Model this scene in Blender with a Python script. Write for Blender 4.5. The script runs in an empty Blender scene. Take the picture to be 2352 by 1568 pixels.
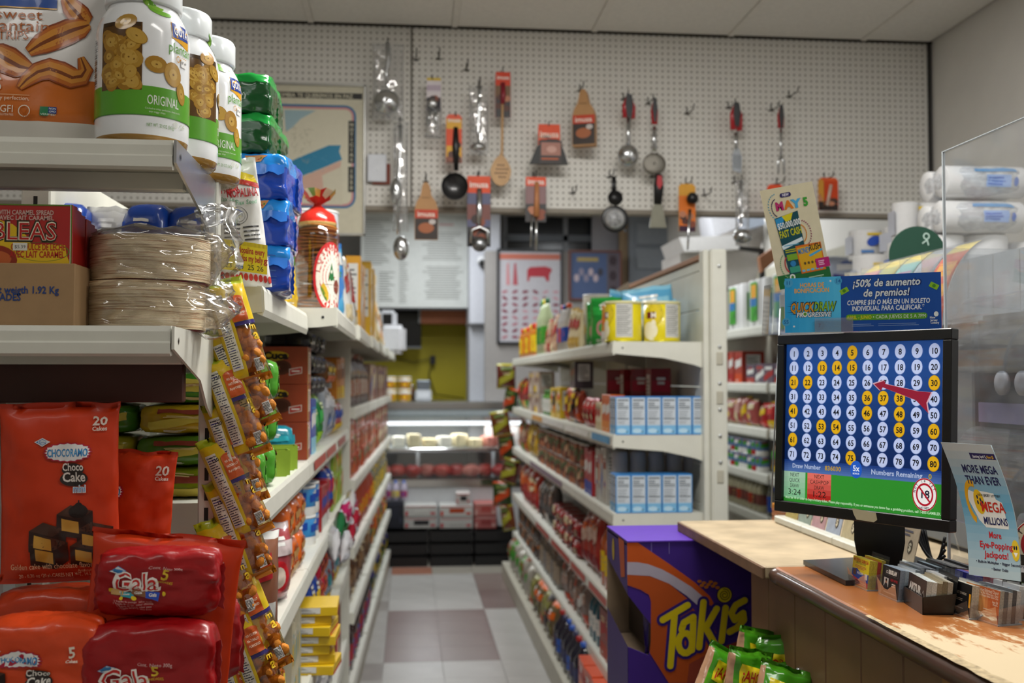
import bpy, bmesh, math, random
from mathutils import Vector, Matrix, noise
S = bpy.context.scene
COL = S.collection
PI = math.pi
# ---------------- camera, world, lights, exposure ----------------
F, H = 2400.0, 1.5
PH = math.atan(84/2400); PS = math.atan(236/2400*math.cos(PH))
fw = Vector((math.sin(PS)*math.cos(PH), math.cos(PS)*math.cos(PH), math.sin(PH)))
rt = Vector((math.cos(PS), -math.sin(PS), 0)); up = rt.cross(fw)
cam = bpy.data.cameras.new('camera'); cam.lens = 36*F/2352; cam.sensor_width = 36; cam.clip_start = .05
cam.dof.use_dof = True; cam.dof.focus_distance = 1.72; cam.dof.aperture_fstop = 4.3
co = bpy.data.objects.new('camera', cam); COL.objects.link(co); S.camera = co
co.matrix_world = Matrix((( rt.x, up.x, -fw.x, 0), (rt.y, up.y, -fw.y, 0), (rt.z, up.z, -fw.z, H), (0,0,0,1)))
S.view_settings.view_transform = 'Standard'; S.view_settings.look = 'None'
S.view_settings.gamma = 1; S.view_settings.use_curve_mapping = False
S.view_settings.exposure = 0.2
w = bpy.data.worlds.new('world'); S.world = w; w.use_nodes = True
w.node_tree.nodes['Background'].inputs[0].default_value = (.9, .95, 1, 1)
w.node_tree.nodes['Background'].inputs[1].default_value = 0.05
def P(px, py, X=None, Y=None, Z=None):      # where the sight line of a photo pixel meets a plane of the room
    d = fw*F + rt*(px-1176) + up*(784-py)
    t = X/d.x if X is not None else Y/d.y if Y is not None else (Z-H)/d.z
    return Vector((d.x*t, d.y*t, H+d.z*t))
def area(name, loc, sx, sy, power, col=(1, .96, .9), rot=(0, 0, 0)):
    l = bpy.data.lights.new(name, 'AREA'); l.shape = 'RECTANGLE'; l.size = sx; l.size_y = sy; l.energy = power; l.color = col
    o = bpy.data.objects.new(name, l); COL.objects.link(o); o.location = loc; o.rotation_euler = rot; return o
CEIL = 3.0
WARM = (1, .972, .925); COOL = (.93, .97, 1)
area('ceiling_lamp', (.45, 2.35, CEIL-.02), 1.15, .28, 54, WARM)
area('ceiling_lamp', (.9, .6, CEIL-.02), 1.15, .28, 13, WARM)
area('ceiling_lamp', (2.0, 1.7, CEIL-.02), 1.15, .28, 14, COOL)
area('ceiling_lamp', (-1.3, .3, CEIL-.02), 1.15, .28, 7, WARM)
area('ceiling_lamp', (.2, 6.2, CEIL-.02), .3, 1.2, 30, COOL)
area('ceiling_lamp', (.2, 8.2, CEIL-.02), .3, 1.2, 30, COOL)
area('ceiling_lamp', (1.7, 6.6, CEIL-.02), .3, 1.2, 24, COOL)

# ---------------- helpers ----------------
def hx(s):
    if not isinstance(s, str): return tuple(s)[:3]
    s = s.lstrip('#'); c = [int(s[i:i+2], 16)/255 for i in (0, 2, 4)]
    return tuple(x/12.92 if x <= .04045 else ((x+.055)/1.055)**2.4 for x in c)
_mc = {}
def M(col, rough=.5, metal=0., nz=.08, sc=40., bump=.0, coat=0., key=None, emit=0, ior=1.45):
    k = (col, rough, metal, nz, sc, bump, coat, emit)
    if k in _mc: return _mc[k]
    m = bpy.data.materials.new('mat'); m.use_nodes = True; t = m.node_tree; b = t.nodes['Principled BSDF']
    n = t.nodes.new('ShaderNodeTexNoise'); n.inputs['Scale'].default_value = sc; n.inputs['Detail'].default_value = 4
    tc = t.nodes.new('ShaderNodeTexCoord'); t.links.new(tc.outputs['Object'], n.inputs['Vector'])
    c = hx(col) if col != 'attr' else None
    mx = t.nodes.new('ShaderNodeMix'); mx.data_type = 'RGBA'; mx.blend_type = 'MULTIPLY'; mx.inputs[0].default_value = 1
    r = t.nodes.new('ShaderNodeMapRange'); r.inputs[1].default_value = .3; r.inputs[2].default_value = .7
    r.inputs[3].default_value = 1-nz; r.inputs[4].default_value = 1.0
    t.links.new(n.outputs[0], r.inputs[0]); t.links.new(r.outputs[0], mx.inputs[7])
    if c: mx.inputs[6].default_value = (*c, 1)
    else:
        a = t.nodes.new('ShaderNodeAttribute'); a.attribute_name = 'Col'; t.links.new(a.outputs['Color'], mx.inputs[6])
    t.links.new(mx.outputs[2], b.inputs['Base Color'])
    b.inputs['Roughness'].default_value = rough; b.inputs['Metallic'].default_value = metal
    b.inputs['Specular IOR Level'].default_value = .32 if col == 'attr' else .45
    b.inputs['Coat Weight'].default_value = coat; b.inputs['Coat Roughness'].default_value = .08
    if emit:
        t.links.new(mx.outputs[2], b.inputs['Emission Color']); b.inputs['Emission Strength'].default_value = emit
    if bump:
        bp = t.nodes.new('ShaderNodeBump'); bp.inputs['Strength'].default_value = bump; bp.inputs['Distance'].default_value = .01
        t.links.new(n.outputs[0], bp.inputs['Height']); t.links.new(bp.outputs[0], b.inputs['Normal'])
    _mc[k] = m; return m
def film(name, tint=(.95, .97, 1), refl=.25, rough=.06, haze=.0, fk=.6):   # thin clear plastic: see-through sheet with a gloss that grows at grazing angles
    if ('f', name) in _mc: return _mc[('f', name)]
    m = bpy.data.materials.new(name); m.use_nodes = True; t = m.node_tree; t.nodes.clear()
    o = t.nodes.new('ShaderNodeOutputMaterial'); tr = t.nodes.new('ShaderNodeBsdfTransparent'); tr.inputs[0].default_value = (*tint, 1)
    g = t.nodes.new('ShaderNodeBsdfGlossy'); g.inputs['Roughness'].default_value = rough
    lw = t.nodes.new('ShaderNodeLayerWeight'); lw.inputs[0].default_value = .35
    mu = t.nodes.new('ShaderNodeMath'); mu.operation = 'MULTIPLY_ADD'; mu.inputs[1].default_value = fk; mu.inputs[2].default_value = refl*.35
    t.links.new(lw.outputs['Fresnel'], mu.inputs[0])
    mx = t.nodes.new('ShaderNodeMixShader'); t.links.new(mu.outputs[0], mx.inputs[0]); t.links.new(tr.outputs[0], mx.inputs[1]); t.links.new(g.outputs[0], mx.inputs[2])
    last = mx
    if haze:
        d = t.nodes.new('ShaderNodeBsdfDiffuse'); d.inputs[0].default_value = (.8, .82, .85, 1)
        nz = t.nodes.new('ShaderNodeTexNoise'); nz.inputs['Scale'].default_value = 9; nz.inputs['Detail'].default_value = 6
        r = t.nodes.new('ShaderNodeMapRange'); r.inputs[1].default_value = .3; r.inputs[2].default_value = .75; r.inputs[3].default_value = haze*.4; r.inputs[4].default_value = haze*1.5
        t.links.new(nz.outputs[0], r.inputs[0]); m2 = t.nodes.new('ShaderNodeMixShader'); t.links.new(r.outputs[0], m2.inputs[0])
        t.links.new(mx.outputs[0], m2.inputs[1]); t.links.new(d.outputs[0], m2.inputs[2]); last = m2
    t.links.new(last.outputs[0], o.inputs[0]); _mc[('f', name)] = m; return m
def A(rough=.35, coat=0, nz=.04, emit=0, metal=0, bump=0, sc=40.): return M('attr', rough, metal, nz, sc, bump, coat, emit=emit)
PRINT = lambda: A(.45)
def thing(name, label, cat, loc=(0, 0, 0), rot=0, group=None):
    o = bpy.data.objects.new(name, None); COL.objects.link(o); o.location = loc
    o.rotation_euler = (0, 0, rot) if not isinstance(rot, tuple) else rot
    o['label'] = label; o['category'] = cat
    if group: o['group'] = group
    o.empty_display_size = .05
    return o
def mk(name, V, Fs, mat, parent=None, smooth=False, cols=None):
    me = bpy.data.meshes.new(name); me.from_pydata([tuple(v) for v in V], [], [tuple(f) for f in Fs])
    if cols is not None:
        a = me.attributes.new('Col', 'FLOAT_COLOR', 'FACE'); flat = []
        for c in cols: flat += [*c[:3], 1.0]
        a.data.foreach_set('color', flat)
    if smooth: me.polygons.foreach_set('use_smooth', [True]*len(me.polygons))
    me.materials.append(mat); me.update()
    o = bpy.data.objects.new(name, me); COL.objects.link(o)
    if parent: o.parent = parent
    return o
def tag(o, label=None, cat=None, group=None, kind=None):
    if label: o['label'] = label
    if cat: o['category'] = cat
    if group: o['group'] = group
    if kind: o['kind'] = kind
    return o
def frombm(name, bm, mat, parent=None, smooth=False):
    me = bpy.data.meshes.new(name); bm.to_mesh(me); bm.free(); me.materials.append(mat)
    if smooth: me.polygons.foreach_set('use_smooth', [True]*len(me.polygons))
    o = bpy.data.objects.new(name, me); COL.objects.link(o)
    if parent: o.parent = parent
    return o
def box(name, x0, x1, y0, y1, z0, z1, mat, parent=None, bev=0., seg=1):
    bm = bmesh.new(); bmesh.ops.create_cube(bm, size=1)
    for v in bm.verts: v.co = Vector((x0 if v.co.x < 0 else x1, y0 if v.co.y < 0 else y1, z0 if v.co.z < 0 else z1))
    if bev: bmesh.ops.bevel(bm, geom=bm.edges[:], offset=bev, segments=seg, affect='EDGES')
    return frombm(name, bm, mat, parent)
def boxr(name, x, y, z, dx, dy, dz, rz, mat, parent=None, bev=0):   # box centred in x,y with base z, turned about its own axis
    o = box(name, -dx/2, dx/2, -dy/2, dy/2, 0, dz, mat, parent, bev); o.location = (x, y, z); o.rotation_euler = (0, 0, rz); return o
def lathe(name, prof, mat, parent=None, n=24, axis='z', colf=None, smooth=True, loc=(0, 0, 0), sx=1., sy=1.):
    V, Fs, cs = [], [], []
    for r, z in prof:
        for i in range(n):
            a = 2*PI*i/n; p = (r*math.cos(a)*sx, r*math.sin(a)*sy, z)
            if axis == 'y': p = (p[0], -p[2], p[1])
            V.append((p[0]+loc[0], p[1]+loc[1], p[2]+loc[2]))
    for j in range(len(prof)-1):
        for i in range(n):
            k = (i+1) % n; Fs.append((j*n+i, j*n+k, (j+1)*n+k, (j+1)*n+i))
            if colf: cs.append(hx(colf((prof[j][1]+prof[j+1][1])/2, 2*PI*(i+.5)/n)))
    for j, rev in ((0, 1), (len(prof)-1, 0)):
        if prof[j][0] > 1e-4:
            idx = list(range(j*n, j*n+n)); Fs.append(idx[::-1] if rev else idx)
            if colf: cs.append(hx(colf(prof[j][1], 0)))
    return mk(name, V, Fs, mat, parent, smooth, cs if colf else None)
def tube(name, pts, r, mat, parent=None, n=8, flat=1.):
    pts = [Vector(p) for p in pts]; rs = r if isinstance(r, (list, tuple)) else [r]*len(pts); V, Fs = [], []
    for i, p in enumerate(pts):
        t = (pts[min(i+1, len(pts)-1)]-pts[max(i-1, 0)]).normalized()
        a = t.cross(Vector((0, 1, 0))) if abs(t.y) < .9 else t.cross(Vector((1, 0, 0)))
        a.normalize(); b = t.cross(a)
        for k in range(n):
            q = 2*PI*k/n; V.append(p+a*math.cos(q)*rs[i]+b*math.sin(q)*rs[i]*flat)
    for i in range(len(pts)-1):
        for k in range(n):
            m = (k+1) % n; Fs.append((i*n+k, i*n+m, (i+1)*n+m, (i+1)*n+k))
    Fs.append(list(range(n))[::-1]); Fs.append(list(range((len(pts)-1)*n, len(pts)*n)))
    return mk(name, V, Fs, mat, parent, True)
def poly(name, pts, y0, y1, mat, parent=None):    # outline in x,z given a thickness y0..y1
    n = len(pts); V = [(p[0], y0, p[1]) for p in pts]+[(p[0], y1, p[1]) for p in pts]
    Fs = [list(range(n)), list(range(n, 2*n))[::-1]]+[(i, i+n, (i+1) % n+n, (i+1) % n) for i in range(n)]
    return mk(name, V, Fs, mat, parent)
def dup(root, loc, rot=None, label=None, group=None):
    r = root.copy(); COL.objects.link(r); r.location = loc
    if rot is not None: r.rotation_euler = (0, 0, rot) if not isinstance(rot, tuple) else rot
    if label: r['label'] = label
    if group: r['group'] = group
    for ch in list(root.children):
        c = ch.copy(); COL.objects.link(c); c.parent = r
        for g in ch.children:
            d = g.copy(); COL.objects.link(d); d.parent = c
    return r
# ---- lettering: every glyph is turned into a flat mesh once ----
_G = {}
def _glyphs():
    chars = sorted(set("ABCDEFGHIJKLMNOPQRSTUVWXYZabcdefghijklmnopqrstuvwxyz0123456789!¡.,:$%-+*&'/()ÓÁóá•"))
    obs = []
    def t(body, off):
        c = bpy.data.curves.new('g', 'FONT'); c.body = body; c.offset = off; c.resolution_u = 2; c.size = 1
        o = bpy.data.objects.new('g', c); COL.objects.link(o); return o
    bar = t('||', 0); L = [(ch, t('|'+ch+'|', 0), [t(ch, o) for o in (0, .022, .06)]) for ch in chars]
    dg = bpy.context.evaluated_depsgraph_get()
    def ext(o):
        me = bpy.data.meshes.new_from_object(o.evaluated_get(dg)); xs = [v.co.x for v in me.vertices]
        d = max(xs)-min(xs); bpy.data.meshes.remove(me); return d
    b0 = ext(bar)
    for ch, q, vs in L:
        adv = ext(q)-b0
        for s, o in enumerate(vs):
            me = bpy.data.meshes.new_from_object(o.evaluated_get(dg))
            _G[(ch, s)] = ([(v.co.x, v.co.y) for v in me.vertices], [tuple(p.vertices) for p in me.polygons], adv)
            bpy.data.meshes.remove(me)
    for o in [bar]+[x for l in L for x in (l[1], *l[2])]:
        d = o.data; bpy.data.objects.remove(o); bpy.data.curves.remove(d)
_glyphs()
class Pr:           # flat print: shapes in (x, z) metres, each with a colour and a layer
    def __init__(s): s.v = []; s.f = []; s.c = []
    def add(s, pts, faces, col, l):
        s.k = (getattr(s, 'k', 0)+1) % 16; l += .012*s.k; b = len(s.v); s.v += [(x, y, l) for x, y in pts]; s.f += [tuple(i+b for i in f) for f in faces]; s.c += [hx(col)]*len(faces)
    def rect(s, x0, z0, x1, z1, col, l=1, nx=1, nz=1):
        pts = [(x0+(x1-x0)*i/nx, z0+(z1-z0)*j/nz) for j in range(nz+1) for i in range(nx+1)]
        s.add(pts, [(j*(nx+1)+i, j*(nx+1)+i+1, (j+1)*(nx+1)+i+1, (j+1)*(nx+1)+i) for j in range(nz) for i in range(nx)], col, l)
    def poly(s, pts, col, l=1): s.add(pts, [tuple(range(len(pts)))], col, l)
    def disc(s, x, z, rx, rz, col, l=1, n=18, rot=0, rings=1):
        ca, sa = math.cos(rot), math.sin(rot); pts = [(x, z)]; fs = []
        for k in range(1, rings+1):
            for i in range(n):
                a = 2*PI*i/n; u, v = rx*k/rings*math.cos(a), rz*k/rings*math.sin(a); pts.append((x+u*ca-v*sa, z+u*sa+v*ca))
        for i in range(n):
            j = (i+1) % n; fs.append((0, 1+i, 1+j))
            for k in range(1, rings): a = 1+(k-1)*n; fs.append((a+i, a+n+i, a+n+j, a+j))
        s.add(pts, fs, col, l)
    def ring(s, x, z, r0, r1, col, l=1, n=24, ez=1., a0=0., a1=2*PI):
        pts = []; fs = []
        for i in range(n+1):
            a = a0+(a1-a0)*i/n
            pts += [(x+r0*math.cos(a), z+ez*r0*math.sin(a)), (x+r1*math.cos(a), z+ez*r1*math.sin(a))]
        for i in range(n): fs.append((2*i, 2*i+1, 2*i+3, 2*i+2))
        s.add(pts, fs, col, l)
    def line(s, pts, wd, col, l=1):
        for (x0, z0), (x1, z1) in zip(pts, pts[1:]):
            dx, dz = x1-x0, z1-z0; q = math.hypot(dx, dz) or 1; nx, nz = -dz/q*wd/2, dx/q*wd/2
            s.poly([(x0+nx, z0+nz), (x1+nx, z1+nz), (x1-nx, z1-nz), (x0-nx, z0-nz)][::-1], col, l)
    def text(s, t, x, z, h, col, l=2, b=0, al='c', shear=0., wx=None, rot=0., sp=1., fit=None):
        sc = h/.72; adv = [(_G[(c, 0)][2] if (c, 0) in _G else .3)*sp for c in t]; W = sum(adv)*sc
        wx = wx or 1.
        if fit: wx = fit/W
        W *= wx; o = {'c': -W/2, 'l': 0, 'r': -W}[al]; ca, sa = math.cos(rot), math.sin(rot)
        for c, a in zip(t, adv):
            g = _G.get((c, b))
            if g and c != ' ':
                s.add([(x+(o+(gx+gy*shear)*sc*wx)*ca-gy*sc*sa, z+(o+(gx+gy*shear)*sc*wx)*sa+gy*sc*ca) for gx, gy in g[0]], g[1], col, l)
            o += a*sc*wx
    def bars(s, x0, z0, x1, z1, n, col, l=2, fill=.5, rng=None, al='l'):   # rows of print too small to read
        rng = rng or random; dz = (z1-z0)/n
        for i in range(n):
            wd = (x1-x0)*(.55+.45*rng.random()); a = x0 if al == 'l' else (x0+x1-wd)/2
            s.rect(a, z0+dz*i, a+wd, z0+dz*(i+fill), col, l)
    def build(s, name, parent, mp=None, mat=None, e0=.0004, el=.00012):
        if mp and getattr(mp, 'curved', 0) and s.f:     # curved carriers: split long faces so the print follows the surface
            bm = bmesh.new(); L_ = bm.faces.layers.float_color.new('c'); vs = [bm.verts.new(v) for v in s.v]
            for f, c in zip(s.f, s.c):
                try: q = bm.faces.new([vs[i] for i in f]); q[L_] = (*c, 1)
                except ValueError: pass
            bmesh.ops.triangulate(bm, faces=[f for f in bm.faces if len(f.verts) > 4])
            for _ in range(4):
                es = [e for e in bm.edges if e.calc_length() > mp.curved]
                if not es: break
                bmesh.ops.subdivide_edges(bm, edges=es, cuts=1); bmesh.ops.triangulate(bm, faces=[f for f in bm.faces if len(f.verts) > 3])
            bm.verts.index_update(); s.v = [tuple(v.co) for v in bm.verts]; s.f = [tuple(v.index for v in f.verts) for f in bm.faces]; s.c = [tuple(f[L_])[:3] for f in bm.faces]; bm.free()
        cu = bool(getattr(mp, 'curved', 0)); mp = mp or (lambda x, z, e: (x, -e, z))
        return mk(name, [mp(x, z, e0+el*l) for x, z, l in s.v], s.f, mat or PRINT(), parent, cu, s.c)
def front(y): return lambda x, z, e: (x, y-e, z)
def sideR(x0): return lambda x, z, e: (x0+e, x, z)
def sideL(x0): return lambda x, z, e: (x0-e, -x, z)
def topm(z0): return lambda x, z, e: (x, z, z0+e)
def cv(f, L=.008): f.curved = L; return f
def cylm(r, z0=0, sx=1.): return cv(lambda x, z, e: ((r+e)*math.sin(x/r)*sx, -(r+e)*math.cos(x/r), z0+z), .015)
# ---- soft packages ----
def bagS(w, h, t, seed=0, wr=.004, kind='pillow', seal=.06, p=2.4):
    def S_(u, v, side=1, e=0):
        if kind == 'stand': pr = (1-max(0, (v-.08))**1.3)*min(1, .55+v*3)*(1 if v < 1-seal else .02)
        else: pr = max(0, 1-abs(2*v-1)**3.2)**.7
        if v > 1-seal or (kind == 'pillow' and v < seal): pr = 0
        q = max(0, 1-abs(u)**p)**.55
        nz = noise.noise(Vector((u*2.2+seed*7.1, v*3.5*h/w, seed*3.3+side)))+.6*noise.noise(Vector((u*5+seed, v*7.5*h/w, side*2.)))
        y = -side*(t/2*q*pr)+nz*wr*(1 if abs(u) < .97 else .2)-e*side
        sq = 1-.05*pr+.015*noise.noise(Vector((v*6, seed, 1)))
        return Vector((u*w/2*sq, y, v*h+.006*noise.noise(Vector((u*2, seed*2., 5)))*(v > .9)))
    return S_
def bag(name, S_, colf, mat, parent, nu=14, nv=20, back=True, vr=(0, 1)):
    V, Fs, cs = [], [], []; us = [math.sin(PI/2*(-1+2*i/nu)) for i in range(nu+1)]; vs = [vr[0]+(vr[1]-vr[0])*j/nv for j in range(nv+1)]
    for side in ((1, -1) if back else (1,)):
        b = len(V)
        for v in vs:
            for u in us: V.append(S_(u, v, side))
        for j in range(nv):
            for i in range(nu):
                cc = colf((us[i]+us[i+1])/2, (vs[j]+vs[j+1])/2) if callable(colf) else colf
                if cc is None: continue
                a = b+j*(nu+1)+i; f = (a, a+1, a+nu+2, a+nu+1); Fs.append(f if side == 1 else f[::-1]); cs.append(hx(cc))
    o = mk(name, V, Fs, mat, parent, True, cs)
    if back:
        bm = bmesh.new(); bm.from_mesh(o.data); bmesh.ops.remove_doubles(bm, verts=bm.verts, dist=.0006); bm.to_mesh(o.data); bm.free()
    return o
def bagmap(S_, w, h, cx=0, L=.006): return cv(lambda x, z, e: tuple(S_(max(-.99, min(.99, (x+cx)/(w/2))), max(.0, min(1, z/h)), 1, e+.0008)), L)
FOIL = lambda: A(.22, .5, .03, bump=.12, sc=25)

def softF(w, d, h, nz=.003, seed=0, k=.14):
    def F_(x, y, z):
        a, b, c = x*x*x*x, y*y*y*y, z*z*z*z
        p = Vector((x*w/2*(1-k*.5*c)*(1-k*.4*b), y*d/2*(1-k*a)*(1-k*c), (z*h/2)*(1-k*a)*(1-k*b)+h/2))
        q = noise.noise_vector(Vector((x*1.7+seed*3.1, y*1.7, z*1.9+seed)))*nz+noise.noise_vector(Vector((x*5+seed, y*5+3, z*5)))*nz*.5
        return p+q
    return F_
def soft(name, F_, colf, mat, parent, n=9):
    V, Fs, cs = [], [], []; g = [-1+2*i/n for i in range(n+1)]
    for ax in range(3):
        for sg in (-1, 1):
            b = len(V)
            for j in g:
                for i in g:
                    p = [0, 0, 0]; p[ax] = sg; p[(ax+1) % 3] = i; p[(ax+2) % 3] = j; V.append(F_(*p))
            for j in range(n):
                for i in range(n):
                    a = b+j*(n+1)+i; f = (a, a+1, a+n+2, a+n+1); Fs.append(f if sg > 0 else f[::-1])
                    p = [0, 0, 0]; p[ax] = sg; p[(ax+1) % 3] = (g[i]+g[i+1])/2; p[(ax+2) % 3] = (g[j]+g[j+1])/2; cs.append(hx(colf(*p)) if callable(colf) else hx(colf))
    bm = bmesh.new(); o = mk(name, V, Fs, mat, parent, True, cs); bm.from_mesh(o.data); bmesh.ops.remove_doubles(bm, verts=bm.verts, dist=.0004); bm.to_mesh(o.data); bm.free(); return o
def softmap(F_, w, h, face='f'):
    if face == 'f': return cv(lambda x, z, e: tuple(F_(max(-1, min(1, x/(w/2))), -1, max(-1, min(1, z/(h/2)-1)))+Vector((0, -e-.0007, 0))), .012)
    return lambda x, z, e: tuple(F_(max(-1, min(1, x/(w/2))), max(-1, min(1, z/(h/2))), 1)+Vector((0, 0, e+.0007)))
def fin(name, x, h, col, parent, w=.012, d=.002, n=9, mat=None):    # serrated end seal of a flow pack
    s = 1 if x > 0 else -1; pts = [(x-s*.004, .012)]+[(x+s*(w-(.002 if i % 2 else 0)), .004+(h-.008)*i/n) for i in range(n+1)]+[(x-s*.004, h-.012)]
    return poly(name, pts if s > 0 else pts[::-1], -d, d, mat or M(col, .25, .3, bump=.2), parent)
# ---------------- the setting ----------------
def st(o): o['kind'] = 'structure'; return o
MW = M('#d8d5cf', .7, nz=.06, sc=6)
RACK = M('#d5d5ca', .38, nz=.07, sc=14); RACKD = M('#b9b5a5', .45, nz=.1, sc=14)
STEEL = M('#c9ccce', .28, 1., nz=.05); CHROME = M('#e2e4e6', .12, 1., nz=.02); BLACK = M('#121214', .35, nz=.1)
fl = st(box('floor', -3, 2.31, -1.5, 10.6, -.06, -.008, M('#8f8a84', .45, nz=.12, sc=3)))
TW = .31; fx = -.13-3*TW; cW, cB, cS, cG = '#b3b1ad', '#7c6a66', '#a9745f', '#a3a09c'
tmesh = {}
def tilecol(i, j):      # i across from the left rack, j away from the camera, rows start at 4.36 m
    yb = 4.36+j*TW
    if i <= 2: return cG if (i+j) % 5 else '#8d8783'
    if i in (3, 4):
        if yb < 5.5: return cW
        if yb < 6.8: return cB
        if yb < 8.0: return cW
        return cS if i == 3 and yb < 8.3 else '#a8a296'
    if i == 5: return cW if yb < 6.6 else cB if yb < 7.4 else '#8a7a74' if yb < 8 else '#a8a296'
    return cG
for j in range(15):
    for i in range(7):
        c = tilecol(i, j); k = c
        if k not in tmesh:
            o = box('floor_tile', .0008, TW-.0008, .0008, TW-.0008, -.008, 0, M(c, .28, nz=.16, sc=5), None, .0006); tmesh[k] = o.data
        else: o = bpy.data.objects.new('floor_tile', tmesh[k]); COL.objects.link(o)
        o.location = (fx+i*TW, 4.36+j*TW, 0); o.parent = fl
ce = st(box('ceiling', -3, 2.31, -1.5, 10.6, CEIL, CEIL+.05, M('#cfcac0', .8)))
cp = M('#e6e3dc', .85, nz=.08, sc=60); gx = P(1372, 52, Z=3).x
for k in range(-6, 3):
    for j in range(4):
        x0 = gx+k*.6; o = box('ceiling_panel', x0+.012, min(x0+.588, 2.29), 2.02+j*.6+.012, 2.62+j*.6-.012-(.03 if j == 3 else 0), CEIL-.012, CEIL, cp, ce, .003)
    if k < 3: box('ceiling_rail', x0-.012, x0+.012, 2.0, 4.38, CEIL-.016, CEIL-.004, M('#e4e0d8', .5), ce)
st(box('wall_left', -3.05, -3, -1.5, 10.6, 0, CEIL, MW)); st(box('wall_right', 2.31, 2.36, -1.5, 10.6, 0, CEIL, MW))
st(box('wall_back', -3, 2.31, 10.6, 10.65, 0, CEIL, M('#c4c3c2', .7))); st(box('wall_front', -3, 2.31, -1.55, -1.5, 0, CEIL, MW))
# perforated board header
pm = bpy.data.materials.new('perforated_board'); pm.use_nodes = True; t = pm.node_tree; b = t.nodes['Principled BSDF']
tc = t.nodes.new('ShaderNodeTexCoord'); vm = t.nodes.new('ShaderNodeVectorMath'); vm.operation = 'SCALE'; vm.inputs['Scale'].default_value = 1/.0256
fr = t.nodes.new('ShaderNodeVectorMath'); fr.operation = 'FRACTION'; sub = t.nodes.new('ShaderNodeVectorMath'); sub.operation = 'SUBTRACT'; sub.inputs[1].default_value = (.5, 0, .5)
ml = t.nodes.new('ShaderNodeVectorMath'); ml.operation = 'MULTIPLY'; ml.inputs[1].default_value = (1, 0, 1); ln = t.nodes.new('ShaderNodeVectorMath'); ln.operation = 'LENGTH'
lt = t.nodes.new('ShaderNodeMath'); lt.operation = 'LESS_THAN'; lt.inputs[1].default_value = .19
t.links.new(tc.outputs['Object'], vm.inputs[0]); t.links.new(vm.outputs[0], fr.inputs[0]); t.links.new(fr.outputs[0], sub.inputs[0]); t.links.new(sub.outputs[0], ml.inputs[0]); t.links.new(ml.outputs[0], ln.inputs[0]); t.links.new(ln.outputs['Value'], lt.inputs[0])
mx = t.nodes.new('ShaderNodeMix'); mx.data_type = 'RGBA'; mx.inputs[6].default_value = (*hx('#dbd9d3'), 1); mx.inputs[7].default_value = (*hx('#8d8880'), 1)
t.links.new(lt.outputs[0], mx.inputs[0]); t.links.new(mx.outputs[2], b.inputs['Base Color']); b.inputs['Roughness'].default_value = .55
bp = t.nodes.new('ShaderNodeBump'); bp.invert = True; bp.inputs['Strength'].default_value = .4; bp.inputs['Distance'].default_value = .003; t.links.new(lt.outputs[0], bp.inputs['Height']); t.links.new(bp.outputs[0], b.inputs['Normal'])
PEG = pm; PY = 4.4
hd = st(box('wall_header', -3, 2.30, PY+.012, PY+.06, 2.225, CEIL-.012, M('#bdb6a6', .7)))
xs = P(945, 300, Y=PY).x
for a, c in ((-2.2, xs-.004), (xs+.004, 2.29)): box('perforated_panel', a, c, PY, PY+.012, 2.222, 2.985, PEG, hd, .002)
box('joint_strip', xs-.004, xs+.004, PY-.001, PY+.008, 2.222, 2.985, M('#77736b', .5), hd)
st(box('trim_1', -3, 2.31, PY-.006, PY+.02, 2.985, CEIL-.004, M('#3a352f', .6))); st(box('trim_2', 2.288, 2.302, PY-.008, PY+.01, 2.2, 2.99, M('#2b2a28', .6)))
st(box('trim_3', -3, 2.3, PY-.004, PY+.065, 2.205, 2.222, M('#8b8377', .6)))

# ---------------- racks ----------------
def shelf(par, xf, xb, y0, y1, z, d, rail=None, deep=.048, brk=True):   # d=+1: front edge towards +x
    s = 1 if xf > xb else -1
    o = box('shelf', min(xf, xb), max(xf, xb), y0+.002, y1-.002, z-.022, z, RACK, par, .002)
    pf = [(0, .003), (.008, .003), (.012, -.006), (.014, -.04), (.010, -.052), (0, -.048)]
    V = [(xf+s*(a-.004), y, z+c) for y in (y0+.003, y1-.003) for a, c in pf]; n = len(pf)
    mk('price_rail', V, [tuple(range(n))[::-1], tuple(range(n, 2*n))]+[(i, (i+1) % n, (i+1) % n+n, i+n) for i in range(n)], rail or RACK, o)
    if brk:
        for y in (y0+.001, y1-.004):
            pts = [(xf+s*.004, z+.001), (xf+s*.006, z-.045), (xf-s*.04, z-.05), (xf+(xb-xf)*.55, z-.062), (xf+(xb-xf)*.9, z-.088), (xb, z-.1), (xb, z+.0)]
            poly('bracket', pts, y, y+.003, RACK, o)
            mk('rivet', [(xf-s*.03+.004*math.cos(q), y-.0008, z-.024+.004*math.sin(q)) for q in [PI*2*i/6 for i in range(6)]], [tuple(range(6))], BLACK, o)
    return o
SLOT = M('#2a2926', .8)
def upright(par, x, y, w_, d_, z1, face=-1, slots=True, sx=None):
    o = box('upright', x-w_/2, x+w_/2, y-d_/2, y+d_/2, 0, z1, RACK, par, .003)
    if slots:
        V, Fs = [], []; z = .1
        while z < z1-.05:
            for cx in (0,):
                b = len(V); V += [(x-.0035, y-d_/2-.0006, z), (x+.0035, y-d_/2-.0006, z), (x+.0035, y-d_/2-.0006, z+.022), (x-.0035, y-d_/2-.0006, z+.022)]; Fs.append((b, b+1, b+2, b+3))
            z += .034
        mk('slot_marking', V, Fs, SLOT, o)
    return o
def panel_slats(par, x, y0, y1, z0, z1, step=.152):
    z = z0
    while z < z1-.01:
        e = min(z+step-.004, z1); box('back_panel', x-.006, x+.006, y0, y1, z, e, RACK, par, .002); z += step
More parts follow.
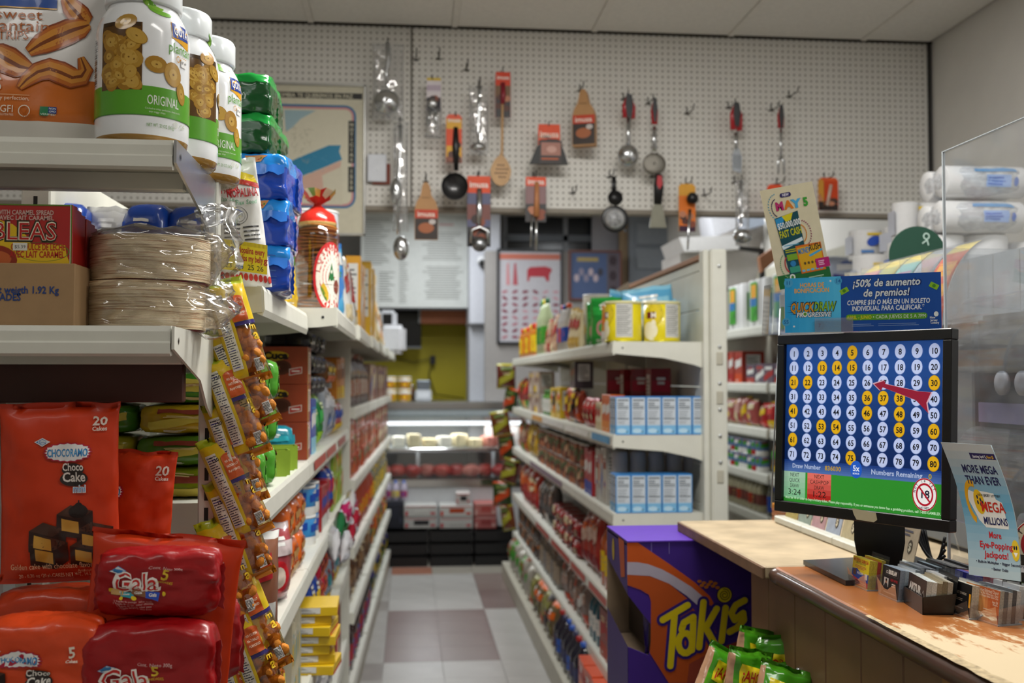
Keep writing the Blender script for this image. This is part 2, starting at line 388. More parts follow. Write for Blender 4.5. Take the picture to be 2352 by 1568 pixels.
# left aisle rack, first three bays
LX = -.272
LR = thing('shelf_rack', 'long cream shelf rack beside the hanging yellow snack bags', 'rack', (0, 0, 0))
panel_slats(LR, -.66, 1.95, 4.66, .1, 1.9, .3)
box('base', -.66, LX-.02, 1.98, 4.65, 0, .1, RACKD, LR, .003)
for y in (1.93, 2.75, 3.7, 4.68): upright(LR, -.66, y, .05, .03, 1.92)
tagm = M('#b5463c', .4)
for z in (1.275, .99, .675, .36, .12):
    for k, (a, b_) in enumerate(((1.93, 2.84), (2.84, 3.75), (3.75, 4.66))):
        shelf(LR, LX, -.64, a, b_, z, 1, RACK)
shelf(LR, LX, -.64, 1.93, 2.75, 1.665, 1)
for a, b_, x in ((2.76, 3.68, -.195), (3.68, 4.6, -.18), (4.6, 5.5, -.165), (5.5, 6.4, -.15), (6.4, 7.3, -.135), (7.3, 8.25, -.12)): shelf(LR, x, -.62, a, b_, 1.683, 1)
o = box('end_panel', -.55, LX+.012, 4.68, 4.715, 0, 1.64, RACK, LR, .003)
for k, (y, c) in enumerate(((2.95, '#b9483d'), (3.4, '#c25247'), (3.95, '#b04a40'))):
    q = mk('price_strip', [(LX+.0125, y, 1.243), (LX+.0125, y+.4, 1.243), (LX+.0105, y+.4, 1.268), (LX+.0105, y, 1.268)], [(0, 1, 2, 3)], M(c, .4, nz=.5, sc=60), LR)
# second left block, slightly turned
L2 = thing('shelf_rack', 'worn cream shelf rack farther down the aisle, in line after the first', 'rack', (-.25, 4.73, 0), -math.atan(.1/3.75))
for z in (1.365, 1.04, .74, .45, .14):
    for k in range(4): shelf(L2, 0, -.4, .02+k*.93, .93+k*.93, z, 1)
panel_slats(L2, -.41, .02, 3.72, .1, 1.66, .3)
box('base', -.4, 0, .02, 3.72, 0, .1, RACKD, L2, .003)
# right aisle rack
RX = .787; RB = 1.13
RR = thing('shelf_rack', 'tall cream shelf rack ending in a slotted post, blue cartons on its shelves', 'rack')
for z in (1.64, 1.28, .98, .635, .35):
    for k in range(4): shelf(RR, RX, RB, 3.96+k*.98, 4.94+k*.98, z, -1)
panel_slats(RR, 1.145, 3.98, 5.4, .1, 1.96); panel_slats(RR, 1.145, 5.42, 7.88, .1, 1.86)
box('wood_cap', 1.13, 1.16, 4.0, 5.4, 1.965, 1.985, M('#9a6a45', .6), RR, .002)
box('base', .70, 1.15, 3.98, 7.9, 0, .12, RACKD, RR, .003)
po = box('upright', 1.128, 1.15, 3.93, 3.99, 0, 1.995, RACK, RR, .003)
po = box('upright', 1.15, 1.212, 3.90, 3.96, 0, 1.995, RACK, RR, .005, 2)
for z in (1.93, 1.62, 1.48, 1.38, 1.28, 1.18, .95, .9): lathe('bolt', [(.007, 0), (.007, .004), (.004, .007)], STEEL, po, 8, 'y', loc=(1.181, 3.9, z))
for z in (1.55, 1.4, 1.1): box('slot_cover', 1.168, 1.194, 3.896, 3.9, z, z+.05, RACKD, po, .002)
upright(RR, 1.15, 5.41, .05, .03, 1.93)
STR = [('#d89a3c', 6.1, 6.6, 1.28), ('#d8d6d0', 5.25, 6.05, 1.28), ('#e6e4de', 4.5, 5.15, 1.28), ('#3a9ad0', 4.02, 4.42, 1.28), ('#8a7686', 5.3, 6.7, .98), ('#c5564c', 4.1, 4.5, .635), ('#c5564c', 4.6, 5.0, .635), ('#c0544a', 5.05, 5.7, .635), ('#b8554c', 5.8, 6.4, .635)]
for c, y, e, z in STR:
    mk('price_strip', [(RX-.0125, e, z-.038), (RX-.0125, y, z-.038), (RX-.0105, y, z-.01), (RX-.0105, e, z-.01)], [(0, 1, 2, 3)], M(c, .4, nz=.35, sc=50), RR)
# right wall rack
WX = 1.95
WR = thing('shelf_rack', 'white shelf rack on the far wall behind the monitor, paper towels on top', 'rack')
for z in (1.79, 1.47, 1.22, .97, .74):
    for k in range(3): shelf(WR, WX, 2.29, 4.6+k*.95, 5.5+k*.95, z, -1, brk=(k == 0))
box('back_panel', 2.285, 2.3, 4.6, 7.4, 0, 2.2, RACKD, WR); 
# display end rack nearest the camera
EX = -.338; EF = 1.55; EB = 1.86
ER = thing('shelf_rack', 'nearest cream end rack holding plantain jars, wafers and cakes', 'rack')
def eshelf(z, mat=RACK):
    o = box('shelf', -1.25, EX, EF, EB-.02, z-.022, z, mat, ER, .002)
    pf = [(0, .004), (-.008, .004), (-.011, -.004), (-.011, -.018), (-.015, -.021), (-.015, -.036), (-.010, -.040), (0, -.038)]; n = len(pf)
    V = [(x, EF+a, z+c) for x in (-1.25, EX-.003) for a, c in pf]
    mk('price_rail', V, [tuple(range(n)), tuple(range(n, 2*n))[::-1]]+[(i, i+n, (i+1) % n+n, (i+1) % n) for i in range(n)], mat, o)
    pts = [(EF-.014, z+.003), (EF-.014, z-.03), (EF+.05, z-.045), (EF+.18, z-.075), (EF+.24, z-.12), (EB, z-.15), (EB, z), (EF+.1, z+.002)]
    n = len(pts); x0, x1 = EX-.001, EX+.003
    V = [(x0, a, c) for a, c in pts]+[(x1, a, c) for a, c in pts]
    b = mk('bracket', V, [tuple(range(n)), tuple(range(n, 2*n))[::-1]]+[(i, i+n, (i+1) % n+n, (i+1) % n) for i in range(n)], STEEL if z > 1.7 else RACK, o)
    mk('rivet', [(x1+.0008, EF+.012+.004*math.cos(PI/2*i), z-.017+.006*math.sin(PI/2*i)) for i in range(4)], [(0, 1, 2, 3)], BLACK, o)
    box('stiffener', -1.25, EX-.01, EF+.1, EF+.12, z-.05, z-.022, mat, o, .002)
    return o
eshelf(1.84); eshelf(1.571); box('base_deck', -1.25, EX, 1.36, EB-.02, 1.03, 1.05, RACK, ER, .002)
upright(ER, EX-.008, EB, .03, .03, 1.9); upright(ER, -1.26, EB, .03, .03, 1.9)
box('back_panel', -1.24, -.62, EB+.005, EB+.02, 1.3, 1.5, PEG, ER)
box('wood_rail', -1.24, -.352, EF+.13, EF+.15, 1.462, 1.532, M('#4a2418', .5, nz=.3, sc=8), ER, .002)
# the counter, its worn wooden top and plank front
CZ = 1.12; CX = .722
ct = thing('counter', 'worn wooden checkout counter with a dark rounded edge and plank front', 'counter')
wm = bpy.data.materials.new('worn_wood'); wm.use_nodes = True; t = wm.node_tree; b = t.nodes['Principled BSDF']
tc = t.nodes.new('ShaderNodeTexCoord'); mp = t.nodes.new('ShaderNodeMapping'); mp.inputs['Scale'].default_value = (12, 4.2, 9); t.links.new(tc.outputs['Object'], mp.inputs[0])
n1 = t.nodes.new('ShaderNodeTexNoise'); n1.inputs['Scale'].default_value = 1.6; n1.inputs['Detail'].default_value = 8; n1.inputs['Roughness'].default_value = .68; t.links.new(mp.outputs[0], n1.inputs[0])
sp = t.nodes.new('ShaderNodeSeparateXYZ'); t.links.new(tc.outputs['Object'], sp.inputs[0])
def node(op, a, b_=None, c=None):
    n = t.nodes.new('ShaderNodeMath'); n.operation = op
    for i, q in enumerate((a, b_, c)):
        if q is None: continue
        if isinstance(q, (int, float)): n.inputs[i].default_value = q
        else: t.links.new(q, n.inputs[i])
    return n.outputs[0]
# wear grows towards the customer's end (small y) and fades near the card holders
wy = node('MULTIPLY', node('SUBTRACT', 1.58, sp.outputs[1]), 1.1); wx_ = node('MULTIPLY', node('SUBTRACT', node('ABSOLUTE', node('SUBTRACT', sp.outputs[0], .80)), .1), -1.2)
ws = node('ADD', node('ADD', n1.outputs[0], node('MINIMUM', wy, .35)), node('MINIMUM', wx_, .06))
rp = t.nodes.new('ShaderNodeValToRGB'); rp.color_ramp.elements[0].position = .60; rp.color_ramp.elements[0].color = (*hx('#ac6e3c'), 1); rp.color_ramp.elements[1].position = .66; rp.color_ramp.elements[1].color = (*hx('#c9b592'), 1)
e = rp.color_ramp.elements.new(.5); e.color = (*hx('#a0602f'), 1); t.links.new(ws, rp.inputs[0]); t.links.new(rp.outputs[0], b.inputs['Base Color'])
rr = t.nodes.new('ShaderNodeMapRange'); rr.inputs[1].default_value = .6; rr.inputs[2].default_value = .66; rr.inputs[3].default_value = .3; rr.inputs[4].default_value = .7; t.links.new(ws, rr.inputs[0]); t.links.new(rr.outputs[0], b.inputs['Roughness'])
WOOD_D = M('#4c3124', .35, nz=.3, sc=12, coat=.3)
topn = box('worktop', CX+.012, 1.5, .45, 2.06, CZ-.03, CZ, wm, ct, .004)
prof = [(0.03, -.006), (.013, -.0022), (.004, -.006), (0, -.015), (.003, -.026), (.012, -.034), (.03, -.036)]
V, Fs = [], []; N = 40
for i in range(N+1):
    y = .45+(2.06-.45)*i/N; dx = -.02*max(0, 1.3-y)
    for a, c in prof: V.append((CX+dx+a, y, CZ+c+.0015*noise.noise(Vector((y*9, 0, 0)))))
n = len(prof)
for i in range(N):
    for j in range(n-1): Fs.append((i*n+j, i*n+j+1, (i+1)*n+j+1, (i+1)*n+j))
Fs += [tuple(range(n)), tuple(range(N*n, N*n+n))[::-1]]
mk('rounded_edge', V, Fs, WOOD_D, ct, True)
V, Fs = [], []   # strip where the veneer has broken off along the edge
for i in range(61):
    y = .5+(1.62-.5)*i/60; wd = .006+.012*abs(noise.noise(Vector((y*7, 2, 1))))+.014*max(0, 1-abs(y-1.25)/.35); x0 = CX+.004-.02*max(0, 1.3-y)+.003*noise.noise(Vector((y*30, 5, 0)))
    V += [(x0, y, CZ+.0012), (x0+wd, y, CZ+.0022)]
    if i: Fs.append((2*i-2, 2*i-1, 2*i+1, 2*i))
mk('chipped_edge', V, Fs, M('#c7b28c', .85, nz=.5, sc=90, bump=.4), ct, True)
topf = box('worktop', CX-.006, 1.6, 2.062, 2.735, CZ-.024, CZ+.001, M('#c4b090', .5, nz=.34, sc=11, bump=.05), ct, .003)
box('worktop_edge', CX-.012, CX-.006, 2.062, 2.735, CZ-.026, CZ-.001, M('#75573f', .6, nz=.3, sc=20), ct, .002)
PLK = M('#7c5e42', .5, nz=.3, sc=5, bump=.05)
y = .5; rng = random.Random(4)
while y < 2.2:
    wd = .152 if y > 1.3 else .13; box('plank', CX+.038, CX+.05, y+.0015, min(y+wd, 2.285)-.0015, 0, CZ-.03, PLK, ct, .002); y += wd
box('batten', CX+.03, CX+.04, 1.39, 1.43, 0, CZ-.035, M('#9a7038', .5, nz=.2), ct, .002)
box('counter_body', CX+.052, 1.45, .5, 2.28, 0, CZ-.03, M('#3a2c22', .7), ct)
# items on the plank front: small hooks
for y, z in ((2.0, .93), (1.86, .915)): lathe('screw_hook', [(.003, 0), (.006, .003), (.004, .01)], STEEL, ct, 8, 'y', loc=(CX+.036, y, z))
# ---------------- nearest end rack ----------------
CHIP = ['#b48a34', '#a87c2a', '#c09a44', '#997024', '#ad8632']
def chip(p, x, z, rx, rz, rot, l, rng, n=16):
    p.disc(x, z, rx, rz, '#a87a22', l, n, rot, 1); p.disc(x, z, rx*.93, rz*.93, rng.choice(CHIP), l+.4, n, rot, 1)
    p.disc(x, z, rx*.5, rz*.45, '#c29c48', l+.6, 10, rot); p.disc(x, z, rx*.12, rz*.1, '#7a5518', l+.8, 6, rot)
def banana(p, x, z, s, l=2, flip=1):
    for i, (dx, dz, r, q, c) in enumerate(((-.012, .012, .016, -.5, '#5f9a28'), (-.004, .006, .02, -.3, '#7fb33a'), (.008, -.002, .022, -.15, '#6aa62e'))):
        pts = []; n = 12
        for k in range(n+1): a = PI*(1.05+.9*k/n); pts.append((math.cos(a)*r, math.sin(a)*r*.45))
        for k in range(n, -1, -1): a = PI*(1.05+.9*k/n); pts.append((math.cos(a)*r, math.sin(a)*r*.12+.001))
        p.poly([(x+(dx+a*math.cos(q)-b*math.sin(q))*s*flip, z+(dz+a*math.sin(q)+b*math.cos(q))*s) for a, b in pts], c, l+i*.3)
JP = [(.168, .0675), (.182, .0655), (.196, .060), (.207, .0535), (.212, .051), (.2135, .0545), (.217, .056), (.252, .056)]
def goya(loc, rot, label):
    T = thing('snack_jar', label, 'jar', loc, rot); R = .0675; rng = random.Random(int(loc[1]*100))
    def cf(z, a): return '#9a7434' if z < .012 else '#e9ecee'
    lathe('body', [(.045, 0), (.058, .001), (.064, .006), (.0665, .014), (R, .03), (R, .168), (.0655, .182), (.060, .196), (.0535, .207), (.051, .212), (.051, .216), (.02, .2165)], A(.18, coat=.6), T, 48, colf=cf)
    lathe('lid', [(.0545, .214), (.056, .217), (.056, .252), (.0535, .257), (.02, .258), (0, .258)], M('#e4eaec', .25, coat=.4), T, 40)
    p = Pr(); gx0, gx1 = -.115, .2
    p.rect(gx0, .042, gx1, .085, '#5aa02c', 1, 60, 2); p.rect(gx0, .0415, gx1, .043, '#3f8420', 1.4, 60, 1)
    p.rect(-.034, .078, .03, .178, '#5a3d18', 1.5, 12, 6); p.rect(-.032, .172, .028, .178, '#3c2810', 1.7, 10, 1)
    for k in range(30): chip(p, rng.uniform(-.024, .02), rng.uniform(.086, .160), rng.uniform(.009, .015), rng.uniform(.008, .014), rng.uniform(0, 3), 1.8+k*.12, rng, 12)
    chip(p, .006, .178, .017, .0115, .35, 6, rng); chip(p, .022, .157, .0165, .0105, -.5, 7, rng)
    chip(p, .050, .118, .0165, .0125, -.1, 6, rng); chip(p, .076, .108, .015, .0185, .2, 7, rng); chip(p, .092, .083, .009, .017, .2, 6, rng)
    p.poly([(.074, .163), (.112, .152), (.112, .180), (.074, .188)], '#e2a62c', 2); p.rect(.075, .1645, .111, .187, '#1d3f94', 3, 6, 1); p.text('GOYA', .093, .169, .0135, '#f2f2f2', 4, 1, fit=.031)
    p.text('plantain', .094, .142, .0155, '#5f9f32', 3, 0, fit=.052); p.text('CHIPS', .094, .129, .010, '#d79a3a', 3, 0, fit=.025)
    p.rect(.092, .124, .106, .137, '#f4f4f2', 4, 3, 1); p.text('$7.69', .099, .129, .004, '#333333', 5)
    p.text('ORIGINAL', .062, .0585, .0145, '#eef2e8', 3, 0, fit=.050)
    p.text('Cooked to crispy perfection, there aren\'t', .062, .051, .0028, '#dfead0', 3, 0, fit=.055); p.text('any soggy chips', .052, .0465, .0028, '#dfead0', 3, 0, fit=.024)
    p.text('NET WT. 20 OZ (567g)', .058, .026, .0052, '#6b9a48', 3, 0, fit=.042)
    for r_ in (.0045,): p.ring(.082, .034, r_*.8, r_, '#d8dcc8', 3, 16); p.text('U', .082, .032, .0045, '#d8dcc8', 3)
    p.text('GF', .096, .030, .0075, '#c9d2b8', 3)
    banana(p, .052, .206, 1.0)
    for k in range(22): p.rect(-.066, .09+k*.0032, -.052, .09+k*.0032+(.0018 if k % 3 else .0009), '#2a2a2a', 2)
    def mp(x, z, e):
        r = R
        for (za, ra), (zb, rb) in zip(JP, JP[1:]):
            if za <= z <= zb: r = ra+(rb-ra)*(z-za)/(zb-za)
        return ((r+e)*math.sin(x/R), -(r+e)*math.cos(x/R), z)
    mp = cv(mp, .02)
    p.build('label_print', T, mp, A(.22, coat=.5), .0006, .00012); return T
SZ = 1.84
goya((-.403, 1.615, SZ), -.22, 'nearest large plantain chips jar with clear window at the rack corner')
goya((-.384, 1.752, SZ), .94, 'second plantain chips jar, half hidden behind the nearest jar')
goya((-.368, 1.889, SZ), -.14, 'third plantain chips jar, farthest back of the three jars')
# bag of sweet plantain strips
def strip_shape(p, pts, wd, l):
    def band(f, col, ll, dx=0, dz=0):
        L, Rr = [], []
        for i, (x, z) in enumerate(pts):
            a = pts[max(i-1, 0)]; b = pts[min(i+1, len(pts)-1)]; q = math.hypot(b[0]-a[0], b[1]-a[1]); nx, nz = -(b[1]-a[1])/q, (b[0]-a[0])/q
            k = wd*f*(math.sin(PI*(i+.35)/(len(pts)-.3))**.6); L.append((x+nx*k+dx, z+nz*k+dz)); Rr.append((x-nx*k+dx, z-nz*k+dz))
        for i in range(len(pts)-1): p.poly([L[i], L[i+1], Rr[i+1], Rr[i]][::-1], col, ll)
    band(1, '#8a3d14', l); band(.86, '#b8641f', l+.5); band(.6, '#d08a34', l+1, .001, .001); band(.15, '#7a3c14', l+1.5)
T = thing('snack_bag', 'large white and orange bag of sweet plantain strips on the top shelf', 'snack bag', (-.565, 1.64, SZ), .06)
S_ = bagS(.27, .33, .085, 3, .004, 'stand', .05)
bag('pouch', S_, lambda u, v: ('#6e3a1c' if u > .8 and v < .14 else '#d9d6cf') if v < .115 else '#c8691d' if v < .335-.03*u else '#e3e1de', A(.3, coat=.5, bump=.1, sc=20), T, 30, 40)
p = Pr(); C_ = lambda px, py: (((px-102)*.00068), (325-py)*.00068)
def B_(px, py): return ((px-85)*.000675, (328-py)*.000675)
for s, px, py, h, c, f in (('sweet', 53, 35, .0165, '#b5642a', .069), ('plantain', 50, 63, .0185, '#b5642a', .098), ('STRIPS', 37, 84, .0145, '#b5642a', .056)):
    x, z = B_(px, py); p.text(s, x, z, h, c, 4, 0, fit=f)
x, z = B_(60, 3); p.rect(x-.07, z-.002, x+.05, z+.03, '#2450a0', 3, 8, 2); p.rect(x-.07, z-.004, x+.05, z-.002, '#d8a23a', 3, 8, 1)
strip_shape(p, [B_(150, -20), B_(165, 0), B_(182, 18), B_(195, 35), B_(202, 40)], .018, 3)
strip_shape(p, [B_(78, 112), B_(105, 92), B_(135, 72), B_(165, 58), B_(190, 48), B_(205, 40)], .021, 4)
strip_shape(p, [B_(-15, 108), B_(10, 118), B_(35, 132), B_(60, 145), B_(85, 150)], .022, 4)
strip_shape(p, [B_(62, 195), B_(78, 175), B_(100, 156), B_(125, 148), B_(150, 155), B_(175, 165), B_(195, 160), B_(203, 145), B_(192, 118)], .018, 6)
x, z = B_(8, 200); p.text('OS', x, z, .019, '#f0e6da', 5, fit=.022)
x, z = B_(20, 222); p.text('fried to crispy perfection,', x, z, .006, '#f0dcc4', 5, fit=.088)
p.rect(B_(-20, 0)[0], B_(0, 211)[1], B_(85, 0)[0], B_(0, 210)[1], '#e8c49a', 5, 6, 1)
for px, t_, r_ in ((5, 'U', .006), (75, 'V', .009)):
    x, z = B_(px, 246); p.ring(x, z, r_*.85, r_, '#eadfce', 5, 16); p.text(t_, x, z-.003, .007, '#c8691d' if t_ == 'V' else '#eadfce', 5)
x, z = B_(37, 250); p.text('GFI', x, z, .011, '#eadfce', 5, fit=.02); p.text('GLUTEN FREE', x, z-.005, .003, '#eadfce', 5, fit=.02)
x, z = B_(85, 260); p.text('Vegan', x, z, .008, '#c8691d', 6, fit=.02)
x, z = B_(110, 256); p.rect(x, z, x+.012, z+.014, '#2a7a50', 5); p.rect(x+.012, z+.004, x+.024, z+.014, '#1f3f80', 5); p.text('NON', x+.018, z+.010, .003, '#ffffff', 6); p.text('GMO', x+.018, z+.0055, .003, '#ffffff', 6); p.text('VERIFIED', x+.012, z+.001, .0028, '#e0f0e0', 6, fit=.022)
p.build('label_print', T, bagmap(S_, .27, .33), A(.35, coat=.3), .0008, .00008)
# ---- wafer carton in its cardboard tray ----
Z2 = 1.571
T = thing('cardboard_tray', 'open brown cardboard tray with blue print holding red wafer cartons', 'tray', (0, 0, 0))
KB = M('#a5855f', .75, nz=.1, sc=30, bump=.05)
xr = P(176, 700, Y=1.575).x; xl = -1.0; zt = P(100, 606, Y=1.575).z
box('front_wall', xl, xr, 1.565, 1.569, Z2+.001, zt, KB, T, .001); box('side_wall', xr-.004, xr, 1.569, 1.80, Z2+.001, zt, KB, T, .001)
box('bottom', xl, xr-.004, 1.569, 1.80, Z2, Z2+.004, KB, T); box('side_wall', xl, xl+.004, 1.569, 1.80, Z2+.001, zt, KB, T)
p = Pr(); q = lambda px, py: (P(px, py, Y=1.565).x, P(px, py, Y=1.565).z)
x, z = q(135, 674); p.text('Net weigth 1.92 Kg', x, z, .0105, '#26427e', 1, 1, 'r', fit=.099); x, z = q(48, 690); p.text('UNIDADES', x, z, .0105, '#26427e', 1, 1, 'r', fit=.06)
p.build('lettering', T, front(1.565), PRINT(), .0006)
RC = M('#a81f1c', .3, coat=.4)
for k in range(10):
    lab = 'red and yellow wafer carton at the front of the cardboard tray' if k == 0 else 'thin red wafer carton standing on edge, '+('', 'first', 'second', 'third', 'fourth', 'fifth', 'sixth', 'seventh', 'eighth', 'ninth')[k]+' behind the front carton in the tray'
    T = thing('wafer_carton', lab, 'carton', (0, 0, 0), 0, None if k == 0 else 'red wafer cartons in the cardboard tray')
    y = 1.572+k*.0225; zc = P(100, 470, Y=1.575).z-(k*.0035 if k else 0)
    box('body', xl+.01, xr-.006-(.001*(k % 3)), y, y+.0215, Z2+.005, zc, RC, T, .001)
    if k == 0:
        p = Pr(); q = lambda px, py: (P(px, py, Y=1.572).x, P(px, py, Y=1.572).z); x1, z1 = q(162, 475); x0, z0 = q(-60, 606)
        p.rect(x1, z0, x1+.0025, z1+.003, '#5d7a2c', 1); p.rect(x1, z0, x1+.001, z1+.003, '#d8d8c0', 1.3); p.rect(x0, z1+.001, x1, z1+.003, '#5d7a2c', 1)
        pts = [(160, 607), (159, 600), (153, 585), (150, 562), (72, 560), (60, 540), (30, 515), (0, 505), (-60, 500), (-60, 607)]
        p.poly([q(*a) for a in pts][::-1], '#d8b21c', 1.2)
        x, z = q(40, 598); p.disc(x-.03, z, .03, .022, '#8a2c14', 1.6, 20); p.disc(x-.03, z+.002, .022, .012, '#b85c2c', 1.8, 16)
        for s, px, py, h, c, f in (('WAFERS WITH CARAMEL SPREAD', 124, 494, .007, '#c9a79c', .108), ('GAUFRETTES AVEC LAIT CARAMEL', 124, 506, .0065, '#c9a79c', .125)):
            x, z = q(px, py); p.text(s, x, z, h, c, 3, 1, 'r', fit=f)
        x, z = q(130, 553); p.text('OBLEAS', x, z, .0285, '#2a2a14', 3, 2, 'r', fit=.121); p.text('OBLEAS', x, z+.001, .0268, '#e9dfc8', 4, 1, 'r', fit=.118); p.text('OBLEAS', x, z+.001, .026, '#b01f1c', 5, 0, 'r', fit=.117)
        x, z = q(98, 578); p.ring(x, z, .036, .0375, '#5d7a2c', 2, 32, .38)
        x, z = q(150, 575); p.text('CON DULCE DE LECHE', x, z, .0095, '#b01f1c', 4, 1, 'r', fit=.076); x, z = q(148, 592); p.text('AVEC LAIT CARAMEL', x, z, .0095, '#b01f1c', 4, 1, 'r', fit=.076)
        x, z = q(50, 572); p.rect(x-.012, z-.002, x+.008, z+.009, '#d9d6cc', 6); p.text('$5.39', x-.002, z+.001, .005, '#444444', 7)
        p.build('label_print', T, front(1.572), A(.35, coat=.3), .0005)
# ---- stacks of round wafers in clear bags ----
WF = bpy.data.materials.new('wafer'); WF.use_nodes = True; t = WF.node_tree; b = t.nodes['Principled BSDF']; tc = t.nodes.new('ShaderNodeTexCoord')
mp_ = t.nodes.new('ShaderNodeMapping'); mp_.inputs['Scale'].default_value = (14, 14, 420); n_ = t.nodes.new('ShaderNodeTexNoise'); n_.inputs['Scale'].default_value = 1; n_.inputs['Detail'].default_value = 5
rp = t.nodes.new('ShaderNodeValToRGB'); rp.color_ramp.elements[0].position = .34; rp.color_ramp.elements[0].color = (*hx('#b58a62'), 1); rp.color_ramp.elements[1].position = .5; rp.color_ramp.elements[1].color = (*hx('#ead8b4'), 1)
t.links.new(tc.outputs['Object'], mp_.inputs[0]); t.links.new(mp_.outputs[0], n_.inputs[0]); t.links.new(n_.outputs[0], rp.inputs[0]); t.links.new(rp.outputs[0], b.inputs['Base Color']); b.inputs['Roughness'].default_value = .8
wc = P(340, 640, Y=1.69); R = .092; SACK = film('clear_sack', (.985, .985, .99), .25, .09, .02)
zs = [Z2+.004, Z2+.004+.074]; hs = [.071, .066]
for k in range(2):
    T = thing('wafer_pack', ('upper' if k else 'lower')+' stack of thin round tan wafers in a crinkled clear bag', 'wafer pack', (wc.x+(.004 if k else -.003), 1.69, zs[k]))
    prof = [(0, 0)]; z = 0
    while z < hs[k]: r = R-.001-.0022*abs(noise.noise(Vector((z*700, k, 0)))); prof += [(r, z), (r, z+.0011), (r-.0012, z+.0013)]; z += .0016
    prof += [(0, hs[k])]
    V = lathe('wafer_pile', prof, WF, T, 64); V['kind'] = 'stuff'
    if k: lathe('paper_disc', [(R-.004, -.0025), (R-.004, -.001), (0, -.001)], M('#7d2430', .4), T, 40)
    else: lathe('paper_disc', [(0, -.0025), (R-.004, -.002), (R-.004, -.0005), (0, -.0005)], M('#7d1f28', .4), T, 40)
    bm = bmesh.new(); bmesh.ops.create_icosphere(bm, subdivisions=5, radius=1)
    for v in bm.verts:
        c = v.co.copy(); a = math.atan2(c.y, c.x); rr_ = R*1.04; q = Vector((c.x, c.y)).length
        z = c.z*(hs[k]/2+.012)*(1 if c.z < 0 or not k else 1.25)+hs[k]/2
        sq = min(1, q*1.35); f = noise.ridged_multi_fractal(Vector((c.x*2.2+k*4, c.y*2.2, c.z*2.2)), 1, 2.1, 2, 1, 2)
        out = 1+.07*(f-.9)*min(1, q*1.2)
        lobe = max(0, math.cos(a+.35))**5*(.55 if k == 0 else .42)*max(0, 1-abs(c.z+(.25 if k == 0 else -.25))*1.1)+max(0, math.cos(a-2.9))**8*.12
        v.co = Vector((math.cos(a)*rr_*sq*(out+lobe), math.sin(a)*rr_*sq*out, max(.002-.0, z+.012*(f-1)*abs(c.z)) if not k else z+.01*(f-1)*abs(c.z)))
    frombm('clear_bag', bm, SACK, T, True)
# knotted tail of the clear bag pulled up towards the post
T = thing('clear_bag', 'loose crumpled clear plastic bag hanging at the rack post above the wafers', 'plastic bag', (0, 0, 0))
V, Fs = [], []; A0 = [P(455, 530, Y=1.72), P(505, 470, Y=1.75), P(520, 560, Y=1.74), P(505, 640, Y=1.73), P(515, 700, Y=1.72), P(490, 780, Y=1.70)]
n = 26
for j in range(n+1):
    t_ = j/n*(len(A0)-1); i0 = min(int(t_), len(A0)-2); c = A0[i0].lerp(A0[i0+1], t_-i0)
    for i in range(17):
        a = 2*PI*i/16; r = .016+.016*noise.noise(Vector((math.cos(a)*1.6, math.sin(a)*1.6, j*.33)))+.012*math.sin(j*.8)**2
        if j in (0, n): r *= .2
        V.append((c.x+math.cos(a)*r*1.2-.006, c.y+math.sin(a)*r, c.z))
for j in range(n):
    for i in range(16): Fs.append((j*17+i, j*17+i+1, (j+1)*17+i+1, (j+1)*17+i))
mk('film_sheet', V, Fs, SACK, T, True)
# ---- cakes on the lowest visible level ----
OR = '#c4360e'
def choco_print(p, x, z, s, mini=True, n20=None):     # logo group around a top anchor, s = metres per photo pixel
    def W(dx, dz): return (x+dx*s, z-dz*s)
    a, b = W(-55, -22); 
    pts = [W(-55-18, -24), W(-55, -33), W(-55+18, -24), W(-55, -14)]; p.poly(pts[::-1], '#dfe3e6', 2); p.poly([W(-55-15, -24), W(-55, -30.5), W(-55+15, -24), W(-55, -16.5)][::-1], '#2a6fb0', 2.5); p.poly([W(-55-13, -24), W(-55, -29), W(-55+13, -24), W(-55, -18)][::-1], '#dfe3e6', 3); q = W(-55, -21); p.text('Ramo', q[0], q[1], 6*s, '#2a6fb0', 4, 0, shear=.3, fit=18*s)
    st_ = []; 
    for i in range(40):
        an = 2*PI*i/40; r = 1.0 if i % 2 else 1.12; st_.append(W(52*r*math.cos(an)*(.92 if abs(math.cos(an)) > .9 else 1.), 20*r*math.sin(an)))
    p.poly(st_, '#b01f3c', 2); st2 = [((a-x)*.92+x, (b-z)*.88+z) for a, b in st_]; p.poly(st2, '#e6e6e6', 3)
    q = W(0, 9); p.text('CHOCORAMO', q[0], q[1], 17*s, '#1f4f8c', 4, 1, fit=88*s); p.text('CHOCORAMO', q[0], q[1], 16*s, '#3fa0dc', 5, 0, fit=86*s)
    dx = 12 if mini else 45
    for ox, oy, w_, h_ in ((dx, 32, 24, 14), (dx+2, 52, 30, 17)): q = W(ox, oy+6); p.disc(q[0], q[1], w_*s, h_*s, '#2a211e', 3, 20)
    q = W(dx, 40); p.text('Choco', q[0], q[1], 17*s, '#e8e2da', 6, 1, fit=46*s); q = W(dx+2, 64); p.text('Cake', q[0], q[1], 21*s, '#e8e2da', 6, 1, fit=50*s)
    if mini: q = W(25, 88); p.text('mini', q[0], q[1], 17*s, '#e8e8e8', 4, 2, fit=29*s); p.text('mini', q[0], q[1], 17*s, '#3a8fd0', 5, 0, fit=28*s)
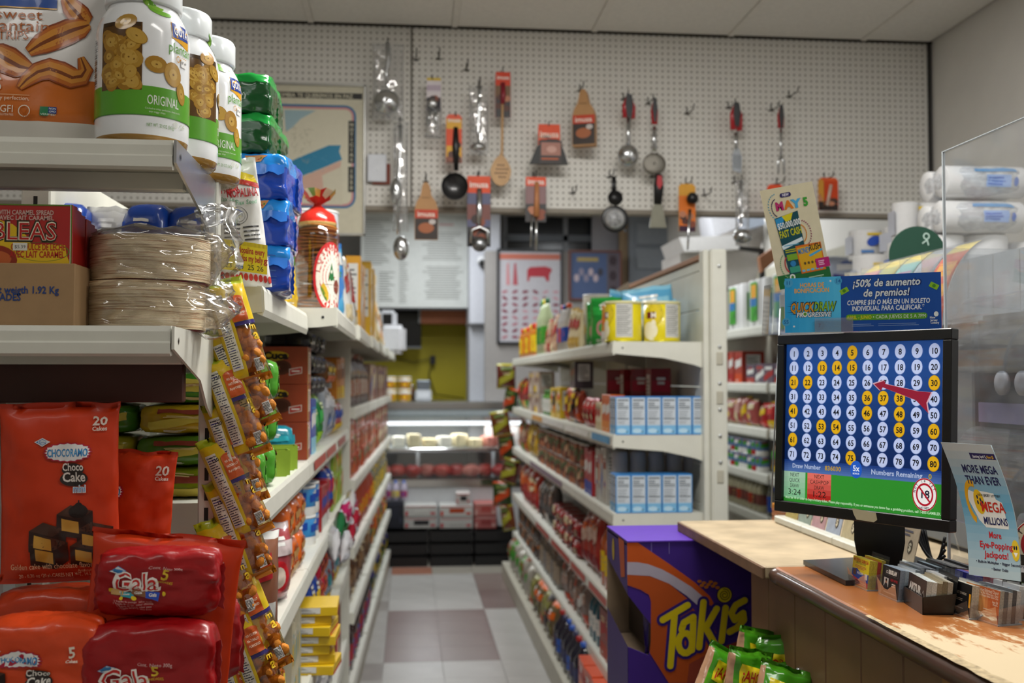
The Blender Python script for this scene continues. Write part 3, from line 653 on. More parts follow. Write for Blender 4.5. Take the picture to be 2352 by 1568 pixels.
def cake(p, x, z, w_, h_, l, cut=True):    # one dipped cake: dark top, front and side faces
    p.poly([(x-w_/2, z+h_*.25), (x-w_*.1, z+h_*.5), (x+w_/2, z+h_*.3), (x+w_*.15, z+h_*.08)][::-1], '#4a2c20', l); p.poly([(x-w_/2, z+h_*.25), (x+w_*.15, z+h_*.08), (x+w_*.15, z-h_/2), (x-w_/2, z-h_*.35)][::-1], '#2e1812', l)
    p.poly([(x+w_*.15, z+h_*.08), (x+w_/2, z+h_*.3), (x+w_/2, z-h_*.25), (x+w_*.15, z-h_/2)][::-1], '#26130e', l)
    if cut: p.poly([(x-w_*.36, z+h_*.13), (x+w_*.1, z+.0), (x+w_*.1, z-h_*.34), (x-w_*.36, z-h_*.22)][::-1], '#c8963c', l+1)
def bigbag(loc, rot, w_, h_, t_, seed, label, full=True, group=None):
    T = thing('cake_bag', label, 'snack bag', loc, rot, group); S_ = bagS(w_, h_, t_, seed, .0055, 'pillow', .035)
    bag('pouch', S_, lambda u, v: '#b8351a' if v > .965 or v < .03 else OR, A(.42, coat=.08, bump=.2, sc=14), T, 24, 34)
    p = Pr(); s = .00066
    if full:
        choco_print(p, .018, h_*.725, s)
        for a in ((.028, h_*.34, .05, .05), (-.012, h_*.25, .055, .05), (.055, h_*.25, .05, .045), (-.01, h_*.175, .055, .05), (.045, h_*.165, .05, .045)): cake(p, *a, 4+a[1]*-8)
        p.disc(.034, h_*.40, .013, .010, '#1c0f0b', 8); p.rect(.033, h_*.40, .035, h_*.46, '#1c0f0b', 8); p.disc(.034, h_*.425, .006, .006, '#1c0f0b', 8)
        p.text('Golden cake with chocolate flavor coating', .005, h_*.085, .0085, '#e8b890', 6, 0, fit=.145); p.text('Artificially Flavored', .05, h_*.06, .004, '#e8b890', 6, 0); p.text('20 - 0.70 oz (20 g) CAKES NET WT. 14.11 oz (400 g)', .01, h_*.035, .006, '#e8c8a8', 6, 0, fit=.13)
    p.text('20', w_*.36, h_*(.87 if full else .8), .015, '#d8c8bc', 5, 1); p.text('Cakes', w_*.36, h_*(.87 if full else .8)-.008, .006, '#d8c8bc', 5, 1)
    p.build('label_print', T, bagmap(S_, w_, h_), A(.35, coat=.3), .0012, .00015); return T
q = P(140, 1335, Y=1.60); bigbag((q.x, 1.60, q.z), (0, -.02, .05), .172, .262, .055, 1, 'upright orange bag of mini chocolate cakes, largest of the cake bags')
q = P(305, 1262, Y=1.70); T = bigbag((q.x-.012, 1.72, q.z-.03), (0, .06, 0), .13, .185, .04, 6, 'orange bag of twenty cakes standing half hidden behind the mini cake bag', False)
p = Pr(); choco_print(p, -.045, .12, .00066); p.build('label_print', T, bagmap(bagS(.13, .185, .04, 6, .0055, 'pillow', .035), .13, .185), A(.35), .0012)
q = P(395, 1600, Y=1.55); bigbag((q.x-.03, 1.56, 1.052), (0, .10, -.05), .22, .225, .05, 9, 'wide orange bag of twenty cakes leaning behind the red cake packs', False)
def flow(loc, rot, w_, d_, h_, seed, label, col, design, name='cake_pack', group=None, nz=.0045):
    T = thing(name, label, 'snack pack', loc, rot, group); F_ = softF(w_, d_, h_, nz, seed)
    soft('wrapper', F_, col, A(.34, coat=.25, bump=.3, sc=22), T, 20)
    c0 = col if isinstance(col, str) else col(0, 0, 0)
    fin('end_seal', w_/2*.93, h_*.8, c0, T); fin('end_seal', -w_/2*.93, h_*.8, c0, T)
    if design:
        p = Pr(); design(p); p.build('label_print', T, softmap(F_, w_, h_), A(.3, coat=.3), .0008, .00015)
    return T
def gala(p, s=.00058):
    def W(dx, dz): return (dx*s, .045-dz*s)
    x, z = W(-92, -38); p.poly([(x-.011, z), (x, z+.0065), (x+.011, z), (x, z-.0065)][::-1], '#3a86c0', 2); p.poly([(x-.0098, z), (x, z+.0056), (x+.0098, z), (x, z-.0056)][::-1], '#e4e6e8', 3); p.text('Ramo', x, z-.0018, .0038, '#2a6fb0', 4, 0, shear=.3, fit=.012)
    x, z = W(-48, 12); p.text('Gala', x, z-.002, .029, '#f0e9e2', 3, 2, fit=.066); p.text('Gala', x, z-.002, .029, '#c3201c', 5, 0, fit=.063)
    x, z = W(22, -16); p.text('5', x, z, .0165, '#d9b62a', 4, 1); p.text('UNIDADES', x, z-.006, .0036, '#d9b62a', 4, 0)
    x, z = W(12, -43); p.text('Cont. Neto 300g', x+.006, z, .0048, '#dcb8b4', 4, 0)
    for k, (dx, dz, c) in enumerate(((-90, 18, '#d8b070'), (-65, 27, '#2f9aa8'), (-38, 22, '#8a5a3c'), (-8, 30, '#2a52c0'))):
        x, z = W(dx, dz); p.poly([(x-.009, z+.006), (x+.009, z+.003), (x+.009, z-.007), (x-.009, z-.003)][::-1], c, 3+k*.4); p.text('Gala', x, z-.002, .004, '#f0ece6', 6, 1)
    for dx, dz in ((-106, 12), (-78, 37), (-50, 37), (18, 27)): x, z = W(dx, dz); p.disc(x, z, .0028, .0028, '#e0c020', 6, 10)
    for k, s_ in enumerate(('2 Tajadas de ponqué sabor vainilla', '1 Tajada de ponqué sabor chocolate', '1 Tajada de ponqué sabor coco', '1 Tajada de ponqué sabor fresa')): x, z = W(-52, 47+k*6); p.text(s_, x, z, .0026, '#e0b0aa', 4, 0)
RED = '#980d12'
q = P(350, 1422, Y=1.46); flow((q.x, 1.50, q.z), (0, .02, .06), .162, .07, .09, 2, 'upper red pack of five cake slices on top of another red pack', RED, gala)
q = P(335, 1530, Y=1.44); flow((q.x, 1.47, 1.052), (0, .015, .04), .172, .08, q.z+.055-1.052, 5, 'lower red cake slice pack directly under the upper red pack', RED, gala)
flow((q.x+.022, 1.60, 1.052), (0, 0, .3), .15, .06, .120, 8, 'dark red cake pack standing behind the two red packs', '#8f1216', None)
def five(p):
    choco_print(p, -.02, .085, .00062, False); p.text('5', .048, .0875, .016, '#e8dccc', 5, 1); p.text('Cakes', .048, .080, .0055, '#e8dccc', 5, 1)
    p.text('Golden cake with chocolate flavor coating', .058, .031, .0075, '#ecc09a', 5, 0, 'r', fit=.13); p.text('Artificially Flavored', .058, .025, .0035, '#ecc09a', 5, 0, 'r'); p.text('5 - 2.29 oz (65 g) CAKES NET WT. 11.46 oz (325 g)', .058, .014, .0058, '#ecc8a8', 5, 0, 'r', fit=.1)
    cake(p, -.062, .055, .05, .04, 4)
q = P(88, 1565, Y=1.42); flow((q.x-.01, 1.47, 1.052), (0, 0, .03), .158, .085, .132, 11, 'wide orange pack of five chocolate cakes beside the red packs', '#d4461b', five)
q = P(130, 1380, Y=1.6); T = flow((q.x, 1.61, 1.052), 0, .17, .09, q.z+.02-1.052, 13, 'orange choco cake pack lying under the upright mini cake bag', '#b83a18', lambda p: (choco_print(p, .0, .105, .00056, False)))
T = thing('cardboard_box', 'plain grey cardboard box at the back of the cake shelf', 'box', (-.78, 1.7, 1.052)); box('carton_body', -.12, .12, -.1, .1, 0, .42, M('#77706c', .7), T, .004); box('flap', -.121, .121, -.03, -.026, .40, .4215, M('#8d8680', .7), T)
# ---- yellow snack bags hanging from the strip at the post ----
PW, PHh = .068, .188
def snack(loc, rot, seed, label):
    T = thing('puffed_snack_bag', label, 'snack bag', loc, rot, 'yellow snack bags on the clip strip'); S_ = bagS(PW, PHh, .046, seed, .003, 'pillow', .07)
    win = lambda u, v: u > -.28 and .075 < v < .53
    bag('pouch', S_, lambda u, v: None if win(u, v) else '#a9b51c' if v > .93 else '#33266a' if .53 < v < .56 and u > -.28 else '#c77a1a' if v < .075 else '#d8b81a', A(.3, coat=.4, bump=.1, sc=30), T, 16, 28)
    bag('clear_window', S_, lambda u, v: '#ffffff' if win(u, v) else None, film('snack_film', (1, .88, .6), .35, .05), T, 16, 28)
    for me in T.children:
        if me.name.startswith('pouch'): me.data.materials[0] = A(.3, coat=.4, bump=.1, sc=30)
    rng = random.Random(seed); pm_ = None
    for k in range(11):
        u = -.08+.29*(k % 3)+.05*rng.random(); v = .145+.105*(k//3)+.03*rng.random()
        if pm_ is None: PUFF = lathe('corn_puff', [(.0, -.015), (.006, -.0135), (.0095, -.007), (.0088, 0), (.0098, .007), (.006, .013), (0, .015)], PM, T, 10); pm_ = PUFF.data; o = PUFF
        else: o = bpy.data.objects.new('corn_puff', pm_); COL.objects.link(o); o.parent = T
        o.scale = (1.2, 1.0, 1.15); o.location = (u*PW/2, -.003-.003*(k % 2), v*PHh); o.rotation_euler = (rng.uniform(-1, 1), rng.uniform(-1.5, 1.5), rng.uniform(0, 3))
    p = Pr(); p.rect(-.030, .028, -.0125, .160, '#d9d6c8', 1, 4, 16)
    for k in range(30): z = .032+k*.0042; p.rect(-.029, z, -.0145-.006*((k*7) % 3)/3, z+.0016, '#3a3a48' if k % 7 else '#2a2a7a', 2, 2, 1)
    p.text('130', -.017, .146, .006, '#2a2a30', 3, 1); p.text('Nutrition Facts', -.0205, .154, .003, '#2a2a30', 3, 1, fit=.016)
    p.rect(-.007, .108, .021, .148, '#c2541c', 1.5, 5, 5); p.disc(.007, .148, .014, .006, '#c2541c', 1.4)
    for k, s_ in enumerate(('NO GLUTEN', 'NATURALLY', 'FLAVORED')): p.text(s_, .007, .138-k*.009, .0042, '#f0d9c0', 3, 1, fit=.021)
    p.rect(.008, .018, .022, .04, '#e4e2dc', 3, 2, 2)
    for k in range(7): p.rect(.0085+k*.0019, .020, .0095+k*.0019, .038, '#1c1c20', 4)
    p.text('a', .026, .072, .018, '#e6be28', 3, 1); p.text('m', .024, .09, .012, '#e6be28', 3, 1)
    p.build('label_print', T, bagmap(S_, PW, PHh), A(.35, coat=.3), .0009, .00012)
    return T
PM = M('#dd8a22', .75, nz=.3, sc=120, bump=.3)
tops = [(508, 648), (506, 755), (497, 818), (500, 922), (490, 1003), (503, 1098), (488, 1190), (532, 1312), (540, 1395), (520, 1468), (524, 1550)]
ordn = ['top', 'second', 'third', 'fourth', 'fifth', 'sixth', 'seventh', 'eighth', 'ninth', 'tenth', 'lowest']
for i, (px, py) in enumerate(tops):
    q = P(px+6, py-4, Y=1.86-.0); R_ = (-.10, -.29-.05*((i*5) % 3), .32-.06*((i*3) % 3))
    m = Matrix.Rotation(R_[2], 3, 'Z') @ Matrix.Rotation(R_[1], 3, 'Y') @ Matrix.Rotation(R_[0], 3, 'X')
    q.y = 1.84+.010*(i % 2); off = m @ Vector((0, 0, PHh)); snack(tuple(q-off), R_, 20+i, ordn[i]+' yellow bag of orange corn puffs on the hanging strip')
T = thing('clip_strip', 'thin metal clip strip holding the yellow snack bags on the post', 'display strip')
a, c = P(497, 640, Y=1.885), P(500, 1600, Y=1.885)
box('strip', a.x-.006, a.x+.006, 1.884, 1.886, c.z, a.z, STEEL, T)
for px, py in tops: q = P(px+12, py-6, Y=1.88); tube('clip', [(q.x-.012, 1.885, q.z+.006), (q.x-.004, 1.87, q.z+.008), (q.x+.002, 1.86, q.z-.006), (q.x-.006, 1.858, q.z-.012)], .0011, BLACK, T, 5)
# ---------------- makers for shelf goods: base centre at the origin, front towards -y ----------------
def deco(p, w, h, pal, seed):
    r = random.Random(seed); c1, c2, c3 = (list(pal)*3)[1:4]; k = r.randrange(5)
    if k == 0: p.rect(-w/2, h*.62, w/2, h*.8, c1, 1, 6, 2); p.disc(0, h*.35, w*.3, min(w*.3, h*.22), c2, 1.5, 16); p.disc(0, h*.35, w*.2, min(w*.2, h*.14), c3, 2, 14)
    elif k == 1: p.rect(-w/2, 0, w/2, h*.3, c1, 1, 6, 2); p.poly([(-w*.4, h*.45), (w*.4, h*.55), (w*.4, h*.8), (-w*.4, h*.7)], c2, 1.5)
    elif k == 2: p.disc(0, h*.6, w*.38, min(w*.38, h*.26), c1, 1, 20); p.rect(-w*.3, h*.55, w*.3, h*.65, c2, 2, 3, 1); p.rect(-w/2, h*.08, w/2, h*.16, c3, 1, 6, 1)
    elif k == 3: p.rect(-w/2, h*.4, w/2, h*.9, c1, 1, 6, 3); p.disc(w*.1, h*.3, w*.28, min(w*.3, h*.2), c2, 1.4, 14)
    else: p.poly([(-w/2, h*.1), (w/2, h*.45), (w/2, h*.75), (-w/2, h*.4)], c1, 1); p.rect(-w*.38, h*.72, w*.38, h*.88, c2, 1.5, 4, 1)
    p.bars(-w*.32, h*.74 if k not in (2, 4) else h*.56, w*.32, h*.88 if k not in (2, 4) else h*.64, 2, c3 if k else '#eeeeea', 3, .6, r, 'c'); p.bars(-w*.3, h*.05, w*.1, h*.12, 3, '#d8d4c8', 3, .5, r)
def nutri(p, w, h, seed, c='#dcdcd8'):
    r = random.Random(seed); p.rect(-w*.34, h*.28, w*.34, h*.9, c, 1, 2, 2); p.bars(-w*.3, h*.32, w*.3, h*.86, 9, '#55565c', 2, .4, r)
def mk_box(T, w, d, h, pal, seed, side='deco'):
    box('carton_body', -w/2, w/2, -d/2, d/2, 0, h, M(pal[0], .4, nz=.06, coat=.2), T, min(.0015, w*.02))
    p = Pr(); deco(p, w*.94, h, pal, seed); p.build('label_print', T, front(-d/2), None, .0005)
    for nm, mp in (('side_print', sideR(w/2)), ('side_print', sideL(-w/2))):
        p = Pr(); (nutri if side == 'nutri' else lambda p, a, b, s: deco(p, a, b, pal, s))(p, d*.94, h, seed+(1 if side == 'nutri' else 0)); p.build(nm, T, mp, None, .0005)
def mk_bag(T, w, d, h, pal, seed, kind='pillow'):
    S_ = bagS(w, h, d, seed, .004, kind, .05); bag('pouch', S_, lambda u, v: pal[1] if v > .93 or (v < .06 and kind == 'pillow') else pal[0], A(.28, coat=.4, bump=.1, sc=25), T, 10, 14)
    p = Pr(); deco(p, w*.8, h, pal, seed); p.build('label_print', T, bagmap(S_, w, h), A(.35, coat=.3), .002, .0002)
def mk_pack(T, w, d, h, pal, seed):
    F_ = softF(w, d, h, .003, seed); soft('wrapper', F_, pal[0], A(.25, coat=.4, bump=.1, sc=20), T, 7); fin('end_seal', w/2*.94, h*.8, pal[1], T, .01, n=5); fin('end_seal', -w/2*.94, h*.8, pal[1], T, .01, n=5)
    p = Pr(); deco(p, w*.8, h, pal, seed); p.build('label_print', T, softmap(F_, w, h), None, .0012, .0002)
def mk_can(T, w, d, h, pal, seed, lid='#c8c8c6'):
    R = w/2; lathe('body', [(R*.9, 0), (R, .003), (R, h-.006), (R*.96, h-.003)], M(pal[0], .3, coat=.3), T, 24); lathe('lid', [(R*1.01, h-.008), (R*1.01, h), (R*.93, h), (R*.9, h-.003), (0, h-.003)], M(lid, .3, 1. if lid.startswith('#c8') else 0), T, 24)
    p = Pr(); 
    for a in (-R*1.6, 0, R*1.6): q = Pr(); deco(q, w*.85, h, pal, seed); b = len(p.v); p.v += [(x+a, z, l) for x, z, l in q.v]; p.f += [tuple(i+b for i in f) for f in q.f]; p.c += q.c
    p.build('label_print', T, cylm(R), None, .0008)
def mk_jar(T, w, d, h, pal, seed):
    R = w/2; lathe('body', [(R*.8, 0), (R, .006), (R, h*.72), (R*.78, h*.84), (R*.75, h*.86)], M(pal[0], .2, coat=.6), T, 20); lathe('lid', [(R*.8, h*.84), (R*.82, h*.86), (R*.82, h*.99), (R*.76, h), (0, h)], M(pal[1], .35), T, 20)
    p = Pr(); q = (h*.15, h*.65)
    for a in (-2, 0, 2): p.rect(R*a-R*.9, q[0], R*a+R*.9, q[1], pal[2], 1, 6, 2); p.bars(R*a-R*.6, q[0]+.01, R*a+R*.6, q[1]-.01, 4, pal[0], 2, .5, random.Random(seed))
    p.build('label_print', T, cylm(R), None, .0008)
def mk_bottle(T, w, d, h, pal, seed):
    R = w/2; lathe('body', [(R*.85, 0), (R, .006), (R, h*.58), (R*.9, h*.68), (R*.4, h*.82), (R*.32, h*.92)], M(pal[0], .15, coat=.7), T, 18); lathe('cap', [(R*.38, h*.9), (R*.4, h*.91), (R*.4, h*.99), (0, h)], M(pal[1], .4), T, 14)
    p = Pr(); 
    for a in (-2, 0, 2): p.rect(R*a-R, h*.2, R*a+R*1.0, h*.5, pal[2], 1, 6, 2); p.bars(R*a-R*.6, h*.25, R*a+R*.6, h*.45, 3, pal[1], 2, .5, random.Random(seed))
    p.build('label_print', T, cylm(R), None, .0008)
MAKE = {'box': mk_box, 'nbox': lambda *a: mk_box(*a, side='nutri'), 'bag': mk_bag, 'pouch': lambda *a: mk_bag(*a, kind='stand'), 'pack': mk_pack, 'can': mk_can, 'tub': lambda *a: mk_can(*a, lid='#e8e8e6'), 'jar': mk_jar, 'bottle': mk_bottle}
NM = {'box': 'carton', 'nbox': 'carton', 'bag': 'snack_bag', 'pouch': 'food_pouch', 'pack': 'wrapped_pack', 'can': 'food_can', 'tub': 'food_tub', 'jar': 'food_jar', 'bottle': 'bottle'}
CAT = {'box': 'carton', 'nbox': 'carton', 'bag': 'snack bag', 'pouch': 'pouch', 'pack': 'pack', 'can': 'can', 'tub': 'tub', 'jar': 'jar', 'bottle': 'bottle'}
_pr = {}; _used = {}
def put(kind, w, d, h, pal, loc, rz, label, group=None, seed=1, name=None, cat=None):
    k = (kind, w, d, h, tuple(pal), seed)
    if k in _pr:
        r = dup(_pr[k], loc, rz, label, group); r.scale = (1, 1, 1)
        if not group and 'group' in r: del r['group']
        return r
    T = thing(name or NM[kind], label, cat or CAT[kind], loc, rz, group); MAKE[kind](T, w, d, h, pal, seed); _pr[k] = T; return T
rj = random.Random(7)
ORD = 'first second third fourth fifth sixth seventh eighth ninth tenth eleventh twelfth thirteenth fourteenth fifteenth sixteenth seventeenth eighteenth nineteenth twentieth'.split()
def row(side, xf, z, y0, y1, kind, w, d, h, pal, label, stack=1, seed=1, gap=.004, inset=.012, jit=.06, deep=1, skip=0, sx=0.):
    """goods side by side along the aisle; side L faces +x, R faces -x"""
    g = label+' row'; n = max(1, int((y1-y0+gap)/(w+gap))); out = []
    for i in range(n):
        for s in range(stack if not (skip and i % skip == 1) else max(1, stack-1)):
            for q in range(deep):
                y = y0+w/2+i*(w+gap); dd = inset+d/2+q*(d+.004)+rj.uniform(0, .006); xo = xf+sx*(y-y0)
                lb = label+(', %s from the near end' % ORD[i] if n > 1 and i < 20 else '')+((' top layer' if s == stack-1 else ' bottom layer' if s == 0 else ' middle layer') if stack > 1 else '')+((' front' if q == 0 else ' behind') if deep > 1 else '')
                if len(lb.split()) > 16: lb = label+(', %s along' % ORD[i] if n > 1 and i < 20 else '')+((' top' if s == stack-1 else ' bottom' if s == 0 else ' middle') if stack > 1 else '')
                if len(lb.split()) > 16: lb = label
                if i % 3 == 2 and n > 3: pl, sd_ = [pal[0], pal[2], pal[1], pal[3]], seed+7
                elif i % 5 == 1 and n > 3: pl, sd_ = [pal[0], pal[3], pal[2], pal[1]], seed+3
                else: pl, sd_ = pal, seed
                out.append(put(kind, w, d, h, pl, (xo-dd if side == 'L' else xo+dd, y, z+s*(h+.0006)), (PI/2 if side == 'L' else -PI/2)+rj.uniform(-jit, jit), lb, g if n*stack*deep > 1 else None, sd_))
                if stack == 1: k_ = rj.uniform(.9, 1.04); out[-1].scale = (rj.uniform(.94, 1.0), 1, k_ if kind in ('bag', 'pouch') else .5+k_/2)
                if kind in ('bag', 'pouch'): out[-1].rotation_euler = (rj.uniform(-.04, .02), rj.uniform(-.07, .07), out[-1].rotation_euler.z+rj.uniform(-.12, .12))
    if n*stack*deep == 1: 
        if 'group' in out[0]: del out[0]['group']
    return out
RD, YL, GN, BL, WH, OG, BR, BK, TL, PK, CR, SV = '#a8201f', '#e0bc1c', '#3f8f2c', '#1f49a8', '#dcdcd8', '#d8641c', '#6b3a22', '#17171c', '#1f8f9a', '#c92c6c', '#d8c8a0', '#9aa2ac'
LB = '#3d8fd0'
# ---- left aisle rack, first block ----
def L(z, y0, y1, kind, w, d, h, pal, label, **k): return row('L', LX, z, y0, y1, kind, w, d, h, pal, label, **k)
# top shelf: toast packs, green sacks, tostadas, canister, tall goods
ZT = 1.665
def toast(p):
    p.rect(-.03, .0, .065, .085, '#1f6fc0', 1, 8, 8); p.rect(-.066, .0, -.032, .085, '#b9c6d8', 1, 3, 8)
    for k in range(10): p.rect(-.064+k*.0032, 0, -.0625+k*.0032, .085, '#2a5ab8', 1.5, 1, 6)
    p.poly([(-.012, .078), (.03, .084), (.02, .062), (.0, .056)][::-1], '#c98a50', 2)
    for k in range(8): p.disc(-.0+.004*k, .066+.003*(k % 4), .0028, .0028, ('#a8281c', '#4a8a2c', '#e0d8c0')[k % 3], 3, 7)
for k in range(3):
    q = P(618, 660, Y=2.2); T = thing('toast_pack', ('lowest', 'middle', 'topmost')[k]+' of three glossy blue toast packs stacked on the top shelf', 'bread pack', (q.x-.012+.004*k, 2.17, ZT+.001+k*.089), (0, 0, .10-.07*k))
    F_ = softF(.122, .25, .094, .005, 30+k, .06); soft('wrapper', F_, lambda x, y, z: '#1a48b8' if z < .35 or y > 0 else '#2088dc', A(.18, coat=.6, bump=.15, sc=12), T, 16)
    p = Pr(); 
    if k == 0:
        p.rect(-.03, .012, .02, .07, '#a8b4c4', 1, 6, 6)
        for j in range(9): p.line([(-.045+j*.007, .008), (-.04+j*.007, .078)], .0022, '#3b68b8', 2)
        for j in range(7): p.line([(-.046, .01+j*.01), (.03, .012+j*.01)], .0018, '#3b68b8', 2.2)
        p.poly([(-.012, .03), (.012, .025), (.014, .055), (-.006, .062)], '#aab4bc', 2.6)
    else: p.poly([(-.02, .086), (.024, .087), (.012, .072), (-.008, .070)][::-1], '#c98a50', 2)
    for j in range(6): p.disc(-.006+.004*j, .079+.002*(j % 2), .0022, .0018, ('#a8281c', '#4a8a2c')[j % 2], 3, 7)
    p.build('label_print', T, softmap(F_, .118, .09), A(.25, coat=.5), .001); fin('end_seal', .055, .07, '#1f55b0', T, .012)
    # folded flap of film across the near face
    V, Fs = [], []
    for i in range(13):
        u = -1+2*i/12; c = F_(u*.95, -1, .38); V += [(c.x, c.y-.002, c.z+.004), (c.x, c.y-.010-.003*math.sin(i*2.3), c.z-.014-.004*math.cos(i*1.7))]
        if i: Fs.append((2*i-2, 2*i-1, 2*i+1, 2*i))
    mk('film_flap', V, Fs, M('#2a6fc8', .2, coat=.6), T, True)
for k in range(2):
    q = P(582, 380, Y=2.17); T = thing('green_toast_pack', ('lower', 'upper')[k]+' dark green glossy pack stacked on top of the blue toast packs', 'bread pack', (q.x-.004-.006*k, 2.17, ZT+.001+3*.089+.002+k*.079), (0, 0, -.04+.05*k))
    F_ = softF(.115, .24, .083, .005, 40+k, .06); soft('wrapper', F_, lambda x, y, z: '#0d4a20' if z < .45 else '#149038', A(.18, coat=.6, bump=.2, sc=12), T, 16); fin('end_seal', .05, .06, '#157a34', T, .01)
# nopalina pouches and their paper strip
def nopal(loc, rot, w_, h_, lab, back=False):
    T = thing('nopal_pouch', lab, 'pouch', loc, rot); S_ = bagS(w_, h_, .05, 51+back, .004, 'stand', .05)
    bag('pouch', S_, lambda u, v: '#b4b2ae' if u < -.75 else '#e2e2df', A(.3, coat=.5, bump=.12, sc=18), T, 16, 26)
    p = Pr(); p.disc(-.014, h_*.84, .012, .024, '#c23a24', 2, 16); p.poly([(-.012, h_*.92), (.03, h_*.86), (.035, h_*.80), (-.006, h_*.85)][::-1], '#e0c41c', 3); p.poly([(-.006, h_*.845), (.036, h_*.80), (.038, h_*.76), (-.002, h_*.80)][::-1], '#b32a20', 3)
    p.text('NOPALINA', .004, h_*.70, .016, '#c02c34', 4, 1, fit=.058); p.text('Flax Seed', .008, h_*.64, .009, '#4a9a6a', 4, 0, shear=.2, fit=.04); p.ring(-.008, h_*.56, .015, .0162, '#7a7a78', 3); p.ring(-.008, h_*.56, .011, .0118, '#7a7a78', 3); p.text('USA', -.008, h_*.55, .007, '#7a7a78', 3)
    for k in range(4): p.rect(-.004, h_*.46-k*.008, .026, h_*.46-k*.008+.003, '#4a4a4a', 3, 3, 1)
    for k in range(7): p.disc(-.02+.009*k, h_*.1-.002*k, .004, .007, '#c0342c', 3, 8)
    p.build('label_print', T, bagmap(S_, w_, h_), A(.35, coat=.3), .001); return T
q = P(578, 640, Y=1.975); nopal((q.x, 1.985, ZT+.001), (0, -.14, .25), .075, .245, 'white flax seed pouch standing at the shelf end beside the blue packs')
q = P(520, 640, Y=1.96); nopal((q.x+.004, 1.975, ZT+.001), (0, -.06, .1), .06, .25, 'second white seed pouch behind the rack post, mostly covered by the clear plastic')
T = thing('paper_strip', 'yellow printed paper strip with ruler numbers taped in front of the white seed pouch', 'paper strip')
a0, a1 = P(509, 583, Y=1.865), P(614, 592, Y=1.90); hh = P(0, 550, Y=1.88).z-P(0, 620, Y=1.88).z
def mp(x, z, e): u = x/.086; return (a0.x+(a1.x-a0.x)*u, a0.y+(a1.y-a0.y)*u-.006*math.sin(PI*u)-e, a0.z-hh/2+z-.006*u)
p = Pr(); p.rect(0, 0, .086, hh, '#d9c41a', 0, 12, 2)
for k in range(34): p.rect(.001+k*.0025, hh*.86, .002+k*.0025, hh*.995, '#a8901a', 1)
p.text('y!', .018, hh*.42, .0125, '#a82a20', 2, 0, shear=.1); p.text('Nopalina every', .056, hh*.62, .0115, '#a82a20', 2, 1, fit=.050); p.text('Helps my belly', .054, hh*.36, .0115, '#a82a20', 2, 1, fit=.048); p.text('g', .083, hh*.36, .0115, '#a82a20', 2, 1)
for k, s_ in enumerate(('23', '24', '25', '26')): p.text(s_, (.014, .036, .056, .073)[k], hh*.08, .0095, '#2c2a14', 2, 0)
for x in (.014, .036, .056, .073): p.rect(x, hh*.2, x+.0005, hh*.33, '#6a5a14', 2)
p.build('strip_print', T, mp, A(.4), .0004); q = P(536, 571, Y=1.86); tube('black_hook', [(q.x-.012, 1.84, q.z), (q.x, 1.845, q.z), (q.x, 1.9, q.z)], .0028, BLACK, T, 8)
# tostadas bag
T = thing('tostada_bag', 'tall clear bag of stacked orange tostadas tied at the top with red film', 'snack bag', (P(728, 690, Y=2.86).x, 2.86, 1.684), .25)
rng = random.Random(3); pm_ = None
for k in range(26):
    if pm_ is None: o = lathe('tostada', [(0, .0), (.03, .001), (.05, .004), (.053, .0075), (.05, .007), (.03, .003), (0, .003)], M('#c07a2c', .6, nz=.35, sc=60, bump=.2), T, 20); pm_ = o.data
    else: o = bpy.data.objects.new('tostada', pm_); COL.objects.link(o); o.parent = T
    o.location = (rng.uniform(-.002, .002), rng.uniform(-.002, .002), .004+k*.0085); o.rotation_euler = (rng.uniform(-.09, .09), rng.uniform(-.12, .12), rng.uniform(0, 6))
lathe('clear_film', [(.03, 0), (.056, .004), (.058, .05), (.057, .2), (.05, .235)], film('bag_film', (.97, .95, .9), .3, .08), T, 28)
V = lathe('film_top', [(.052, .222), (.052, .235), (.045, .258), (.025, .272), (.012, .282), (.010, .288)], A(.2, coat=.5, bump=.3), T, 24, colf=lambda z, a: '#b89a5c' if z < .23 else '#c42a20')
V, Fs = [], []
for j in range(5):
    for i in range(20): a = 2*PI*i/20; r = .010+.011*j+.006*math.sin(i*1.7+j)*(j > 0); V.append((math.cos(a)*r, math.sin(a)*r, .286+.009*j+.006*math.sin(i*2.9)*(j > 1)))
for j in range(4):
    for i in range(20): k = (i+1) % 20; Fs.append((j*20+i, j*20+k, (j+1)*20+k, (j+1)*20+i))
mk('film_ruffle', V, Fs, A(.2, coat=.5), T, True, [hx('#c42a20' if i//20 < 2 else ('#d8d4b8', '#6a9a4c', '#d8b05c', '#c42a20')[i % 4]) for i in range(len(Fs))])
p = Pr(); p.disc(.03, .085, .050, .095, '#b82a2c', 1, 26, 0, 3); p.disc(.032, .085, .045, .088, '#dcd8cc', 1.6, 26, 0, 3); p.poly([(.02, .075), (.042, .075), (.031, .125)], '#1f6a34', 3); p.disc(.012, .045, .008, .024, '#c8a42c', 3, 12, .3); p.disc(.008, .04, .004, .022, '#5a7a2c', 3.4, 10, .4); p.disc(.05, .06, .012, .02, '#7a3a2c', 3, 10); p.rect(.01, .064, .05, .066, '#7a7a70', 3, 4, 1)
for i, ch in enumerate('TOSTADAS'): a = PI*(.94-.11*i); p.text(ch, .032+.036*math.cos(a), .085+.074*math.sin(a), .013, '#b82a2c', 4, 1, rot=a-PI/2)
p.build('label_print', T, cylm(.0585), A(.3, coat=.3), .0008)
put('pouch', .10, .05, .23, ['#dcb91c', '#c9a41a', '#3a6a2c', '#2a2a20'], (P(690, 690, Y=2.82).x-.03, 2.72, 1.668), 1.2, 'narrow yellow pouch squeezed between the blue packs and the tostadas')
T = thing('tostada_bag', 'second bag of tostadas behind the first one', 'snack bag', (-.27, 3.02, 1.684), .2)
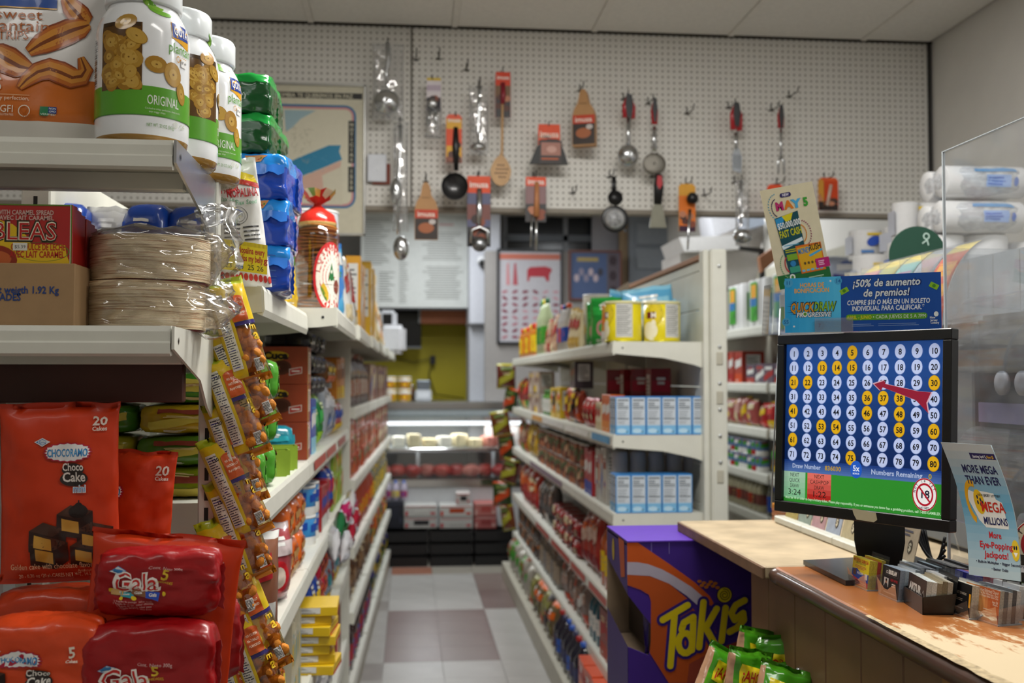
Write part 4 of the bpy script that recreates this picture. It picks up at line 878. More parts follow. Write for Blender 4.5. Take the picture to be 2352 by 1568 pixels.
put('tub', .155, .155, .335, ['#c8ccd4', '#d8dae0', '#b8283c', BL], (-.30, 3.30, 1.684), .9, 'large white canister with blue lid standing behind the tostadas', None, 3)
for o in list(T.children): pass
bpy.data.objects.remove(T)
put('pouch', .13, .07, .26, ['#4aa6d8', '#2a7ac8', WH, GN], (-.255, 3.32+.12, 1.684), 1.1, 'light blue standing pouch with white top on the upper shelf', None, 5)
row('L', -.185, 1.684, 3.6, 4.1, 'pouch', .12, .06, .24, [WH, CR, RD, '#c8a070'], 'white and tan pouch on the top shelf past the blue pouch', seed=4)
row('L', -.18, 1.684, 4.15, 4.75, 'nbox', .12, .06, .30, ['#d89a1c', CR, '#c87a1c', WH], 'tall amber carton on the top shelf, before the yellow ones', seed=2)
row('L', -.165, 1.684, 4.85, 5.7, 'nbox', .13, .06, .36, ['#d8a81c', '#c88a1c', CR, WH], 'tall yellow carton on the top shelf, tallest of its row', seed=7)
row('L', -.15, 1.684, 5.8, 7.2, 'pouch', .16, .08, .27, [CR, '#c8a868', '#b87a3c', WH], 'pale tan pouch toward the far end of the top shelf', seed=3)
T = thing('hanging_appliance', 'white plastic appliance hanging at the far end of the top shelf', 'appliance', (P(903, 800, Y=8).x, 8.0, 1.684), -.1)
box('housing', -.09, .09, -.12, .12, 0, .22, M('#cfd0d4', .4), T, .03, 3); box('housing_top', -.10, .02, -.08, .1, .2, .33, M('#c4c6ca', .4), T, .02, 2); box('dark_slot', -.07, .0, -.083, -.078, .22, .3, BLACK, T)
# shelf at 1.275
ZA = 1.275
for k in range(3):
    T = thing('cookie_carton', ('lowest', 'middle', 'top')[k]+' of three brown chocolate cookie cartons stacked on the middle shelf', 'carton', (-.395, 2.98, ZA+k*.104), .03)
    box('carton_body', -.115, .115, -.07, .07, 0, .1035, M('#9a3f20', .45, coat=.2), T, .0015); p = Pr()
    p.text('Cuca', .028, .070, .019, '#1c1410', 3, 2, fit=.066); p.text('Cuca', .028, .070, .019, '#c8a41c', 3.4, 1, fit=.063) if False else None
    p.disc(.026, .078, .038, .013, '#c8a41c', 2, 20); p.disc(.012, .036, .026, .021, '#4a2216', 3, 20); p.disc(.045, .046, .026, .020, '#552a1a', 2.6, 20); p.disc(.045, .046, .018, .013, '#46200f', 2.8, 16); p.rect(-.06, .006, .036, .020, '#c8a41c', 2); p.rect(-.06, .0075, .0345, .0185, '#a8321c', 2.4); p.bars(-.05, .009, .03, .018, 2, '#dcb8a0', 3, .5)
    p.poly([(.065, .024), (.10, .030), (.10, .048), (.065, .042)], '#d8ccc0', 3); p.poly([(.067, .026), (.098, .032), (.098, .046), (.067, .040)], '#b0342c', 3.4); p.rect(.072, .034, .094, .038, '#e8d8d0', 4)
    p.build('label_print', T, front(-.07)); p = Pr(); nutri(p, .13, .1, 3, '#d8c0b0'); p.rect(-.066, .0, -.05, .1, '#c8a41c', 1); p.build('side_print', T, sideR(.115))
for k in range(3):
    for j in range(2):
        put('pack', .12, .09, .088, ['#4f9a2c', '#5aa838', '#b83a34', '#d8c8a0'], (LX-.055, 2.10+j*.15+.02*k, ZA+.001+k*.088), PI/2+.2, ('lowest', 'middle', 'top')[k]+' green and red round pack, '+('nearest' if j == 0 else 'farther')+' of two stacks beside the cookie cartons', None, 6)
for k in range(2):
    T = thing('open_tray', 'small open lime green tray '+('nearer' if k == 0 else 'farther')+' at the front edge of the middle shelf', 'tray', (LX-.035, 2.46+k*.16, ZA), PI/2+.25); g = M('#8aa82c', .5); i_ = M('#5a4a34', .7)
    for a in ((-.03, .03, -.03, -.028, 0, .06), (-.03, .03, .028, .03, 0, .06), (-.03, -.028, -.028, .028, 0, .06), (.028, .03, -.028, .028, 0, .06)): box('wall_board', *a, g, T)
    box('bottom_board', -.028, .028, -.028, .028, 0, .002, i_, T)
put('pack', .11, .08, .10, ['#0f7a8c', '#2aa4b4', '#0b5a6c', '#3ac0cc'], (-.36, 2.80, ZA+.001), .2, 'shiny teal foil pack in front of the cookie cartons', None, 2)
L(ZA, 3.12, 3.3, 'box', .07, .15, .17, [BL, '#8ac0d8', WH, '#3a90c8'], 'blue carton standing right behind the brown cookie cartons')
L(ZA+.172, 3.12, 3.66, 'pack', .17, .14, .065, [BK, '#2a2c34', '#3a3c44', '#1f4a8c'], 'black wrapped biscuit pack stacked above the blue carton', stack=3, seed=3)
L(ZA, 3.30, 3.66, 'bag', .13, .07, .165, ['#1f7a3c', '#8ab82c', '#3aa04c', '#c8d8a0'], 'shiny green snack bag behind the blue carton')
L(ZA, 3.72, 4.2, 'bag', .15, .07, .2, [SV, '#c8ccd4', '#5a7ab8', WH], 'silver grey snack bag past the green ones', seed=2)
L(ZA, 4.22, 4.62, 'bag', .13, .07, .13, ['#a82438', YL, BL, WH], 'red and yellow candy bag at the end of the middle shelf', seed=4)
L(ZA+.205, 3.72, 4.2, 'pack', .15, .12, .09, ['#7a4a1c', OG, YL, BK], 'amber wrapped pack stacked above the silver bags', seed=4)
L(ZA+.14, 4.22, 4.64, 'nbox', .13, .12, .17, ['#c87a1c', YL, BR, WH], 'orange carton at the end of the middle shelf, above the candy bags', seed=1)
# shelf at .99
ZB = .99
put('bag', .16, .10, .20, ['#8a5a44', WH, '#a8242c', '#d8b8a0'], (-.335, 2.16, ZB), .5, 'clear bread bag with red print on the third shelf', None, 3)
put('bag', .16, .10, .18, ['#a8444c', '#c8b8b8', '#c8242c', '#d8c8b8'], (-.33, 2.42, ZB), .9, 'red and white bread bag behind the first bread bag', None, 2)
L(ZB, 2.56, 2.98, 'pack', .135, .11, .10, [OG, '#c8a070', '#b88a50', '#8a4a2c'], 'orange wrapped cake slice pack on the third shelf', stack=2, seed=3)
for k in range(3): put('tub', .12, .12, .075, [LB, WH, '#1f5aa8', '#d8e4ec'], (-.37, 3.12+.13*0, ZB+.0005+k*.0765), .4, ('lowest', 'middle', 'top')[k]+' blue and white tub in the stack on the third shelf', None, 2)
L(ZB, 3.22, 3.5, 'tub', .12, .12, .09, [LB, WH, BL, WH], 'light blue tub with white lid behind the stack of tubs', stack=2, seed=3)
L(ZB, 3.52, 3.84, 'nbox', .10, .14, .15, ['#a02428', WH, BL, '#c8444c'], 'dark red carton past the blue tubs', stack=1, seed=3)
L(ZB, 3.86, 4.05, 'bag', .09, .06, .19, [BL, '#8a1c2c', '#c82c3c', WH], 'blue and red candy bag past the dark red cartons')
L(ZB, 4.06, 4.64, 'nbox', .085, .08, .125, ['#8aa838', '#c8d08a', '#c84c34', YL], 'pale green carton stacked at the end of the third shelf', stack=2, seed=2)
# shelf at .675
ZC = .675
L(ZC, 2.0, 2.62, 'bag', .14, .10, .20, ['#c88a14', '#d8a81c', '#e0c83c', '#a8541c'], 'amber puffed snack bag at the start of the fourth shelf', seed=1, jit=.3, deep=2)
L(ZC, 2.66, 2.86, 'box', .012, .16, .22, ['#c8c4b0', '#4aa4b8', YL, WH], 'thin pale carton standing on edge beside the yellow cartons')
for k in range(7): put('nbox', .15, .26, .026, ['#d8b414', '#c83424', YL, '#c8a010'], (-.33-.01*(k % 3), 3.05, ZC+.0004+k*.0268), PI/2+.06*((k*3) % 4-1.5), ORD[k]+' flat yellow carton from the bottom of the pile on the fourth shelf', 'flat yellow carton pile', 1)
L(ZC, 3.22, 3.45, 'bag', .11, .06, .22, [BL, '#3a3a8c', YL, WH], 'dark blue bag behind the yellow carton pile')
L(ZC, 3.48, 3.82, 'pack', .15, .10, .075, ['#b8243c', OG, '#d85c24', '#c8283c'], 'red and orange wrapped pack on the fourth shelf', stack=3, seed=5)
L(ZC, 3.86, 4.62, 'bag', .12, .06, .16, ['#8a9aac', YL, TL, RD], 'grey and yellow bag at the end of the fourth shelf', seed=4)
for i in range(10):
    a = rj.uniform(0, 6); q = (LX+.02+.012*(i % 3), 3.5+.11*i, .90+.05*math.sin(i*2.1)); c = (['#d8d8dc', '#1f6a3c', '#c82c6c', '#b8243c'])[(0, 1, 0, 1, 2, 3, 2, 0, 3, 2)[i]]
    put('bag', .09, .035, .11, [c, '#c8ccd4', c, '#e0c8d8'], q, (.1, .15*math.sin(i), PI/2+.3*math.cos(i)), ORD[i]+' small shiny foil toy bag hanging from the shelf edge, ' + {'#d8d8dc': 'silver one', '#1f6a3c': 'green one', '#c82c6c': 'pink one', '#b8243c': 'red one'}[c], 'small foil bags on the shelf edge', 3)
# shelf at .36 and base
ZD = .36
L(ZD, 2.3, 3.3, 'bag', .15, .09, .18, ['#c8961c', '#8a8a8c', '#d8b83c', '#3a3a3a'], 'mustard coloured bag on the fifth shelf', seed=2, deep=1)
L(ZD, 3.34, 4.1, 'tub', .10, .10, .115, ['#b8b8bc', WH, '#5a5a64', '#8a8a94'], 'grey white cup with lid on the fifth shelf', stack=2, seed=2)
L(ZD, 4.12, 4.62, 'nbox', .10, .12, .27, ['#6a2c24', '#8a3c2c', CR, '#c8283c'], 'dark red carton at the end of the fifth shelf', seed=1)
L(.12, 3.0, 4.6, 'nbox', .15, .14, .15, ['#5a3c2c', '#8a6a4c', CR, BK], 'brown carton on the lowest shelf of the first block', seed=2)
# goods on the rack seen through the end display: pasta bags, blue packs, seed pouches
for i in range(2):
    for k in range(4):
        c = (['#8a9a1c', '#4f7a24', '#b89a20', '#3f8a24'], ['#5a8a28', '#a8a024', '#3f7a24', '#b8962c'])[i][k]; put('pack', .165, .16, .058, [c, '#c8b84c', '#8a3c2c', '#d8c890'], (-.425-.17*i, 2.08+.02*i, ZA+.001+k*.059), .08*(k-1), ('lowest', 'second', 'third', 'top')[k]+' green and yellow pasta bag, stack '+('next to the post' if i == 0 else 'away from the post'), None, 4+k)
for i, (x, c) in enumerate(((-.50, BL), (-.59, WH), (-.66, BL), (-.76, WH), (-.86, BL), (-.43, BL))):
    put('pouch' if c == WH else 'pack', .085, .14, .17, [c, '#183f9c' if c == BL else '#c8c8c4', '#c02c34' if c == WH else '#2a6fc8', WH], (x, 2.1+.02*(i % 2), ZT+.002), .1*(i % 3-1), ('blue toast pack', 'white seed pouch')[c == WH]+' seen between the end shelves, '+('closest to the post', 'first from the post', 'second from the post', 'third from the post', 'fourth from the post', 'against the post')[i], None, 2)
# ---- second left block ----
def L2r(z, s0, s1, kind, w, d, h, pal, label, **k):
    th = math.atan(.1/3.75); n0 = _n = len(bpy.data.objects); o = row('L', 0, z, s0, s1, kind, w, d, h, pal, label, **k)
    for r in o: x, y, zz = r.location; r.location = (-.25+x*math.cos(th)+y*math.sin(th), 4.73-x*math.sin(th)+y*math.cos(th), zz); r.rotation_euler.z -= th
L2r(1.366, .1, 1.3, 'bottle', .08, .08, .26, ['#5a4a4c', '#b8b0a8', '#a87860', '#8a1c24'], 'dark bottle on the upper shelf of the second block')
L2r(1.366, 1.35, 3.6, 'nbox', .11, .10, .22, ['#a88a7c', '#8a3c34', CR, BL], 'pale brown carton on the upper shelf of the second block', seed=3)
L2r(1.041, .1, 2.0, 'nbox', .10, .12, .10, ['#b8461c', '#8a2c1c', '#3a6a3c', OG], 'orange red carton on the second shelf of the second block', stack=3, seed=2)
L2r(1.041, 2.05, 3.6, 'nbox', .12, .12, .13, ['#a8401c', '#5a5a2c', CR, '#8a2c1c'], 'rust coloured carton past the orange red cartons', stack=2, seed=4)
L2r(.741, .1, 1.8, 'bottle', .07, .07, .24, ['#a8341c', '#c8a41c', '#c8481c', BK], 'red sauce bottle on the third shelf of the second block')
L2r(.741, 1.85, 3.6, 'jar', .09, .09, .18, ['#6a6a2c', '#8a8a7c', YL, '#3a5a3c'], 'olive jar on the third shelf of the second block')
L2r(.451, .1, 1.6, 'bag', .16, .10, .22, ['#6a4a34', '#5a3c2c', '#8a6a4c', CR], 'brown paper bag on the fourth shelf of the second block', jit=.2)
L2r(.451, 1.65, 3.6, 'bag', .16, .10, .22, ['#3c7a3c', '#a8401c', OG, YL], 'green and orange bag farther along the fourth shelf', jit=.2, seed=2)
L2r(.141, .1, 1.7, 'bottle', .10, .10, .24, ['#3a1c24', BL, '#a8242c', '#c8283c'], 'dark red bottle on the lowest shelf of the second block')
L2r(.141, 1.75, 3.6, 'bag', .18, .12, .22, ['#2c4a3c', '#3a3a8c', YL, '#4a8a4c'], 'dark green sack on the lowest shelf of the second block', seed=2)
# ---------------- right aisle rack ----------------
def R_(z, y0, y1, kind, w, d, h, pal, label, **k): return row('R', RX, z, y0, y1, kind, w, d, h, pal, label, **k)
# top shelf
MILKY = '#e2d018'
def milkcan(loc, rz, label):
    T = thing('milk_can', label, 'can', loc, rz); R = .073; h = .16
    lathe('body', [(R*.97, 0), (R, .003), (R, h-.004)], M(MILKY, .35, coat=.3), T, 40); lathe('lid', [(R*1.015, h-.012), (R*1.02, h-.002), (R*.98, h), (0, h)], M('#d8d29c', .4), T, 40); lathe('rim', [(R*1.01, 0), (R*1.015, .003), (R*1.0, .006)], M('#c8c020', .3, .6), T, 40)
    p = Pr(); p.rect(-.02, .018, .046, .148, '#c9c9c4', 1, 12, 2)
    for k in range(14): p.rect(-.016, .026+k*.0085, .04-.02*((k*5) % 3)/3, .029+k*.0085, '#5a5a58', 2, 6, 1)
    p.disc(-.062, .11, .034, .042, '#a89a18', 1, 24); p.disc(-.062, .11, .032, .040, '#e0c82c', 1.3, 24); p.rect(-.10, .092, -.058, .118, '#6a2424', 2, 8, 2); p.text('NIDO M'[-1], -.068, .095, .022, '#e8e4dc', 3, 1); p.disc(-.085, .045, .034, .034, '#e8e2c8', 2.4, 18, 0, 2); p.disc(-.068, .070, .010, .018, '#eee8d4', 2.6, 12)
    p.bars(-.085, .008, -.05, .016, 1, '#f0f0e0', 3); p.build('label_print', T, cylm(R), None, .0007); return T
x = P(1520, 700, Y=4.06).x; milkcan((x, 4.065, 1.641), .25, 'yellow milk powder can at the very end of the top shelf, nearer the post')
x = P(1430, 700, Y=4.06).x; milkcan((x+.002, 4.06, 1.641), -.32, 'yellow milk powder can next to the green bags, with white panel facing out')
for i, (px, py, w_) in enumerate(((1500, 672, .22), (1590, 690, .16), (1450, 690, .18))):
    q = P(px, py, Y=4.3); put('pouch', w_, .12, .24 if i != 1 else .2, ['#5aa8d4', '#8ac8e4', WH, '#8ab84c'], (q.x-(.01 if i == 1 else 0), 4.28+.13*i, 1.641), (0, .15*(i-1), .2*i), ('large', 'narrow', 'farther')[i]+' light blue bag leaning behind the yellow milk cans', None, 2+i)
for i, (px, y) in enumerate(((1335, 4.35), (1372, 4.62))):
    q = P(px, 780, Y=y); put('pouch', .15, .08, .20, ['#1f8a34', '#2aa040', '#c88a8c', '#3aa04c'], (.83+.02*i, y, 1.641), -.6-.2*i, ('nearer', 'farther')[i]+' shiny green standing bag beside the yellow milk cans', None, 2)
put('pouch', .09, .05, .17, ['#d88a1c', WH, OG, '#c8a8a0'], (.82, 4.22, 1.641), -.9, 'small orange and white bag between green bags and milk can', None, 4)
put('tub', .15, .15, .27, ['#d8d4c4', '#e0dccc', '#d8b84c', CR], (.93, 5.1, 1.641), 0, 'tall cream canister with pale lid on the top shelf', None, 2)
T = thing('paper_cone', 'folded brown paper poking up behind the cream canister', 'paper', (1.02, 5.0, 1.641), .3); poly('sheet', [(-.05, 0), (.05, 0), (.05, .33), (-.05, .27)], -.002, .002, M('#a89684', .8), T)
R_(1.641, 5.0, 5.35, 'pouch', .10, .05, .21, [CR, '#c8a44c', RD, '#d8c890'], 'cream and red pouch beside the cream canister')
R_(1.641, 5.4, 5.7, 'bottle', .07, .07, .26, ['#b8b4b0', '#d8501c', BL, BK], 'bottle with orange cap and blue label on the top shelf')
R_(1.641, 5.75, 6.25, 'pouch', .12, .06, .21, ['#b88a6c', '#c8a488', '#a8342c', CR], 'tan pouch past the orange capped bottle')
R_(1.641, 6.3, 6.7, 'bottle', .08, .08, .36, ['#a8b48c', '#1f5a34', GN, YL], 'tall green capped bottle past the tan pouches', seed=2)
R_(1.641, 6.75, 7.7, 'jar', .11, .11, .22, ['#c8781c', '#d8481c', YL, RD], 'orange jar with red lid at the far end of the top shelf')
# second shelf
def blue_carton(loc, rz, label, group, src=None):
    if src: return dup(src, loc, rz, label, group)
    T = thing('drink_carton', label, 'carton', loc, rz, group); w_, d_, h_ = .0585, .058, .147
    box('carton_body', -w_/2, w_/2, -d_/2, d_/2, 0, h_, M('#3a86cc', .4, coat=.2), T, .001)
    def face(p):
        p.rect(-.0265, .004, .0265, .143, '#a8c4dc', 1); p.rect(-.0245, .038, .0245, .141, '#c4ccd4', 1.5); p.rect(-.0265, .004, .0265, .036, '#7ab4dc', 1.5); p.disc(-.005, .016, .018, .009, '#b4d4e8', 1.8, 12)
        p.rect(-.022, .131, .022, .136, '#4a5058', 2); p.bars(-.022, .10, .022, .128, 4, '#5a6068', 2, .5, random.Random(2)); p.bars(-.022, .066, .022, .096, 5, '#8a9098', 2, .4, random.Random(3)); p.rect(-.022, .060, .022, .064, '#4a5058', 2); p.bars(-.022, .042, .022, .057, 3, '#8a9098', 2, .4, random.Random(4)); p.rect(.012, .010, .019, .014, '#3a4048', 2)
    p = Pr(); face(p); p.build('label_print', T, front(-d_/2)); p = Pr(); face(p); p.build('side_print', T, sideL(-w_/2)); p = Pr(); face(p); p.build('side_print', T, sideR(w_/2)); return T
src = None
for z, n, lab in ((1.281, 6, 'second shelf'), (.981, 5, 'third shelf')):
    g = 'light blue cartons on the '+lab; wd = .0605
    for i in range(n):
        for d_ in range(2):
            if d_ == 0: nm = {0: 'first', 1: 'second', 2: 'third', 3: 'fourth', 4: 'fifth', 5: 'sixth'}[i]+' light blue carton from the shelf corner, front row on the '+lab; gg = None
            else: nm = ORD[i]+' light blue carton from the corner, back row on the '+lab; gg = g
            o = blue_carton((RX+.034+wd*i, 4.005+.06*d_, z), 0, nm, gg, src); src = src or o
            if gg is None and 'group' in o: del o['group']
R_(1.281, 4.14, 4.34, 'nbox', .09, .06, .15, ['#d8641c', '#e08a3c', WH, OG], 'orange carton behind the row of light blue cartons on the second shelf', seed=1)
R_(1.281, 4.36, 4.5, 'nbox', .06, .06, .12, [CR, '#c8b48c', RD, BR], 'small cream carton past the orange cartons')
R_(1.281, 4.52, 4.9, 'bag', .10, .05, .13, ['#a8141c', '#c82c34', '#6a1418', CR], 'red bag on the second shelf past the cream cartons', seed=2)
R_(1.281, 4.94, 5.5, 'bag', .11, .06, .17, ['#8a2c1c', '#c8501c', YL, BK], 'dark red and orange bag on the second shelf', seed=3, deep=1)
R_(1.281, 5.54, 5.95, 'nbox', .09, .07, .17, ['#d8b41c', OG, BK, WH], 'yellow carton with black mark on the second shelf', stack=1, seed=2)
R_(1.281, 6.0, 6.4, 'jar', .10, .10, .15, ['#4a8a2c', '#3a6a2c', WH, YL], 'green jar on the second shelf')
R_(1.281, 6.45, 7.1, 'nbox', .11, .10, .13, ['#b8a498', '#c8b8ac', '#8a6a5c', YL], 'greyish pink carton on the second shelf', stack=2, seed=1)
R_(1.281, 7.15, 7.75, 'bag', .13, .07, .22, ['#8a1c24', GN, '#c8342c', YL], 'red and green bag at the far end of the second shelf')
for i in range(4):
    q = P((1320, 1395, 1430, 1495)[i], 890, Y=(4.9, 4.75, 4.6, 4.5)[i]); put('nbox', .085 if i < 2 else .15, .10, .26, ['#8a1420', '#b8243c', '#a88a2c', '#6a0f18'], (RB-.08-.03*(i % 2), 4.35+.2*i, 1.281), -.2 if i % 2 else 0, ('first', 'second', 'third', 'fourth')[i]+' dark red carton standing at the back of the second shelf, counted from the post', None, 2)
R_(1.45, 5.0, 5.3, 'nbox', .10, .09, .13, ['#3a2c34', '#5a4a54', BR, BK], 'dark carton stacked above the red and orange bags')
# third shelf
for i in range(5):
    T = thing('round_tin', ('first', 'second', 'third', 'fourth', 'fifth')[i]+' grey tin from the shelf corner, behind the light blue cartons on the third shelf', 'can', (RX+.06+.074*i, 4.17, .981))
    lathe('tin_body', [(.030, 0), (.033, .004), (.033, .20), (.031, .218), (.026, .224), (0, .226)], M('#b4b4b8', .35), T, 24); lathe('gold_base', [(.0335, .0), (.0335, .012)], M('#a8923c', .4), T, 20)
R_(.981, 4.24, 4.5, 'nbox', .05, .06, .23, ['#b8b4ac', '#8a3c2c', '#c86c4c', BL], 'striped white and rust carton past the light blue cartons on the third shelf', seed=2)
R_(.981, 4.54, 4.8, 'nbox', .07, .08, .2, ['#a8242c', BL, WH, '#c8444c'], 'red carton on the third shelf, next to the striped cartons', seed=4)
R_(.981, 4.84, 6.6, 'can', .075, .075, .105, ['#7a4438', '#a86c50', '#5a6a4c', '#c8a88a'], 'small brownish can in the stacked rows on the third shelf', stack=2, seed=3, skip=4)
R_(.981, 6.65, 7.2, 'bag', .12, .06, .22, ['#c8a018', '#a8841c', '#d8b83c', BR], 'mustard pasta bag on the third shelf', seed=2)
R_(.981, 7.25, 7.75, 'bag', .12, .06, .22, ['#8a3c2c', OG, '#c8a88c', GN], 'rust coloured pasta bag at the far end of the third shelf')
# fourth shelf
R_(.636, 3.99, 4.14, 'can', .13, .13, .16, ['#d8b414', '#c8281c', '#b8941c', BK], 'large yellow can at the near end of the fourth shelf', seed=1, deep=2)
R_(.636, 4.2, 4.42, 'bottle', .10, .10, .29, ['#b8541c', '#2c7a9c', YL, RD], 'amber bottle with blue cap past the yellow cans')
R_(.636, 4.46, 4.9, 'bag', .14, .09, .26, ['#a8342c', '#8a1c24', '#c8a898', OG], 'big red bag on the fourth shelf')
R_(.636, 4.95, 5.9, 'pack', .15, .12, .085, ['#8a1c20', '#c8242c', CR, '#4a3c3c'], 'dark red wrapped pack stacked on the fourth shelf', stack=2, seed=2)
R_(.636, 5.95, 6.6, 'bag', .14, .08, .25, ['#5a5a5c', '#3a3a3c', '#8a6a5c', WH], 'dark grey bag with white panel on the fourth shelf')
R_(.636, 6.65, 7.7, 'bag', .15, .09, .26, ['#b8342c', '#a81c24', OG, CR], 'bright red bag at the far end of the fourth shelf', seed=4, jit=.2)
# fifth shelf
R_(.351, 3.99, 4.4, 'nbox', .12, .14, .2, ['#8a2c1c', '#a83c24', RD, CR], 'brick red carton at the near end of the fifth shelf')
R_(.351, 4.44, 4.7, 'bottle', .08, .08, .24, ['#1f5a6c', '#2a7a8c', WH, BK], 'teal bottle on the fifth shelf')
R_(.351, 4.75, 5.6, 'bag', .13, .08, .2, ['#8a7a74', '#c84c2c', '#a88a7c', WH], 'greyish brown bag on the fifth shelf', seed=3)
R_(.351, 5.65, 6.5, 'jar', .10, .10, .2, ['#6a645c', '#8a8a8c', '#a89a88', BR], 'grey jar on the fifth shelf')
R_(.351, 6.55, 7.7, 'can', .10, .10, .12, ['#4a3c3c', '#a8642c', '#8a7a6c', BK], 'dark can stacked at the far end of the fifth shelf', stack=2, seed=2)
row('R', .71, .121, 4.0, 4.5, 'nbox', .16, .16, .19, ['#c8481c', RD, OG, YL], 'orange red carton on the base deck', seed=2)
row('R', .71, .121, 4.55, 5.3, 'bottle', .10, .10, .22, ['#1c1c2c', '#2c5ab8', '#3a3a5c', RD], 'dark soda bottle on the base deck')
row('R', .71, .121, 5.35, 6.4, 'bag', .16, .10, .21, ['#6a5a3c', OG, '#8a8a4c', BK], 'olive brown sack on the base deck', seed=2)
row('R', .71, .121, 6.45, 7.8, 'bag', .18, .11, .22, ['#a8a498', '#c8c4b8', GN, '#8a4a2c'], 'pale sack at the far end of the base deck', seed=4)
# bags clipped to strips on the far end of the rack
for i in range(7):
    z = 1.42-.18*i; put('bag', .15, .06, .19, [('#5a2014', '#2c401c', '#6a3414', '#2c3418')[i % 4], ('#a8a434', '#c8481c')[i % 2], '#5a6a2c', CR], (.74+.03*math.sin(i*2.3), 7.98+.02*(i % 2), z), (.0, .25*math.sin(i*1.9), -.5+.5*math.cos(i*2.7)), ('top', 'second', 'third', 'fourth', 'fifth', 'sixth', 'lowest')[i]+' bag hanging at the far end of the right rack, counted from above', None, 5+i % 2)
# ---------------- right wall rack ----------------
def W_(z, y0, y1, kind, w, d, h, pal, label, **k): return row('R', WX, z, y0, y1, kind, w, d, h, pal, label, **k)
def roll(T, x, y, z, r, h, mat, axis='z', n=20):
    pr_ = [(r*.28, .0), (r*.98, 0), (r, .004), (r, h-.004), (r*.98, h), (r*.28, h), (r*.27, h*.5)]
    return lathe('paper_roll', pr_, mat, T, n, axis, loc=(x, y, z))
PAPER = M('#d8d8d8', .75, nz=.05, bump=.1, sc=60); FILM2 = A(.35, coat=.3)
def towels(loc, rz, nx, label, w_=.12, h_=.26, art='green', ny=1, group=None):
    T = thing('paper_towel_pack', label, 'paper towels', loc, rz, group)
    for i in range(nx):
        for j in range(ny): roll(T, (i-(nx-1)/2)*w_*.97, (j-(ny-1)/2)*w_*.97, 0, w_/2, h_, PAPER)
    W2 = w_*nx/2; p = Pr(); d_ = -w_*ny/2-.002
    if art == 'green': p.rect(-W2*.6, .0+.04, W2*.1, h_*.95, '#3f9a2c', 1); p.rect(-W2*.5, h_*.55, -W2*.0, h_*.9, '#d89a2c', 2); p.rect(-W2*.6, h_*.45, W2*.05, h_*.62, '#2a6fa8', 3); p.poly([(-W2*.5, .03), (W2*.1, .09), (-W2*.1, .12)], '#2c7a24', 4)
    elif art == 'blue': p.rect(-W2*.9, h_*.10, W2*.9, h_*.62, '#3a6fc0', 1); p.rect(-W2*.85, h_*.14, W2*.5, h_*.3, '#2a4fb0', 2); p.disc(W2*.1, h_*.45, W2*.4, h_*.1, '#9ac0e0', 2)
    elif art == 'small': p.disc(W2*.2, h_*.6, W2*.45, h_*.16, '#2a4fb0', 1, 16, .4); p.rect(-W2*.2, h_*.8, W2*.7, h_*.88, '#d8b81c', 1); p.rect(-W2*.6, h_*.2, W2*.2, h_*.3, '#5a8ac8', 1)
    p.build('label_print', T, front(d_), None, .001)
    for sx_ in (1, -1):
        p = Pr(); p.rect(-w_*.35, h_*.2, w_*.35, h_*.8, {'green': '#4a8a3c', 'blue': '#4a70c0', 'small': '#c8ccd8'}[art], 1); p.build('side_print', T, (sideR if sx_ > 0 else sideL)(sx_*(W2+.001)), None, .001)
    return T
ZW = 1.79
for i, y in enumerate((6.25, 5.85, 5.45, 5.0)): towels((WX+.10, y, ZW), -PI/2, 3, ('nearest pack of upright paper towel rolls', 'second pack of upright paper towels', 'third pack of upright paper towels with green print', 'farthest pack of upright paper towels with green print')[::-1][i]+' on the wall rack', .115, .28, 'green')
W_(1.471, 4.65, 5.3, 'nbox', .12, .12, .10, ['#8a8a2c', RD, YL, WH], 'yellow red pack on the second shelf of the wall rack', seed=2)
W_(1.471, 5.35, 6.0, 'nbox', .15, .14, .11, ['#5a4a5c', '#a83c34', WH, RD], 'mixed red and grey carton on the second shelf of the wall rack', seed=3)
W_(1.471, 6.05, 7.2, 'nbox', .13, .14, .19, ['#a83424', '#c8481c', WH, RD], 'brick red carton on the second shelf of the wall rack', seed=1)
W_(1.221, 4.65, 5.8, 'bag', .12, .08, .15, ['#a81c24', YL, '#c8342c', CR], 'red and yellow bag on the third shelf of the wall rack')
W_(1.221, 5.85, 7.2, 'bag', .13, .09, .17, ['#a8504c', CR, '#c89a90', YL], 'pale red bag on the third shelf of the wall rack', seed=2)
W_(.971, 4.65, 5.7, 'bag', .13, .09, .18, ['#7a5a3c', '#8a6a4c', GN, YL], 'brown bag on the fourth shelf of the wall rack')
W_(.971, 5.75, 7.2, 'can', .075, .075, .09, ['#5a7aa8', WH, GN, RD], 'blue and white can stacked on the fourth shelf of the wall rack', stack=2)
W_(.741, 4.65, 5.7, 'jar', .08, .08, .17, ['#4a4a3c', BL, '#6a6a5c', YL], 'dark jar with blue lid on the lowest shelf of the wall rack')
W_(.741, 5.75, 7.2, 'bottle', .07, .07, .2, ['#a8a080', '#a8341c', '#6a3c34', YL], 'beige bottle on the lowest shelf of the wall rack')
